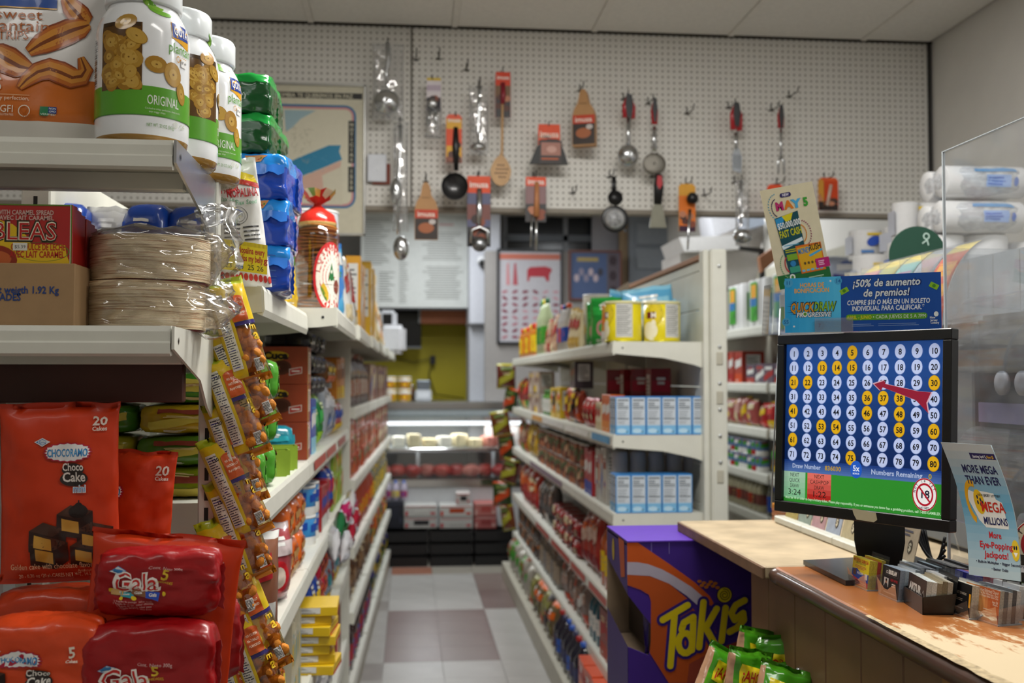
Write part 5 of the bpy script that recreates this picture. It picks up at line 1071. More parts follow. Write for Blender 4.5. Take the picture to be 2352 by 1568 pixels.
# paper goods behind the counter, in front of the right wall
T = thing('storage_rack', 'grey steel storage rack behind the counter carrying the tall paper goods', 'rack', (0, 0, 0))
for z in (.9, 1.35, 1.70): box('shelf_board', 1.62, 2.28, 3.05, 4.32, z-.03, z, RACKD, T, .003)
for x in (1.63, 2.27):
    for y in (3.06, 4.31): box('post', x-.012, x+.012, y-.012, y+.012, 0, 1.8, RACKD, T)
SPEC = [(2005, 560, 3.95, 1, 'small', 'tall single towel roll in printed wrap behind the ticket case', .15, .28), (2085, 560, 3.7, 1, 'blue', 'white towel pack with blue band behind the green round sign', .14, .30), (2135, 560, 3.5, 1, 'small', 'white wrapped towel pack partly behind the clear shield edge', .13, .30)]
for px, py, y, nx, art, lab, w_, h_ in SPEC: q = P(px, 700, Y=y); towels((q.x, y, 1.70), -.2, nx, lab, w_, h_, art)
q = P(2003, 470, Y=4.05); towels((q.x, 4.12, 1.702+.28+.001), -.1, 1, 'short white roll with yellow label on top of the printed towel roll', .13, .12, 'small')
q = P(2060, 470, Y=4.0); towels((q.x, 4.0, 1.981+.0), .3, 1, 'second short white roll with yellow label, beside the first', .11, .12, 'small'); q = P(2060, 560, Y=4.0); towels((q.x, 4.0, 1.70), .3, 1, 'plain white towel roll standing under the second short roll', .12, .28, 'small')
q = P(2100, 430, Y=3.75); towels((q.x, 3.72, 2.001+.0), -.1, 2, 'white wrapped paper pack with blue logo near the wall corner', .10, .15, 'small')
q = P(2230, 600, Y=3.3); towels((q.x-.02, 3.32, 1.70), -.1, 2, 'wide white paper pack with large blue panel seen through the shield', .15, .27, 'blue')
q = P(2290, 600, Y=3.3); towels((q.x+.10, 3.30, 1.70), -.1, 1, 'white paper roll pack with small blue panels at the far edge', .13, .25, 'blue')
for k in range(2):
    q = P(2245, 560, Y=3.3); T = thing('tissue_pack', ('lower', 'upper')[k]+' long white tissue pack with blue letters lying on the paper goods', 'tissue pack', (q.x-.02+.01*k, 3.3, 1.975+k*.115), (0, 0, .0))
    for j in range(2):
        for i in range(2): roll(T, -.14+0*i, -.055+.11*j-.0, .0, .052, .001, PAPER) if False else None
    for j in range(2):
        o = lathe('paper_roll', [(.014, 0), (.050, 0), (.052, .004), (.052, .27), (.050, .274), (.014, .274)], PAPER, T, 20); o.rotation_euler = (0, PI/2, 0); o.location = (-.14, -.05+.1*j, .053)
    F_ = softF(.285, .215, .108, .003, k, .2); wr_ = soft('wrapper', F_, '#dfe1e6', film('tissue_film', (.96, .97, 1), .35, .15, .5), T, 9); p = Pr(); p.rect(-.06, .085, .10, .1, '#4a8ac0', 1, 6, 1); p.text('Ropty', .02, .04, .034, '#3a66b8', 2, 1, fit=.115) if False else None
    p.rect(-.02, .022, .075, .07, '#8aa8dc', 1, 5, 3); p.bars(-.015, .03, .07, .066, 3, '#3a60b8', 2, .6, random.Random(3)); p.disc(.095, .045, .010, .02, '#4a70c0', 2); p.build('label_print', T, softmap(F_, .285, .108), None, .001)
# ---------------- tools hanging on the perforated board ----------------
TY = 4.30; PX = TY/2400*1.012            # metres per photo pixel on the tools' plane
def at(px, py, y=TY): return P(px, py, Y=y)
HK = M('#4a4642', .4, .6)
def hook(px, py, lab, l=.05, tilt=None, group=None):
    q = at(px, py, TY-.02); T = thing('peg_hook', lab, 'hook', (q.x, PY, q.z), 0, group)
    tube('wire', [(0, 0, .012), (0, -.006, .0), (0, -l-.055, -.004), (0, -l-.066, .016)], .0026, HK, T, 6); tube('cross_bar', [(-.013, -.002, .001), (.013, -.002, .001)], .0028, HK, T, 6); tube('back_leg', [(0, -.003, .03), (0, -.003, -.004)], .0026, HK, T, 6)
E_ = 'empty black hook on the perforated board, '
for px, py, s in ((957, 118, 'next to the panel joint'), (1010, 116, 'second to the side of the panel joint'), (1075, 142, 'just above the bagged clear ladle'), (1595, 246, 'between the red slotted spoon and the red turner'), (1835, 206, 'highest, nearest the wall corner'), (1325, 433, 'under the wooden cutting boards'), (1635, 438, 'above the grey door, beside the orange carded masher')): hook(px, py, E_+s)
INX = M('#c4c6c8', .22, 1., nz=.05); INXD = M('#8a8c8e', .3, 1., nz=.1); REDH = M('#b8202a', .35, coat=.4); GRYH = M('#3f4144', .45)
ORC = '#e04a14'; BAGF = film('poly_bag', (.96, .96, .96), .28, .07, .08)
def tool(name, lab, px, py, cat='utensil', rot=0, hk=True):
    q = at(px, py); T = thing(name, lab, cat, (q.x, TY, q.z), rot)
    if hk: hook(px, py, 'black hook carrying the '+' '.join(lab.split(', ')[0].split()[:11]), .04)
    return T
def Z_(dy): return -dy*PX
def card(T, x0, y0, x1, y1, cols, word=None, yb=.004, r_=random.Random(5)):
    """printed hang card: px offsets from the hook"""
    X0, X1, z0, z1 = x0*PX, x1*PX, Z_(y1), Z_(y0); c = .012; pts = [(X0, z0), (X1, z0), (X1, z1-c), (X1-c, z1), (X0+c, z1), (X0, z1-c)]
    poly('hang_card', pts, yb, yb+.002, M(cols[0], .45), T); p = Pr(); h_ = z1-z0
    for li, (a, b_, c_) in enumerate(cols[1]): p.rect(X0+.001, z0+h_*a, X1-.001, z0+h_*b_, c_, 1+li*.5, 2, 1)
    for k in range(5): p.disc(X0+(X1-X0)*r_.uniform(.2, .8), z0+h_*r_.uniform(.1, .45), (X1-X0)*.22, h_*.07, r_.choice(['#8a4a34', '#5a3428', '#b87a5c', '#3a2c28']), 3.2+k*.2, 10)
    if word: p.text(word, (X0+X1)/2, z0+h_*word_z[0], (X1-X0)*.26, '#f0e4dc', 5.5, 1, fit=(X1-X0)*.8)
    p.build('card_print', T, front(yb), None, .0006)
word_z = [.84]
def bowl(T, cx, cy, rx, rz, mat, name='bowl', dep=.03, conv=1):
    V, Fs = [], []; n, m = 28, 7
    for j in range(m+1):
        f = j/m
        for i in range(n): a = 2*PI*i/n; V.append((cx*PX+rx*PX*math.sin(f*PI/2)*math.cos(a), -conv*dep*math.cos(f*PI/2), Z_(cy)+rz*PX*math.sin(f*PI/2)*math.sin(a)))
    for j in range(m):
        for i in range(n): k = (i+1) % n; Fs.append((j*n+i, j*n+k, (j+1)*n+k, (j+1)*n+i))
    o = mk(name, V, Fs, mat, T, True); so = o.modifiers.new('s', 'SOLIDIFY'); so.thickness = .0015; return o
def stem(T, pts, r, mat, name='stem', flat=.5): return tube(name, [(x*PX, 0, Z_(y)) for x, y in pts], [q*PX for q in r] if isinstance(r, list) else r*PX, mat, T, 8, flat)
def polybag(T, x0, y0, x1, y1, seed=1):
    w_, h_ = (x1-x0)*PX, (y1-y0)*PX; S_ = bagS(w_, h_, .035, seed, .008, 'pillow', .04); o = bag('clear_bag', S_, '#ffffff', BAGF, T, 14, 20); o.location = ((x0+x1)/2*PX, 0, Z_(y1)); return o
T = tool('ladle', 'large clear-bagged steel ladle hanging highest above the wall switch', 890, 92); stem(T, [(0, 5), (2, 40), (-3, 75), (0, 110)], [5, 6, 4, 4], INX); bowl(T, -2, 143, 30, 28, INX, dep=.04); polybag(T, -34, 8, 38, 185, 3)
T = tool('can_opener', 'small steel opener on a white and purple card', 993, 178); card(T, -13, 0, 20, 78, ('#d8d0d4', ((.0, .42, '#1c1420'), (.62, .78, '#b8a8b8'), (.92, 1, '#d8b83c'))), None); p = Pr(); bowl(T, 0, 60, 11, 10, INX, 'opener_wheel', .01); stem(T, [(-6, 75), (-9, 110)], [5, 4], INX, 'lever'); stem(T, [(7, 70), (9, 118)], [4, 5], INX, 'lever'); polybag(T, -16, 70, 22, 140, 5)
T = tool('egg_pan', 'small black frying pan with an orange card on its handle', 1047, 262, 'pan'); card(T, -22, 0, 14, 112, (ORC, ((.0, .9, '#e0a828'), (.35, .7, ORC), (0, .12, '#6a3a24'))), 'imusa'); stem(T, [(0, 30), (0, 75), (1, 130)], [5, 8, 5], BLACK, 'handle')
lathe('pan_body', [(0, .0), (.045, .0), (.052, .012), (.054, .022), (.0555, .022), (.0535, -.002), (.046, -.004), (0, -.004)], M('#1a1a1c', .3, coat=.3), T, 36, 'y', loc=(-3*PX, -.02, Z_(170))).scale = (1, 1, 1)
T = tool('ladle', 'slim bagged steel ladle beside the carded wooden skimmer', 1104, 182); stem(T, [(-2, 15), (-3, 60), (-6, 120), (-4, 150)], [5, 4, 4, 4], INX); bowl(T, -5, 158, 18, 10, INX, dep=.03); polybag(T, -27, 15, 20, 175, 8)
T = tool('wooden_skimmer', 'long wooden skimmer with round holes in its head and a red grip', 1156, 160); card(T, -18, 5, 17, 110, ('#b8342c', ((.0, .45, '#3c3a3c'), (.45, .7, '#7a5a3c'), (.7, 1, '#d8401c'))), 'imusa')
WDL = M('#c9a276', .6, nz=.15, sc=20); stem(T, [(-1, 30), (0, 60), (-2, 80)], [5, 6, 4], M('#8a1c2c', .4), 'grip'); stem(T, [(-2, 80), (-3, 190), (-6, 210)], [3, 3, 6], WDL, 'wood_stem')
pts = [(-6+24*math.cos(2*PI*i/28)*(1-.28*max(0, math.sin(2*PI*i/28))), 234-35*math.sin(2*PI*i/28)) for i in range(28)]
poly('wood_head', [(x*PX, Z_(y)) for x, y in pts], -.006, .004, WDL, T); p = Pr()
for i in range(5):
    for j in range(4):
        if (i in (0, 4) and j in (0, 3)): continue
        p.disc((-18+i*6+(3 if j % 2 else 0))*PX, Z_(222+j*9), 2.2*PX, 2.2*PX, '#5c3f28', 1, 10)
p.build('round_holes_marking', T, front(-.0064), None, .0004)
T = tool('serving_spoon', 'long steel serving spoon reaching below the board, first to the side', 918, 275); stem(T, [(2, 12), (2, 60), (-3, 150), (-2, 262)], [5, 4, 4, 4], INX); bowl(T, 4, 293, 17, 27, INX, dep=.02); polybag(T, -14, 5, 20, 255, 9); bowl(T, -8, 165, 13, 30, INX, 'second_bowl', .015)
T = thing('wall_switch', 'white square switch plate on the board above the long spoon', 'switch', (at(866, 387, 4.39).x, 4.385, at(866, 387, 4.39).z)); q = .0395*1.0; box('switch_plate', -q, q, -.012, .0, -.058, .058, M('#d8dce4', .35), T, .003); box('backing_box', -.02, .055, -.002, .012, -.066, .02, M('#8a4a3c', .7), T, .002); box('led_dot', -.001, .001, -.013, -.012, -.012, -.010, BLACK, T)
WB = M('#b98a58', .55, nz=.12, sc=14)
def board(T, dx=0, dy=0, y=0, nm='board', mat=WB):
    pts = [(-26, 145), (27, 145), (27, 75), (22, 58), (12, 44), (8, 22), (3, 14), (-5, 14), (-9, 22), (-13, 44), (-22, 60), (-26, 75)]
    return poly(nm, [((x+dx)*PX, Z_(b+dy)) for x, b in pts], y-.004, y+.004, mat, T)
T = tool('cutting_board', 'small single wooden board with a red and photo label near the long spoon', 979, 405, 'cutting board'); board(T)
def boardlab(T, y): p = Pr(); p.rect(-25*PX, Z_(144), 26.5*PX, Z_(76), '#3a302c', 1); p.rect(-25*PX, Z_(96), 26.5*PX, Z_(76), '#c23c1c', 2); p.text('imusa', 0, Z_(92), 12*PX, '#ecd8cc', 3, 1, fit=40*PX); p.disc(0, Z_(118), 18*PX, 12*PX, '#a8623c', 2, 16); p.disc(14*PX, Z_(104), 8*PX, 6*PX, '#c8c0bc', 3, 10); p.rect(-10*PX, Z_(50), 8*PX, Z_(48), '#8a6238', 1); p.build('label_print', T, front(y), None, .0006)
boardlab(T, -.004)
T = tool('cutting_board', 'stack of wooden cutting boards with a label hanging together, higher up', 1342, 192, 'cutting board', -.35)
for k in range(5): board(T, 0, 2, -.018+.009*k, 'board')
boardlab(T, -.022)
T = tool('potato_masher', 'steel masher on a long orange topped card', 1101, 398); card(T, -28, 6, 26, 168, ('#26262a', ((.76, 1, ORC), (.28, .76, '#5a5c7a'), (.38, .6, '#7a4a44'))), 'imusa'); stem(T, [(0, 35), (0, 85), (-1, 125)], [6, 7, 4], INX, 'handle')
tube('mashing_frame', [(-18*PX, -.012, Z_(162)), (-18*PX, -.012, Z_(132)), (0, -.012, Z_(124)), (18*PX, -.012, Z_(132)), (18*PX, -.012, Z_(162))], 4*PX, INX, T, 8); lathe('round_base', [(0, 0), (.03, 0), (.032, .006), (.03, .012), (0, .012)], INXD, T, 20, 'y', loc=(0, -.014, Z_(164)), sy=1)
T = tool('bag_sealer', 'black triangular chopping tool under a bright orange card', 1262, 285); card(T, -26, 0, 25, 48, (ORC, ((0, 1, ORC),)), None); p = Pr(); p.text('imusa', 0, Z_(30), 15*PX, '#f0d8c8', 3, 1, fit=44*PX); p.build('lettering', T, front(.004), None, .001)
poly('black_body', [(x*PX, Z_(y)) for x, y in ((-47, 94), (42, 94), (36, 72), (28, 50), (6, 36), (-6, 36), (-30, 54), (-40, 78))], -.012, .004, M('#19191a', .5), T); p = Pr(); p.rect(-24*PX, Z_(92), 28*PX, Z_(40), '#3a3230', 1); p.rect(-20*PX, Z_(74), 25*PX, Z_(44), '#a87466', 2); p.disc(4*PX, Z_(60), 12*PX, 8*PX, '#c89a8c', 3); p.rect(-20*PX, Z_(84), 20*PX, Z_(80), '#b85a2c', 2); p.build('label_print', T, front(-.012), None, .0008)
T = tool('grill_fork', 'wooden handled grill fork on an orange and dark card', 1233, 398); card(T, -26, 8, 22, 112, ('#2a2628', ((.80, 1, ORC), (.4, .8, '#8a6a6c'))), 'imusa'); stem(T, [(0, 20), (0, 60), (-1, 100)], [5, 6, 7], M('#b87a4c', .5), 'wood_handle'); stem(T, [(-1, 100), (-2, 178)], 3, INX, 'steel_rod'); stem(T, [(-12, 95), (-14, 170)], 1.6, INX, 'prong')
def redtool(lab, px, py, hl=88, n=1):
    T = tool('kitchen_spoon', lab, px, py)
    for k in range(n):
        dx = (-8, 8, 0)[k] if n > 1 else 0; y = .014*k
        t_ = tube('grip', [(dx*.4*PX, y, Z_(8)), (dx*PX, y, Z_(32)), (dx*1.1*PX, y, Z_(hl*.85))], [3*PX, 9*PX, 7*PX], REDH, T, 10, .6); poly('grey_inlay', [((dx*.5+a)*PX, Z_(b)) for a, b in ((-3, 4), (3, 4), (6, 30), (2, 60), (-2, 60), (-6, 30))], y-.013, y-.006, GRYH, T)
    return T
T = redtool('red handled steel ladle with a round bowl, first of the red handled tools', 1445, 212, 70, 2); stem(T, [(-1, 60), (-3, 130)], 5, INX); bowl(T, -3, 148, 24, 25, INX, dep=.035)
T = redtool('red handled round skimmer with slots, second of the red handled tools', 1503, 222, 76); stem(T, [(0, 70), (-1, 128)], [4, 6], INX); bowl(T, -1, 158, 27, 25, M('#8c8880', .35, .9, bump=.3, sc=300), dep=.012)
T = redtool('red handled slotted turner, third of the red handled tools', 1692, 232, 80, 2); stem(T, [(-2, 75), (-2, 118)], [5, 4], INX); poly('slotted_blade', [(x*PX, Z_(y)) for x, y in ((-11, 165), (9, 170), (11, 130), (4, 112), (-6, 112), (-12, 130))], -.003, .001, INXD, T)
for k in range(3): box('slot_marking', (-7+6*k)*PX, (-5+6*k)*PX, -.0036, -.003, Z_(160), Z_(128), BLACK, T)
T = redtool('red handled two pronged meat fork, nearest the wall corner', 1793, 238, 68); stem(T, [(0, 60), (0, 130)], 3, INX)
for s_ in (-1, 1): stem(T, [(0, 128), (s_*7, 136), (s_*7, 166)], [4, 3, 2], INX, 'prong')
T = tool('small_strainer', 'round mesh strainer with a black rim and handle', 1412, 395); stem(T, [(-2, 10), (-2, 52)], [5, 6], BLACK, 'handle'); lathe('thumb_rest', [(0, 0), (.03, 0), (.032, .01), (0, .012)], BLACK, T, 20, 'y', loc=(-1*PX, -.01, Z_(62)), sy=1)
lathe('rim', [(.050, 0), (.056, -.003), (.057, .006), (.051, .008)], BLACK, T, 32, 'y', loc=(-1*PX, 0, Z_(110))); lathe('mesh', [(0, .03), (.03, .024), (.051, .002)], film('mesh_screen', (.72, .70, .72), .2, .4, .35), T, 32, 'y', loc=(-1*PX, 0, Z_(110))); box('rest_hook', 22*PX, 28*PX, -.004, .004, Z_(140), Z_(132), BLACK, T)
T = tool('scraper', 'wide grey scraper with a black and red grip', 1513, 395); poly('blade', [(x*PX, Z_(y)) for x, y in ((-23, 130), (18, 130), (10, 85), (4, 70), (-8, 70), (-16, 85))], -.002, .002, M('#7c7a6c', .35, .6), T); stem(T, [(0, 6), (0, 35), (-3, 75)], [8, 12, 9], BLACK, 'grip', .6); poly('red_inlay', [(x*PX, Z_(y)) for x, y in ((-5, 10), (5, 10), (7, 30), (0, 42), (-7, 30))], -.016, -.012, REDH, T)
T = tool('potato_masher', 'masher with black knob on a yellow orange card, over the grey door', 1592, 412); card(T, -34, 10, 6, 122, ('#d89a24', ((0, .12, '#3a1c34'), (.12, .75, '#d8701c'))), None); lathe('knob', [(0, -.02), (.018, -.016), (.026, 0), (.022, .014), (.012, .026), (0, .028)], BLACK, T, 20, loc=(-5*PX, -.02, Z_(48))); stem(T, [(-8, 70), (-12, 130), (-14, 165)], [4, 3, 2], INX)
T = tool('ladle', 'clear-bagged steel ladle beside the promotion card for a fast cash ticket', 1707, 408); stem(T, [(-5, 8), (-8, 60), (-6, 115)], [5, 4, 4], INX); bowl(T, -3, 138, 22, 17, INX, dep=.035); polybag(T, -20, 4, 14, 160, 12)
T = tool('carded_tool', 'tool on an orange card, mostly hidden behind the tilted promotion card', 1806, 412, 'utensil'); card(T, -46, 12, -6, 90, (ORC, ((0, .5, '#3a2c2c'),)), None)
T = tool('carded_tool', 'orange carded tool alone at the end of the lower row of tools', 1918, 400, 'utensil'); card(T, -40, 8, 8, 86, ('#d8561c', ((0, .18, '#2a201c'), (.3, .9, '#c8400f'))), None); stem(T, [(-10, 25), (-20, 75)], 4, M('#c8b0a0', .4), 'grip'); card(T, -44, 12, -30, 80, ('#c88a24', ((0, .2, '#2a201c'),)), None, -.01)
# framed map poster on the board
x0, z1 = at(590, 187, 4.37).x, at(590, 187, 4.37).z; x1 = at(840, 187, 4.37).x; z0 = at(840, 540, 4.37).z
T = thing('map_poster', 'silver framed poster with a coloured map and black title band', 'poster', (x0, 4.385, z0)); W_0, H_0 = x1-x0, z1-z0; fr_ = M('#b8b8b4', .3, .8)
for a in ((0, .008, 0, H_0), (W_0-.008, W_0, 0, H_0), (0, W_0, 0, .008), (0, W_0, H_0-.008, H_0)): box('frame_bar', a[0], a[1], -.012, .006, a[2], a[3], fr_, T, .001)
box('paper_sheet', .008, W_0-.008, -.002, .002, .008, H_0-.008, M('#cdc8b2', .5), T); p = Pr(); k = W_0/250.
def U(px, py): return ((px-590)*k, H_0-(py-187)*k)
def pr_(a, c, l=1): p.poly([U(*q) for q in a][::-1], c, l)
x, z = U(598, 207); p.rect(x, U(0, 221)[1], U(832, 0)[0], z, '#2c2c2a', 1); p.text('COLOMBIA TE QUEREMOS EN PAZ', U(712, 0)[0], U(0, 219)[1], 9.5*k, '#cfcab4', 2, 1, fit=196*k)
def rr(i, c, l): 
    a, b_, c_, d_ = 600+i, 236+i, 818-i, 478-i; r = 26-i; pts = []
    for cx, cy, s in ((c_-r, b_+r, 0), (a+r, b_+r, 1), (a+r, d_-r, 2), (c_-r, d_-r, 3)):
        for q in range(7): t_ = PI/2*(s+q/6); pts.append((cx+r*math.cos(t_), cy-r*math.sin(t_)))
    p.poly([U(*q) for q in pts], c, l)
rr(0, '#2a6f9c', 1.2); rr(5, '#c88a8a', 1.6); rr(10, '#d2cdb8', 2)
pr_([(652, 250), (725, 250), (690, 270), (672, 290), (656, 302)], '#9ab4bc', 3); pr_([(650, 378), (700, 355), (755, 331), (783, 330), (779, 345), (786, 364), (740, 385), (680, 410), (650, 414)], '#2c82a8', 3); pr_([(680, 412), (740, 386), (784, 366), (780, 400), (752, 440), (745, 470), (700, 450)], '#d0ab9a', 3); pr_([(740, 402), (785, 380), (788, 470), (748, 470)], '#cfc9b4', 3.4)
rg = random.Random(3)
for i in range(26): a, b_ = rg.uniform(655, 720), rg.uniform(290, 370); p.line([U(a, b_), U(a+rg.uniform(-9, 9), b_+rg.uniform(-9, 9)), U(a+rg.uniform(-9, 9), b_+rg.uniform(-9, 9))], .7*k, '#a8a48e', 3.6)
for i in range(10): a, b_ = rg.uniform(665, 765), rg.uniform(345, 400); p.line([U(a, b_), U(a+rg.uniform(-14, 14), b_+rg.uniform(-5, 5))], .8*k, '#5a9ab8', 3.6)
pr_([(800, 272), (815, 272), (815, 372), (800, 372)], '#34342f', 4); pr_([(800, 380), (815, 380), (815, 440), (800, 440)], '#34342f', 4)
for i, c in enumerate('NOTICIAS'): p.text(c, U(807.5, 0)[0], U(0, 285+i*11.8)[1], 8*k, '#c8c4ae', 5, 1)
for i, c in enumerate('1550'): p.text(c, U(807.5, 0)[0], U(0, 395+i*13)[1], 9*k, '#c8c4ae', 5, 1)
p.build('map_print', T, front(-.002), None, .0006)
# ---------------- counter goods ----------------
# monitor showing the number draw
T = thing('monitor', 'black monitor showing a blue number draw board with eighty round numbers', 'monitor', (.8205, 1.845, 1.4135), (-.045, 0, -math.radians(59.4)))
SW, SH = .337, .304; BZ = M('#0e0e10', .35, nz=.1); x0, x1, z0, z1 = -SW/2-.017, SW/2+.017, -SH/2-.021, SH/2+.019
for a in ((x0, x1, SH/2, z1), (x0, x1, z0, -SH/2), (x0, -SW/2, -SH/2, SH/2), (SW/2, x1, -SH/2, SH/2)): box('bezel', a[0], a[1], -.010, .012, a[2], a[3], BZ, T, .0015)
box('back_shell', x0+.004, x1-.012, .012, .024, z0+.004, z1-.004, M('#151517', .5), T, .006, 2); box('rear_bulge', -.12, .08, .024, .04, -.1, .09, M('#151517', .5), T, .01)
p = Pr(); E0 = '#1c4494'
def U(u, v): return (-SW/2+u*SW, SH/2-v*SH)
for j in range(14):    # the picture's own blue shading, top to bottom
    f = j/13; c = tuple(a*(1-f)+b*f for a, b in zip(hx('#1c4a94'), hx('#0a2458'))); x, z = U(0, .735*j/14); p.rect(x, U(0, .735*(j+1)/14)[1], SW/2, z, c, 0)
for j in range(6): f = j/5; c = tuple(a*(1-f)+b*f for a, b in zip(hx('#1a3a80'), hx('#4a6aa8'))); p.rect(-SW/2, U(0, .735+.075*(j+1)/6)[1], SW/2, U(0, .735+.075*j/6)[1], c, 0)
p.rect(-SW/2, -SH/2, SW/2, U(0, .81)[1], '#2c8a2c', 0)
HIT = {5, 13, 14, 15, 21, 22, 30, 36, 37, 38, 41, 46, 48, 53, 54, 58, 60, 61, 75, 80}
for n in range(1, 81):
    i, j = (n-1) % 10, (n-1)//10; x, z = U(.055+.0985*i, .06+.0913*j)
    p.disc(x, z, .0112, .0134, '#a88410' if n in HIT else '#6f86b8', 1, 22); p.disc(x, z+.0003, .0104, .0126, '#d8a818' if n in HIT else '#b8c6ee', 2, 22); p.text(str(n), x, z-.0054, .0108, '#14161c', 3, 1, fit=.0060*len(str(n))+.001)
ar = [(.58, .247), (.624, .29), (.637, .268), (.843, .345), (.918, .422), (.907, .36), (.934, .296), (.853, .290), (.655, .247), (.648, .225)]
p.poly([U(*q) for q in ar][::-1] if True else ar, '#c8a8b8', 4); cx, cy = .76, .30; p.poly([U(cx+(a-cx)*.95, cy+(b-cy)*.93) for a, b in ar][::-1], '#8a1a34', 4.5)
x, z = U(.155, .785); p.text('Draw Number', x, z, .0085, '#a8b8d8', 3, 1, fit=.066); x, z = U(.335, .785); p.text('836030', x, z, .0085, '#b89420', 3, 1, fit=.036); x, z = U(.485, .765); p.disc(x, z, .0125, .0160, '#1f58c0', 2, 22); p.text('5x', x, z-.003, .0105, '#dce6f4', 3, 1, fit=.014); p.text('BONUS', x, z-.009, .003, '#dce6f4', 3, 1)
x, z = U(.73, .785); p.text('Numbers Remaining', x, z, .0090, '#a8b8d8', 3, 1, fit=.102); x, z = U(.925, .785); p.text('0', x, z, .0090, '#b8a020', 3, 1)
def bx(u0, u1, c0, c1, L_):
    for j in range(5): f = j/4; c = tuple(a*(1-f)+b*f for a, b in zip(hx(c0), hx(c1))); p.rect(U(u0, 0)[0], U(0, .81+.165*(j+1)/5)[1], U(u1, 0)[0], U(0, .81+.165*j/5)[1], c, 2)
    for k, (s, h) in enumerate(L_): x, z = U((u0+u1)/2, (.838, .872, .906, .952)[k]); p.text(s, x, z-.001, h, '#101410', 3, 0 if k < 3 else 0, fit=(u1-u0)*SW*(.42, .5, .42, .62)[k] if not (k == 1 and 'C' == s[0]) else (u1-u0)*SW*.8)
bx(.0, .15, '#9ac0a8', '#7ab88c', (('NEXT', .0075), ('QUICK', .0075), ('DRAW', .0075), ('3:24', .0115))); bx(.165, .325, '#d86a60', '#a8201c', (('NEXT', .0075), ('CASHPOP', .0075), ('DRAW', .0075), ('1:22', .0115)))
x, z = U(.895, .875); p.disc(x, z, .0235, .0285, '#e6e6e8', 2, 30); p.ring(x, z, .0135, .0165, '#a8182c', 3, 30, 1.2); p.ring(x, z, .0215, .0235, '#a8182c', 3, 30, 1.2); p.text('18', x, z-.006, .014, '#1c2030', 3.5, 1); p.line([(x-.010, z+.012), (x+.010, z-.012)], .003, '#a8182c', 4)
for i, c in enumerate('NOT 18 YET?'): a = PI*(.93-.086*i); p.text(c, x+.0178*math.cos(a), z+.0222*math.sin(a)-.001, .0040, '#1c2030', 4, 1, rot=a-PI/2)
p.text('NO BET.', x, z-.0245, .0036, '#1c2030', 4, 1)
x, z = U(.012, .982); p.text('Must be 18 or older to buy a lottery ticket. Please play responsibly. If you or someone you know has a gambling problem, call 1-800-GAMBLER.', x, z, .0048, '#b8dcb8', 3, 1, 'l', fit=SW*.975)
SCR = M('attr', .25, 0, 0, emit=.45); o = p.build('screen_picture', T, lambda x, z, e: (x, -.0012-e, z), SCR, .0002, .00006); box('screen_panel', -SW/2, SW/2, -.0008, .01, -SH/2, SH/2, BLACK, T)
p = Pr(); p.poly([(-.006, -SH/2+.0015), (.044, -SH/2-.002), (.047, -SH/2-.014), (.040, -SH/2-.019), (.004, -SH/2-.018), (-.002, -SH/2-.009)][::-1], '#b8b092', 1); p.build('tape_scrap', T, front(-.010), M('attr', .8), .0004)
q = P(2030, 1290, Y=2.0); NX = .90; NYY = 1.93
V = [(-.046, 0), (.046, 0), (.046, .20), (-.046, .20)]   # neck with a round cable hole, swivelled with the screen
out = [(-.046, CZ+.012), (.046, CZ+.012), (.046, 1.40), (-.046, 1.40)]; hc = (0.0, 1.268); hr = .021; nn = 24
Vn, Fn = [], []
for y in (0, .022):
    for i in range(nn):
        a = 2*PI*i/nn+PI/4; d = (math.cos(a), math.sin(a)); Vn.append((hc[0]+hr*d[0], y, hc[1]+hr*d[1])); t_ = min((.046/abs(d[0])) if abs(d[0]) > 1e-6 else 9, ((1.40-hc[1])/d[1] if d[1] > 0 else (hc[1]-CZ-.012)/-d[1]) if abs(d[1]) > 1e-6 else 9); Vn.append((hc[0]+d[0]*t_, y, hc[1]+d[1]*t_))
for i in range(nn):
    k = (i+1) % nn; a, b_, c, d = 2*i, 2*i+1, 2*k+1, 2*k; e = 2*nn; Fn += [(a, b_, c, d), (d+e, c+e, b_+e, a+e), (a, d, d+e, a+e), (b_, b_+e, c+e, c)]
inv = T.matrix_basis.inverted()
nk = mk('neck', Vn, Fn, M('#0d0d0e', .3), T); nk.matrix_parent_inverse = inv; nk.location = (NX-.005, NYY, 0); nk.rotation_euler = (0, 0, -.45)
c4 = [P(1845, 1288, Z=CZ+.008), P(1942, 1335, Z=CZ+.008), Vector((1.05, 1.86, CZ+.008)), Vector((1.05, 2.12, CZ+.008))]
Vb = [(*c.xy, CZ+.001) for c in c4]+[(*c.xy, CZ+.010) for c in c4]; bs = mk('stand_base', Vb, [(0, 1, 2, 3), (7, 6, 5, 4), (0, 4, 5, 1), (1, 5, 6, 2), (2, 6, 7, 3), (3, 7, 4, 0)], M('#2c2e33', .22, .3), T); bs.matrix_parent_inverse = inv
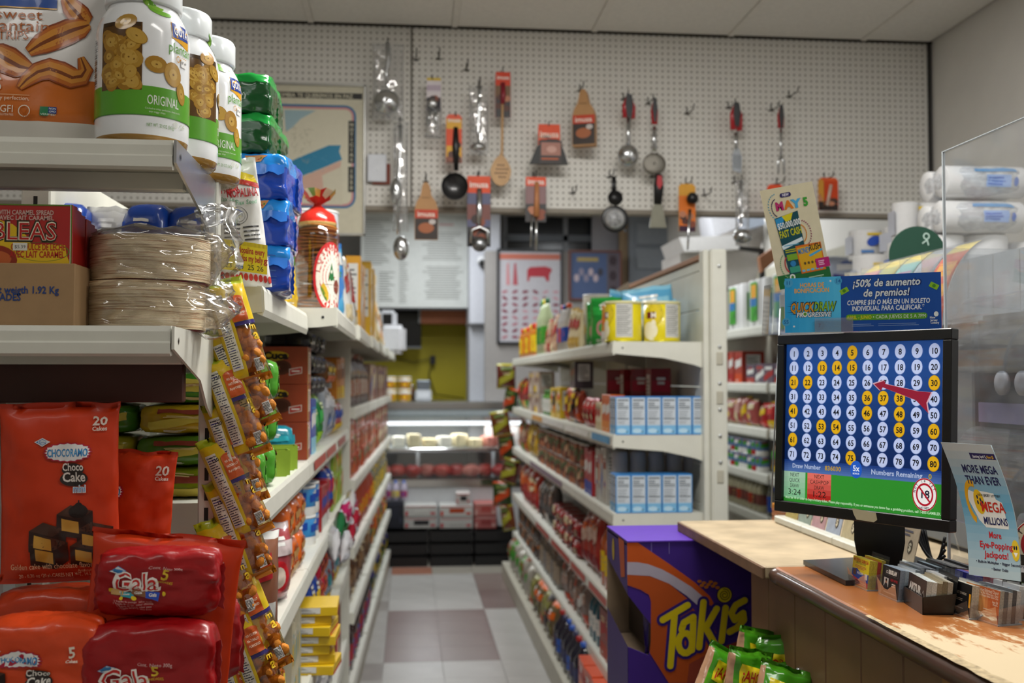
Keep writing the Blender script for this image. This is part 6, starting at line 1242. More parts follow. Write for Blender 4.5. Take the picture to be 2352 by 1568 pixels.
# banner standing on the monitor
L0, R0 = P(1803, 700, Y=1.93), P(2162, 700, Y=1.775); BW = (R0.xy-L0.xy).length; bz0 = P(1798, 764, Y=1.93).z; BH = P(1805, 640, Y=1.93).z-bz0; ang = math.atan2(R0.y-L0.y, R0.x-L0.x)
T = thing('banner_sign', 'wide blue and light blue lottery banner with white words standing on the monitor', 'sign', (L0.x, L0.y, bz0), ang); box('card_sheet', 0, BW, 0, .0015, 0, BH, M('#1f55a8', .4), T)
p = Pr(); s = BW/358.
def B(px, py): return ((px-1803)*s, BH-(py-637)*s*1.02)
p.rect(0, 0, BW, BH, '#1a4fa4', 0, 12, 4)
for j in range(8): f = j/7; c = tuple(a*(1-f)+b*f for a, b in zip(hx('#2aa4e4'), hx('#52c0f0'))); x, z = B(1803+134*j/8, 0); p.rect(x, 0, B(1803+134*(j+1)/8, 0)[0], BH, c, 1)
for a, b_, r_, t_ in ((1812, 648, 11, '11'), (1931, 648, 9, '14'), (1806, 742, 10, '55'), (1886, 752, 12, '7')): x, z = B(a, b_); p.disc(x, z, r_*s, r_*s, '#4aa8dc', 2, 20); p.text(t_, x, z-.004*.8, 9*s, '#2468a8', 3, 1)
def TX(t_, px, py, h, c, f, l=4, b=1, sh=.0): x, z = B(px, py); p.text(t_, x, z, h*s, c, l, b, 'c', sh, fit=f*s)
TX('HORAS DE', 1869, 660, 11, '#eeb048', 58); TX('BONIFICACIÓN', 1868, 673, 11, '#eeb048', 84)
for i in range(7): x, z = B(1815-i % 3*4, 694+i*5); p.poly([(x, z), (x+16*s, z+1.2*s), (x+16*s, z-1.2*s)][::-1], '#1c4a8c', 3)
TX('QUICKDRAW', 1870, 718, 23, '#14283c', 108, 4, 2, .18); TX('QUICK', 1844, 718, 22, '#d8941c', 56, 5, 1, .18); TX('DRAW', 1898, 717, 22, '#8ab828', 50, 5, 1, .18); TX('PROGRESSIVE', 1872, 731, 12, '#14283c', 84, 4.5, 2, .18); TX('PROGRESSIVE', 1872, 731, 11.5, '#e8ecf0', 82, 5, 1, .18)
x, z = B(1852, 724); p.disc(x, z, 6*s, 6*s, '#e8f0e8', 6, 14); p.disc(x, z, 4*s, 4*s, '#5a9a3c', 7, 12)
TX('¡50% de aumento', 2041, 664, 19, '#0c2f74', 154, 3, 2, .18); TX('¡50% de aumento', 2040, 664, 18, '#dce6ea', 152, 5, 1, .18); TX('de premios!', 2041, 687, 19, '#0c2f74', 106, 3, 2, .18); TX('de premios!', 2040, 687, 18, '#dce6ea', 104, 5, 1, .18)
TX('COMPRE $10 O MÁS EN UN BOLETO', 2044, 706, 11.5, '#e2eaf2', 186, 4, 1, .12); TX('INDIVIDUAL PARA CALIFICAR.*', 2043, 720, 11.5, '#e2eaf2', 162, 4, 1, .12)
x, z = B(1948, 742); x2, z2 = B(2131, 728); hh = (z2-z)/2; p.rect(x+hh, z, x2-hh, z2, '#5aa02c', 3); p.disc(x+hh, z+hh, hh, hh, '#5aa02c', 3); p.disc(x2-hh, z+hh, hh, hh, '#5aa02c', 3)
TX('ABRIL - JUNIO', 1979, 739, 8.5, '#d8d028', 57, 5, 1); TX('• CADA JUEVES DE 5 A 7PM', 2069, 739, 8.5, '#e8f0e4', 118, 5, 0)
for a, b_, q in ((1945, 672, -.5), (2146, 668, .5)): x, z = B(a, b_); ca, sa = math.cos(-q), math.sin(-q); p.poly([(x+(u*ca-v*sa)*s, z+(u*sa+v*ca)*s) for u, v in ((-10, -6), (10, -6), (10, 6), (-10, 6))], '#8ac02c', 4); p.disc(x, z, 4*s, 4*s, '#4a8a24', 5, 12)
x, z = B(2150, 732); p.disc(x, z, 5*s, 6*s, '#e8f0f0', 4, 14); TX('New', 2142, 742, 5, '#e8f0f4', 12); TX('Jersey', 2145, 748, 5, '#e8f0f4', 15); TX('Lottery', 2147, 754, 5, '#e8f0f4', 18)
for a, c_, b_ in ((1962, 2012, 756), (2022, 2112, 756)):
    for k in range(2): x, z = B(a, b_-k*4); p.rect(x, z, B(c_-k*6, 0)[0], z+1.1*s, '#8aa8d8', 3)
for a, b_ in ((1913, 647), (1825, 753)): x, z = B(a, b_); p.poly([(x+(3.5 if i % 2 else 1.5)*s*math.sin(PI*i/5), z+(3.5 if i % 2 else 1.5)*s*math.cos(PI*i/5)) for i in range(10)][::-1], '#e8f0f4', 4)
p.build('banner_print', T, front(0), A(.35), .0005, .0001); CLR = film('acrylic', (.96, .98, 1), .4, .04, .06); ED = M('#b8c0c4', .2, coat=.5)
box('clear_clip', B(1876, 0)[0], B(1966, 0)[0], -.006, -.004, -.002, B(0, 735)[1], CLR, T)
# tilted promotion card
T = thing('promotion_card', 'tilted cream card announcing new scratch tickets, standing behind the banner', 'sign', (.782, 2.05, 1.790), (0, -math.radians(11.2), 0)); CW, CH = .1115, .205; box('card_sheet', -CW/2, CW/2, 0, .0015, -CH/2, CH/2, M('#d8cfae', .5), T)
p = Pr(); q_ = CH/ (224.*.98)
def K(a, b_): return (-CW/2+a*CW, CH/2-b_*CH)
p.rect(*K(0, 1), *K(1, .865), '#1f6a34', 1); x, z = K(.45, .085); p.disc(x-.008, z, .004, .0045, '#2c2460', 1, 12); p.disc(x+.008, z, .004, .0045, '#2c2460', 1, 12); p.rect(x-.008, z-.0045, x+.008, z+.0045, '#2c2460', 1); p.text('NEW', x, z-.0025, .0055, '#e8e4f0', 3, 1, fit=.014)
for c, px, cl in (('M', .30, '#b8246c'), ('A', .47, '#d8781c'), ('Y', .62, '#4aa8d8'), ('5', .80, '#3a9a34')): x, z = K(px, .225); p.text(c, x, z, .0165, cl, 3, 2, fit=.0165 if c != '5' else .010)
a, b_ = K(.15, .28), K(.62, .60); p.poly([K(.16, .30), K(.62, .26), K(.62, .86), K(.24, .88)][::-1], '#0f4a54', 1.5); p.poly([K(.17, .31), K(.34, .29), K(.30, .38), K(.18, .40)][::-1], '#2a90c8', 2); p.poly([K(.3, .29), K(.52, .27), K(.46, .34), K(.36, .35)][::-1], '#d8cc1c', 2.2)
x, z = K(.41, .405); p.text('$50,000,000', x, z, .0125, '#e4ecec', 4, 1, 'c', .1, fit=.050, rot=.08); x, z = K(.41, .495); p.text('FAST CASH', x, z, .0145, '#c8c818', 4, 1, 'c', .1, fit=.048, rot=.08); p.poly([K(.19, .58), K(.60, .525), K(.61, .56), K(.21, .62)][::-1], '#d8e8ec', 4); x, z = K(.4, .59); p.text('FREE STORY ACTION', x, z, .005, '#3a90b8', 5, 0, fit=.04, rot=.1) if False else p.bars(x-.018, z, x+.018, z+.004, 1, '#5aa4c0', 5)
p.bars(K(.24, 0)[0], K(0, .655)[1], K(.6, 0)[0], K(0, .615)[1], 2, '#b8b818', 4); p.rect(*K(.25, .735), *K(.60, .675), '#7aa82c', 4); p.rect(*K(.26, .86), *K(.60, .80), '#3a9a7c', 4); p.disc(*K(.34, .77), .006, .006, '#2a80b8', 5)
p.poly([K(.44, .605), K(.93, .605), K(.93, .885), K(.46, .885)][::-1], '#d8701c', 5); p.poly([K(.46, .625), K(.91, .625), K(.91, .87), K(.48, .87)][::-1], '#dca81c', 6); x, z = K(.585, .69); p.text('MONEY', x, z, .0115, '#2a88c0', 8, 1, 'c', .15, fit=.026, rot=.06); x, z = K(.80, .672); p.text('RUSH', x, z, .0125, '#3a3018', 8, 1, 'c', .15, fit=.026, rot=.06)
p.poly([K(.66, .715), K(.93, .67), K(.93, .69), K(.68, .735)][::-1], '#4aa8d0', 8)
for i in range(5): x, z = K(.51+.085*i, .86); p.rect(x-.003, z-.002, x+.003, z+.002, '#6ab4d8', 8); p.disc(K(.56+.07*min(i, 3), .79)[0], K(0, .79)[1], .0025, .003, '#5a4a24', 8, 10)
p.rect(*K(.76, .86), *K(1.02, .765), '#b81c6c', 9); p.bars(K(.81, 0)[0], K(0, .835)[1], K(.96, 0)[0], K(0, .78)[1], 3, '#e8b8d0', 10); x, z = K(.19, .93); p.disc(x+.01, z+.006, .006, .0065, '#dfe8dc', 3, 16); p.disc(x+.01, z+.006, .003, .0035, '#4a8a3c', 4, 10); p.text('New Jersey', x, z-.003, .0045, '#dfe8dc', 4, 1, fit=.018); p.text('Lottery', x+.002, z-.008, .0045, '#dfe8dc', 4, 1, fit=.014); x, z = K(.48, .955); p.text('Anything', x, z, .004, '#c8b82c', 4, 1); p.bars(K(.58, 0)[0], K(0, .96)[1], K(.92, 0)[0], K(0, .92)[1], 2, '#a8c8a8', 4)
for sx, cx_, cz_, cl, a0_, a1_ in ((1, .26, .19, '#4a9ab8', 1.7, 4.4), (1, .27, .20, '#3a2c54', 1.9, 4.2), (1, .62, .49, '#8a1c54', -1.2, 1.3), (1, .58, .49, '#d8841c', -1.1, 1.1), (1, .27, .78, '#7aa878', 2.2, 4.2), (1, .31, .77, '#b82c3c', 2.3, 4.0)):
    for i in range(13): a = a0_+(a1_-a0_)*i/12; x, z = K(cx_, cz_); r_ = .021 if cl in ('#4a9ab8', '#8a1c54', '#7aa878') else .015; p.disc(x+r_*math.cos(a)*.9, z+r_*1.25*math.sin(a), .0011, .0021, cl, 3, 6, a+.6)
p.build('card_print', T, front(0), A(.35), .0005, .0001)
# curved light blue sign
T = thing('curved_sign', 'curved light blue jackpot sign leaning behind the business cards', 'sign', (0, 0, 0)); a, b_, c, d = P(2161, 1015, Y=1.655), P(2276, 1022, Y=1.57), P(2345, 1335, Y=1.50), P(2226, 1319, Y=1.60); GW, GH = .13, .215
def mg(x, z, e):
    u, v = x/GW, 1-z/GH; t_ = (a*(1-u)+b_*u)*(1-v)+(d*(1-u)+c*u)*v; n_ = (b_-a).cross(d-a).normalized()
    if n_.y > 0: n_ = -n_
    bow = .012*math.sin(PI*v); return t_+Vector((bow, -bow*.2, 0))+n_*e
p = Pr()
for j in range(16):
    v = j/15; lo, hi = ('#b8bcbe', '#5c9ec0') if v < .45 else ('#5c9ec0', '#a8bcc4'); f = v/.45 if v < .45 else (v-.45)/.55; p.rect(0, GH*(1-(j+1)/16), GW, GH*(1-j/16), tuple(q*(1-f)+r_*f for q, r_ in zip(hx(lo), hx(hi))), 0, 4, 1)
def G(t_, u, v, h, cl, f, l=3, b=1): p.text(t_, u*GW, GH*(1-v), h*GH, cl, l, b, fit=f*GW)
p.rect(.50*GW, GH*.885, .99*GW, GH*.93, '#2c2458', 1, 4, 1); G('Starting April 5,', .68, .106, .022, '#dcdce4', .27); G('Now $5', .89, .106, .022, '#d8a828', .13); G('MORE MEGA', .58, .225, .062, '#1f2050', .68); G('THAN EVER', .57, .31, .062, '#1f2050', .66)
pl = [(.40, .36), (.70, .375), (.72, .42), (.82, .44), (.83, .56), (.86, .60), (.85, .635), (.42, .635), (.30, .58), (.18, .45), (.16, .38), (.22, .36), (.35, .38)]; p.poly([(u*GW, GH*(1-v)) for u, v in pl][::-1], '#dcdcd8', 1); p.ring(.30*GW, GH*.55, .017, .024, '#d8a01c', 2, 20, 1.5, 1.2, 4.4); p.disc(.38*GW, GH*.555, .013, .020, '#d8b01c', 2.5, 20)
for u, v in ((.36, .41), (.41, .43), (.35, .45), (.40, .465), (.44, .45)): p.disc(u*GW, GH*(1-v), .0022, .0035, '#1c2444', 3, 8)
G('NEW JERSEY LOTTERY', .60, .402, .018, '#2a2a34', .44); G('MEGA', .62, .515, .075, '#b8281c', .46, 4, 1); G('MILLIONS', .62, .61, .055, '#1f2458', .46, 4, 1); G('More', .57, .71, .048, '#b8202c', .24, 3, 1); G('Eye-Popping', .57, .785, .048, '#b8202c', .64, 3, 1); G('Jackpots!', .57, .855, .048, '#b8202c', .46, 3, 1)
p.disc(.935*GW, GH*.215, .0095, .0165, '#d8b82c', 3, 20); p.disc(.915*GW, GH*.235, .002, .0035, '#1c1c2c', 4, 8); p.disc(.955*GW, GH*.235, .002, .0035, '#1c1c2c', 4, 8); p.poly([(.895*GW, GH*.2), (.975*GW, GH*.2), (.935*GW, GH*.165)][::-1], '#eeeae0', 4)
G('• Built-in Multiplier • Bigger Secondary', .62, .90, .020, '#2a2c44', .92); G('• Better Odds', .62, .945, .020, '#2a2c44', .32)
V, Fs = [], []
for j in range(17):
    for i in range(5): V.append(mg(GW*i/4, GH*(1-j/16), 0))
for j in range(16):
    for i in range(4): k = j*5+i; Fs.append((k, k+5, k+6, k+1))
sh = mk('card_sheet', V, Fs, M('#a8bcc4', .4), T, True); sh.modifiers.new('s', 'SOLIDIFY').thickness = .0012; sh.modifiers['s'].offset = -1
o = p.build('sign_print', T, cv(mg, .012), A(.35), .0006, .0001)
# clear shield along the counter
T = thing('clear_shield', 'tall scratched clear plastic shield standing along the cashier side of the counter', 'screen'); zt = 1.948; SHF = film('shield', (.9, .92, .94), .1, .05, .10, .14)
SX = 1.05; mk('clear_panel', [(SX, .6, 1.13), (SX, 1.96, 1.13), (SX, 1.96, zt), (SX, .6, zt)], [(0, 1, 2, 3)], SHF, T); box('panel_edge', SX-.0025, SX+.0025, 1.958, 1.962, 1.13, zt, ED, T); box('panel_edge', SX-.002, SX+.002, .6, 1.96, zt-.0015, zt, ED, T); mk('tape_mark', [(SX-.003, 1.62, 1.875), (SX-.003, 1.59, 1.887), (SX-.003, 1.50, 1.912), (SX-.003, 1.55, 1.898)], [(0, 1, 2, 3)], M('#e8e8e8', .5), T)
T = thing('acrylic_screen', 'upright clear plastic panel behind the monitor, only its bright edge showing', 'screen'); q = P(1792, 700, Y=2.04); mk('panel_sheet', [(q.x-.004, 2.04, 1.23), (1.0, 2.05, 1.23), (1.0, 2.05, 1.60), (q.x+.002, 2.04, 1.60)], [(0, 1, 2, 3)], CLR, T); tube('panel_edge', [(P(1771, 1165, Y=2.04).x, 2.04, P(1771, 1165, Y=2.04).z), (q.x, 2.04, 1.64)], .0016, ED, T, 6)
T = thing('brochure_holder', 'small clear brochure holder clipped beside the banner', 'holder'); A_, B_2 = P(1757, 768, Y=2.08), P(1802, 655, Y=2.08)
for y in (2.06, 2.10): mk('clear_wall', [(A_.x, y, A_.z), (B_2.x, y, A_.z), (B_2.x, y, B_2.z), (A_.x+.006, y, B_2.z)], [(0, 1, 2, 3)], CLR, T)
mk('clear_wall', [(A_.x, 2.06, A_.z), (A_.x, 2.10, A_.z), (A_.x+.006, 2.10, B_2.z), (A_.x+.006, 2.06, B_2.z)], [(0, 1, 2, 3)], CLR, T); box('slip', B_2.x-.012, B_2.x-.002, 2.075, 2.077, A_.z+.006, B_2.z-.02, M('#b8bcb0', .5), T); box('slip', B_2.x-.010, B_2.x-.004, 2.072, 2.0745, A_.z+.010, B_2.z-.045, M('#7a9a2c', .5), T)
# round age sign on the shield
T = thing('age_sign', 'round red and cream age limit sign at the shield, mostly outside the view', 'sign', (P(2388, 1250, Y=1.62).x, 1.62, P(2388, 1250, Y=1.62).z), -.3); lathe('disc_sheet', [(0, 0), (.042, 0), (.042, .0015), (0, .0015)], M('#d8d0b8', .5), T, 32, 'y', smooth=False); p = Pr(); p.ring(0, 0, .0395, .0415, '#a8202c', 1, 36); p.ring(0, 0, .024, .029, '#a8202c', 1, 32); p.text('18', 0, -.011, .022, '#1c1c20', 1, 1)
for i, c_ in enumerate('NOT 18 YET?'): a = PI*(1.0-.1*i); p.text(c_, .033*math.cos(a), .033*math.sin(a)-.002, .0075, '#1c1c20', 2, 1, rot=a-PI/2)
p.build('sign_print', T, front(0), None, .002)
# business card holders on the counter
def holder(loc, rz, w_, dep, cols, label, hl, front_print=None, mat=None, lean=.22, h_=.051, thick=.004):
    T = thing('card_holder', label, 'card holder', loc, rz); m_ = mat or CLR
    fh = .02 if mat is None else .022
    mk('front_wall', [(-w_/2-.002, 0, 0), (w_/2+.002, 0, 0), (w_/2+.002, -.003, fh+.01), (w_*.2, -.003, fh), (w_*.1, -.003, fh*.8), (-w_*.1, -.003, fh*.8), (-w_*.2, -.003, fh), (-w_/2-.002, -.003, fh+.012)], [tuple(range(8))[::-1]], m_, T) if mat is None else box('front_wall', -w_/2-.002, w_/2+.002, -.001, .001, 0, fh+.006, m_, T)
    for s_ in (-1, 1): mk('side_wall', [(s_*(w_/2+.002), 0, 0), (s_*(w_/2+.002), dep, 0), (s_*(w_/2+.002), dep+.006, fh+.012), (s_*(w_/2+.002), 0, fh+.006)], [(0, 1, 2, 3)], m_, T)
    box('base_plate', -w_/2-.002, w_/2+.002, 0, dep, 0, .002, ED if mat is None else m_, T); mk('back_wall', [(-w_/2, dep, 0), (w_/2, dep, 0), (w_/2, dep+.01, h_+.008), (-w_/2, dep+.01, h_+.008)], [(0, 1, 2, 3)], m_, T)
    G_ = thing('business_cards', hl, 'business cards', loc, rz)
    n = len(cols)
    for k, c in enumerate(cols):
        t_ = (dep-.006)/n; o = box('card', -w_/2+.001, w_/2-.001, 0, t_*.96, 0, h_-.0015*(k % 3), M(c[1] if isinstance(c, tuple) else '#c8c4bc', .6, nz=.35, sc=400), G_); o.location = (0, .003+k*t_, .0022); o.rotation_euler = (-lean*.5, 0, 0)
        f = Pr(); f.rect(-w_/2+.001, 0, w_/2-.001, h_-.0015*(k % 3), c[0] if isinstance(c, tuple) else c, 0); 
        if k == 0 and front_print: front_print(f, w_, h_)
        f.build('card_face', o, front(0), A(.4), .0003, .00008)
    return T
RZ = -PI/2
def fp_yellow(f, w_, h_):
    f.rect(-w_*.48, h_*.02, w_*.48, h_*.98, '#dcc81c', 1); f.poly([(-w_*.48, h_*.02), (w_*.48, h_*.02), (w_*.48, h_*.50), (w_*.1, h_*.44), (-w_*.2, h_*.60), (-w_*.48, h_*.56)], '#1f449c', 2); f.poly([(-w_*.48, h_*.02), (w_*.48, h_*.02), (w_*.48, h_*.2), (0, h_*.22), (-w_*.48, h_*.32)], '#c0303c', 3)
    f.text('MI TIENDA SABROSA', 0, h_*.84, .006, '#b8281c', 3, 1, fit=w_*.84); f.text('ABIERTO TODOS LOS DIAS', 0, h_*.77, .0035, '#2a6a3c', 3, 0, fit=w_*.55); f.bars(-w_*.35, h_*.6, w_*.35, h_*.74, 3, '#b8503c', 3, .4, random.Random(1), 'c'); f.rect(-w_*.4, h_*.36, -w_*.24, h_*.56, '#5a3a2c', 4); f.rect(w_*.26, h_*.3, w_*.42, h_*.5, '#d8d0c8', 4); f.text('FREE DELIVERY', 0, h_*.42, .004, '#dce0ec', 4, 1, fit=w_*.36); f.bars(-w_*.4, h_*.06, w_*.4, h_*.18, 2, '#e0b8a8', 4, .4, random.Random(2), 'c')
def fp_law(f, w_, h_):
    f.rect(-w_*.3, h_*.70, w_*.4, h_*.92, '#6a6a6c', 1); f.rect(-w_*.29, h_*.707, w_*.39, h_*.913, '#141416', 1.5); f.text('KRUSE LAW', w_*.09, h_*.76, .0068, '#e0dcd4', 3, 2, fit=w_*.46); f.ring(-w_*.22, h_*.80, .002, .003, '#d8d4cc', 3, 10)
    f.rect(-w_*.36, h_*.30, -w_*.10, h_*.60, '#b8b4b0', 2); f.disc(-w_*.23, h_*.49, .0028, .0045, '#9a6a50', 3, 12); f.disc(-w_*.23, h_*.53, .0028, .0022, '#1c1614', 3.5, 10); f.poly([(-w_*.34, h_*.30), (-w_*.12, h_*.30), (-w_*.17, h_*.42), (-w_*.29, h_*.42)], '#23262c', 3); f.text('INJURY LAWYERS', w_*.2, h_*.54, .0042, '#a82430', 3, 1, fit=w_*.4); f.bars(w_*.02, h_*.36, w_*.36, h_*.5, 2, '#d8d4cc', 3, .5, random.Random(4), 'c'); f.bars(-w_*.4, h_*.1, w_*.4, h_*.18, 1, '#a8a49c', 3, .6, random.Random(5), 'c')
def fp_art(f, w_, h_): f.rect(-w_*.49, 0, w_*.49, h_, '#33241e', 1); f.text('ARTUR', -w_*.10, h_*.50, .012, '#c8c0b8', 3, 2, fit=w_*.62); f.bars(-w_*.42, h_*.38, w_*.2, h_*.46, 1, '#b8b0a8', 3, .7); f.ring(w_*.35, h_*.5, .0055, .0065, '#c8c0b8', 3, 4, 1.3)
def fp_blk(f, w_, h_):
    f.text('GET TO WORK', w_*.1, h_*.64, .004, '#b8b0a0', 3, 0, fit=w_*.4); f.bars(-w_*.1, h_*.44, w_*.3, h_*.54, 2, '#8a8478', 3, .4)
    for a, b_, r_ in ((-.2, .72, .0035), (-.24, .52, .003), (-.3, .34, .003)): f.ring(w_*a, h_*b_, r_*.4, r_, '#c89a1c', 3, 12)
    for a, b_ in ((-.38, .62), (-.4, .5)): f.ring(w_*a, h_*b_, .0018, .0024, '#c8c4bc', 3, 12)
    f.rect(w_*.40, h_*.3, w_*.47, h_*.72, '#d8961c', 3); f.bars(-w_*.1, h_*.2, w_*.25, h_*.26, 1, '#c8c4bc', 3, .5)
def fp_cli(f, w_, h_):
    for i in range(12):
        for j in range(8): d_ = math.hypot((i-1.5)/7, (j-3.2)/5); m = min(1, d_); c = tuple(a*(1-m)+b*m for a, b in zip(hx('#f0c878'), hx('#b0582c' if j > 1 else '#7a3c34'))); f.rect(-w_*.49+w_*.98*i/12, h_*j/8, -w_*.49+w_*.98*(i+1)/12, h_*(j+1)/8, c, 1)
    for t_, v, h, ff in (('Clinton Avenue Reformed Church', .86, .0055, .76), ('Rev. Mark William Ennis - Pastor', .78, .0038, .52), ('Ministerio Hispano Nueva Vida en Cristo', .71, .0038, .62), ('Ivan Gil', .58, .0042, .16), ('Ministro', .51, .0034, .14)): f.text(t_, w_*.45, h_*v, h, '#e8dcc8', 3, 0, 'r', fit=w_*ff)
    f.bars(w_*.05, h_*.1, w_*.45, h_*.42, 4, '#d8c0a8', 3, .35); f.rect(-w_*.48, h_*.08, -w_*.30, h_*.28, '#d8d0c8', 3); f.ring(-w_*.39, h_*.18, .0022, .0036, '#8a2c3c', 4, 14)
holder((.812, 1.842, CZ), RZ+.04, .066, .036, [('#dcc81c', '#c8b83c'), ('#dcc81c', '#c8b83c'), ('#c8a81c', '#a83c34'), ('#dcc81c', '#bcae4c')], 'clear holder at the far end of the row, with yellow cards', 'bright yellow, blue and red cards in the holder nearest the monitor base', fp_yellow)
holder((.824, 1.748, CZ), RZ+.02, .064, .042, [('#16161a', '#8a98a8'), ('#16161a', '#9aa8b4'), ('#b8bcc0', '#a8b0b8'), ('#b8bcc0', '#8a949c')], 'clear holder with black law office cards, second of the front row', 'black law office cards with a small portrait in a clear holder', fp_law)
holder((.829, 1.665, CZ), RZ-.14, .086, .048, [('#33241e', '#b8bcb8'), ('#c8c4bc', '#c8ccc8'), ('#b8b0a0', '#8a8068'), ('#a89a80', '#7a7058'), ('#c8c4b8', '#a8a090')], 'opaque black card tray in the middle of the front row', 'dark brown cards with big pale letters in the black tray', fp_art, M('#0f0f11', .25))
holder((.872, 1.690, CZ), RZ+.0, .064, .03, [('#c8cacc', '#b8b8b8'), ('#c8cacc', '#98a0a8')], 'clear holder with white cards behind the black tray', 'white cards with a round grey seal standing behind the black tray')
holder((.868, 1.775, CZ), RZ+.0, .07, .05, [('#a8b0b8', '#a8b0b8'), ('#2a2c30', '#6a7078'), ('#3a3c40', '#8a9098'), ('#2c2e34', '#7a8a94')], 'clear holder with grey cards behind the law office cards', 'silver grey cards with rounded corners behind the law office cards', lambda f, w_, h_: (f.text('Lisa', -w_*.1, h_*.72, .008, '#5a6068', 3, 0, shear=.2), f.bars(-w_*.4, h_*.4, w_*.1, h_*.5, 1, '#6a7078', 3)))
holder((.875, 1.615, CZ), RZ+.05, .07, .032, [('#141416', '#b8b4a4'), ('#b8b4a8', '#c8c4b4'), ('#1c1c20', '#8a8a8c'), ('#c8c4b8', '#6a6a6c')], 'clear holder with black cards next to the sunset coloured cards', 'black cards with yellow rings and an orange stripe', fp_blk)
holder((.891, 1.574, CZ), RZ+.15, .080, .044, [('#b0582c', '#a8a8a0'), ('#b8b8b4', '#6a6c70'), ('#c8c8c4', '#b8bab8'), ('#8a8c90', '#5a5c60'), ('#c8cac8', '#c0c4c4')], 'long clear holder nearest the viewer, with sunset coloured church cards', 'sunset coloured church cards in the nearest clear holder', fp_cli)
holder((.925, 1.690, CZ+.0), RZ, .066, .06, [('#2a2f8c', '#4a4a9c'), ('#3a3fa0', '#a85a64'), ('#b86a70', '#b8646c'), ('#c07078', '#a85a64')], 'low holder with blue cards in the back row', 'dark blue and pink cards in the back row', lambda f, w_, h_: f.text('Prime', w_*.1, h_*.6, .009, '#c8cce8', 3, 0, shear=.2))
holder((.928, 1.785, CZ+.0), RZ-.0, .09, .05, [('#141416', '#3a3a3c'), ('#1c1c1e', '#6a6a68'), ('#26262a', '#5a5a5c'), ('#1a1a1c', '#4a4a4c')], 'black backed holder at the rear of the card display', 'black cards in the rear holder beside the cables')
holder((.945, 1.600, CZ+.0), RZ+.1, .066, .035, [('#d0d2d4', '#c8c8c4'), ('#c8cacc', '#3a3a40'), ('#d0d2d4', '#b8b8b4')], 'holder with white cards behind the sunset coloured cards', 'plain white cards with a thin light blue ring', lambda f, w_, h_: f.ring(w_*.1, h_*.75, .006, .0066, '#7ab8d8', 3, 20))
holder((.975, 1.555, CZ+.0), RZ+.2, .08, .04, [('#d4d6d8', '#c8c8c4'), ('#c8cacc', '#a8a8a4'), ('#d0d2d4', '#b8b8b4')], 'holder with white business cards at the nearest end of the back row', 'white window cleaning cards at the nearest end of the back row', lambda f, w_, h_: (f.text('Window cleaning', 0, h_*.8, .005, '#4a5058', 3, 0), f.text('OWNER', w_*.2, h_*.3, .007, '#2a2a30', 3, 1), f.bars(-w_*.3, h_*.5, w_*.3, h_*.7, 2, '#8a8e94', 3)))
T = thing('standing_card', 'black card with white squares standing at the very end of the card display', 'card', (P(2334, 1345, Y=1.60).x, 1.60, CZ+.03), (0, .05, -.5)); box('card_sheet', -.021, .021, 0, .001, 0, .068, M('#121214', .4), T); p = Pr(); p.text('powered by cleaning', 0, .056, .004, '#c8c8c8', 1, 0, fit=.034) if False else p.bars(-.016, .055, .016, .060, 1, '#c8c8c8', 1); p.rect(-.018, .040, -.001, .051, '#d8d8dc', 1); p.rect(.001, .040, .018, .051, '#d8d8dc', 1); p.bars(-.016, .028, .016, .033, 1, '#a8a8ac', 1); p.rect(-.014, .012, .004, .024, '#a8a8a8', 1); p.rect(.006, .012, .014, .024, '#5a6a1c', 1); p.build('card_print', T)
# rail of ticket samples along the far counter
T = thing('ticket_rail', 'long white plastic rail holding sample tickets along the far counter', 'rail'); RL = M('#c6c6ba', .4)
for k in range(4): y1 = 2.68-.19*k; box('rail_block', .955, .985, y1-.186, y1, CZ+.002, CZ+.02, RL, T, .003)
for k in range(8):
    y1 = 2.66-.088*k; c = ('#a8985c', '#8c9a90', '#b08c90', '#9aa4b4', '#b0a484', '#a8a898', '#9ab0b8', '#b8a890')[k]; o = box('sample_ticket', 0, .0015, y1-.08, y1, 0, .075, M(c, .4, nz=.2, sc=60), T); o.location = (.978, 0, CZ+.018); o.rotation_euler = (0, .25, 0); p = Pr(); p.disc(-(y1-.055), .03, .009, .014, '#4a4238', 1, 16); p.text('$', -(y1-.055), .022, .016, '#c8c0a8', 2, 1); p.bars(-(y1-.005), .05, -(y1-.07), .065, 2, '#5a5a6a', 1); p.build('ticket_print', o, sideL(0), None, .0008)
T = thing('paper_block', 'small block of layered orange brown paper behind the counter end', 'paper block', (P(1790, 1190, Z=CZ).x, 2.72, CZ), 0)
for k in range(7): box('paper_layer', -.03+.001*(k % 2), .03-.001*(k % 3), -.02, .02, .0005+.0065*k, .006+.0065*k, M('#a8704c' if k < 5 else '#c8862c', .7), T)
for i in range(5):
    T = thing('cable', 'black cable looped behind the monitor, '+('lowest', 'second', 'middle', 'fourth', 'highest')[i]+' of five', 'cable'); a0_, a1_ = P(2090+8*i, 1190+4*i, Y=2.05), P(2170, 1290-14*i, Y=1.98)
    tube('cable_sheath', [a0_.lerp(a1_, t/10)+Vector((0, 0, -.03*math.sin(PI*t/10)*(1+.3*i))) for t in range(11)], .0035, BLACK, T, 6)
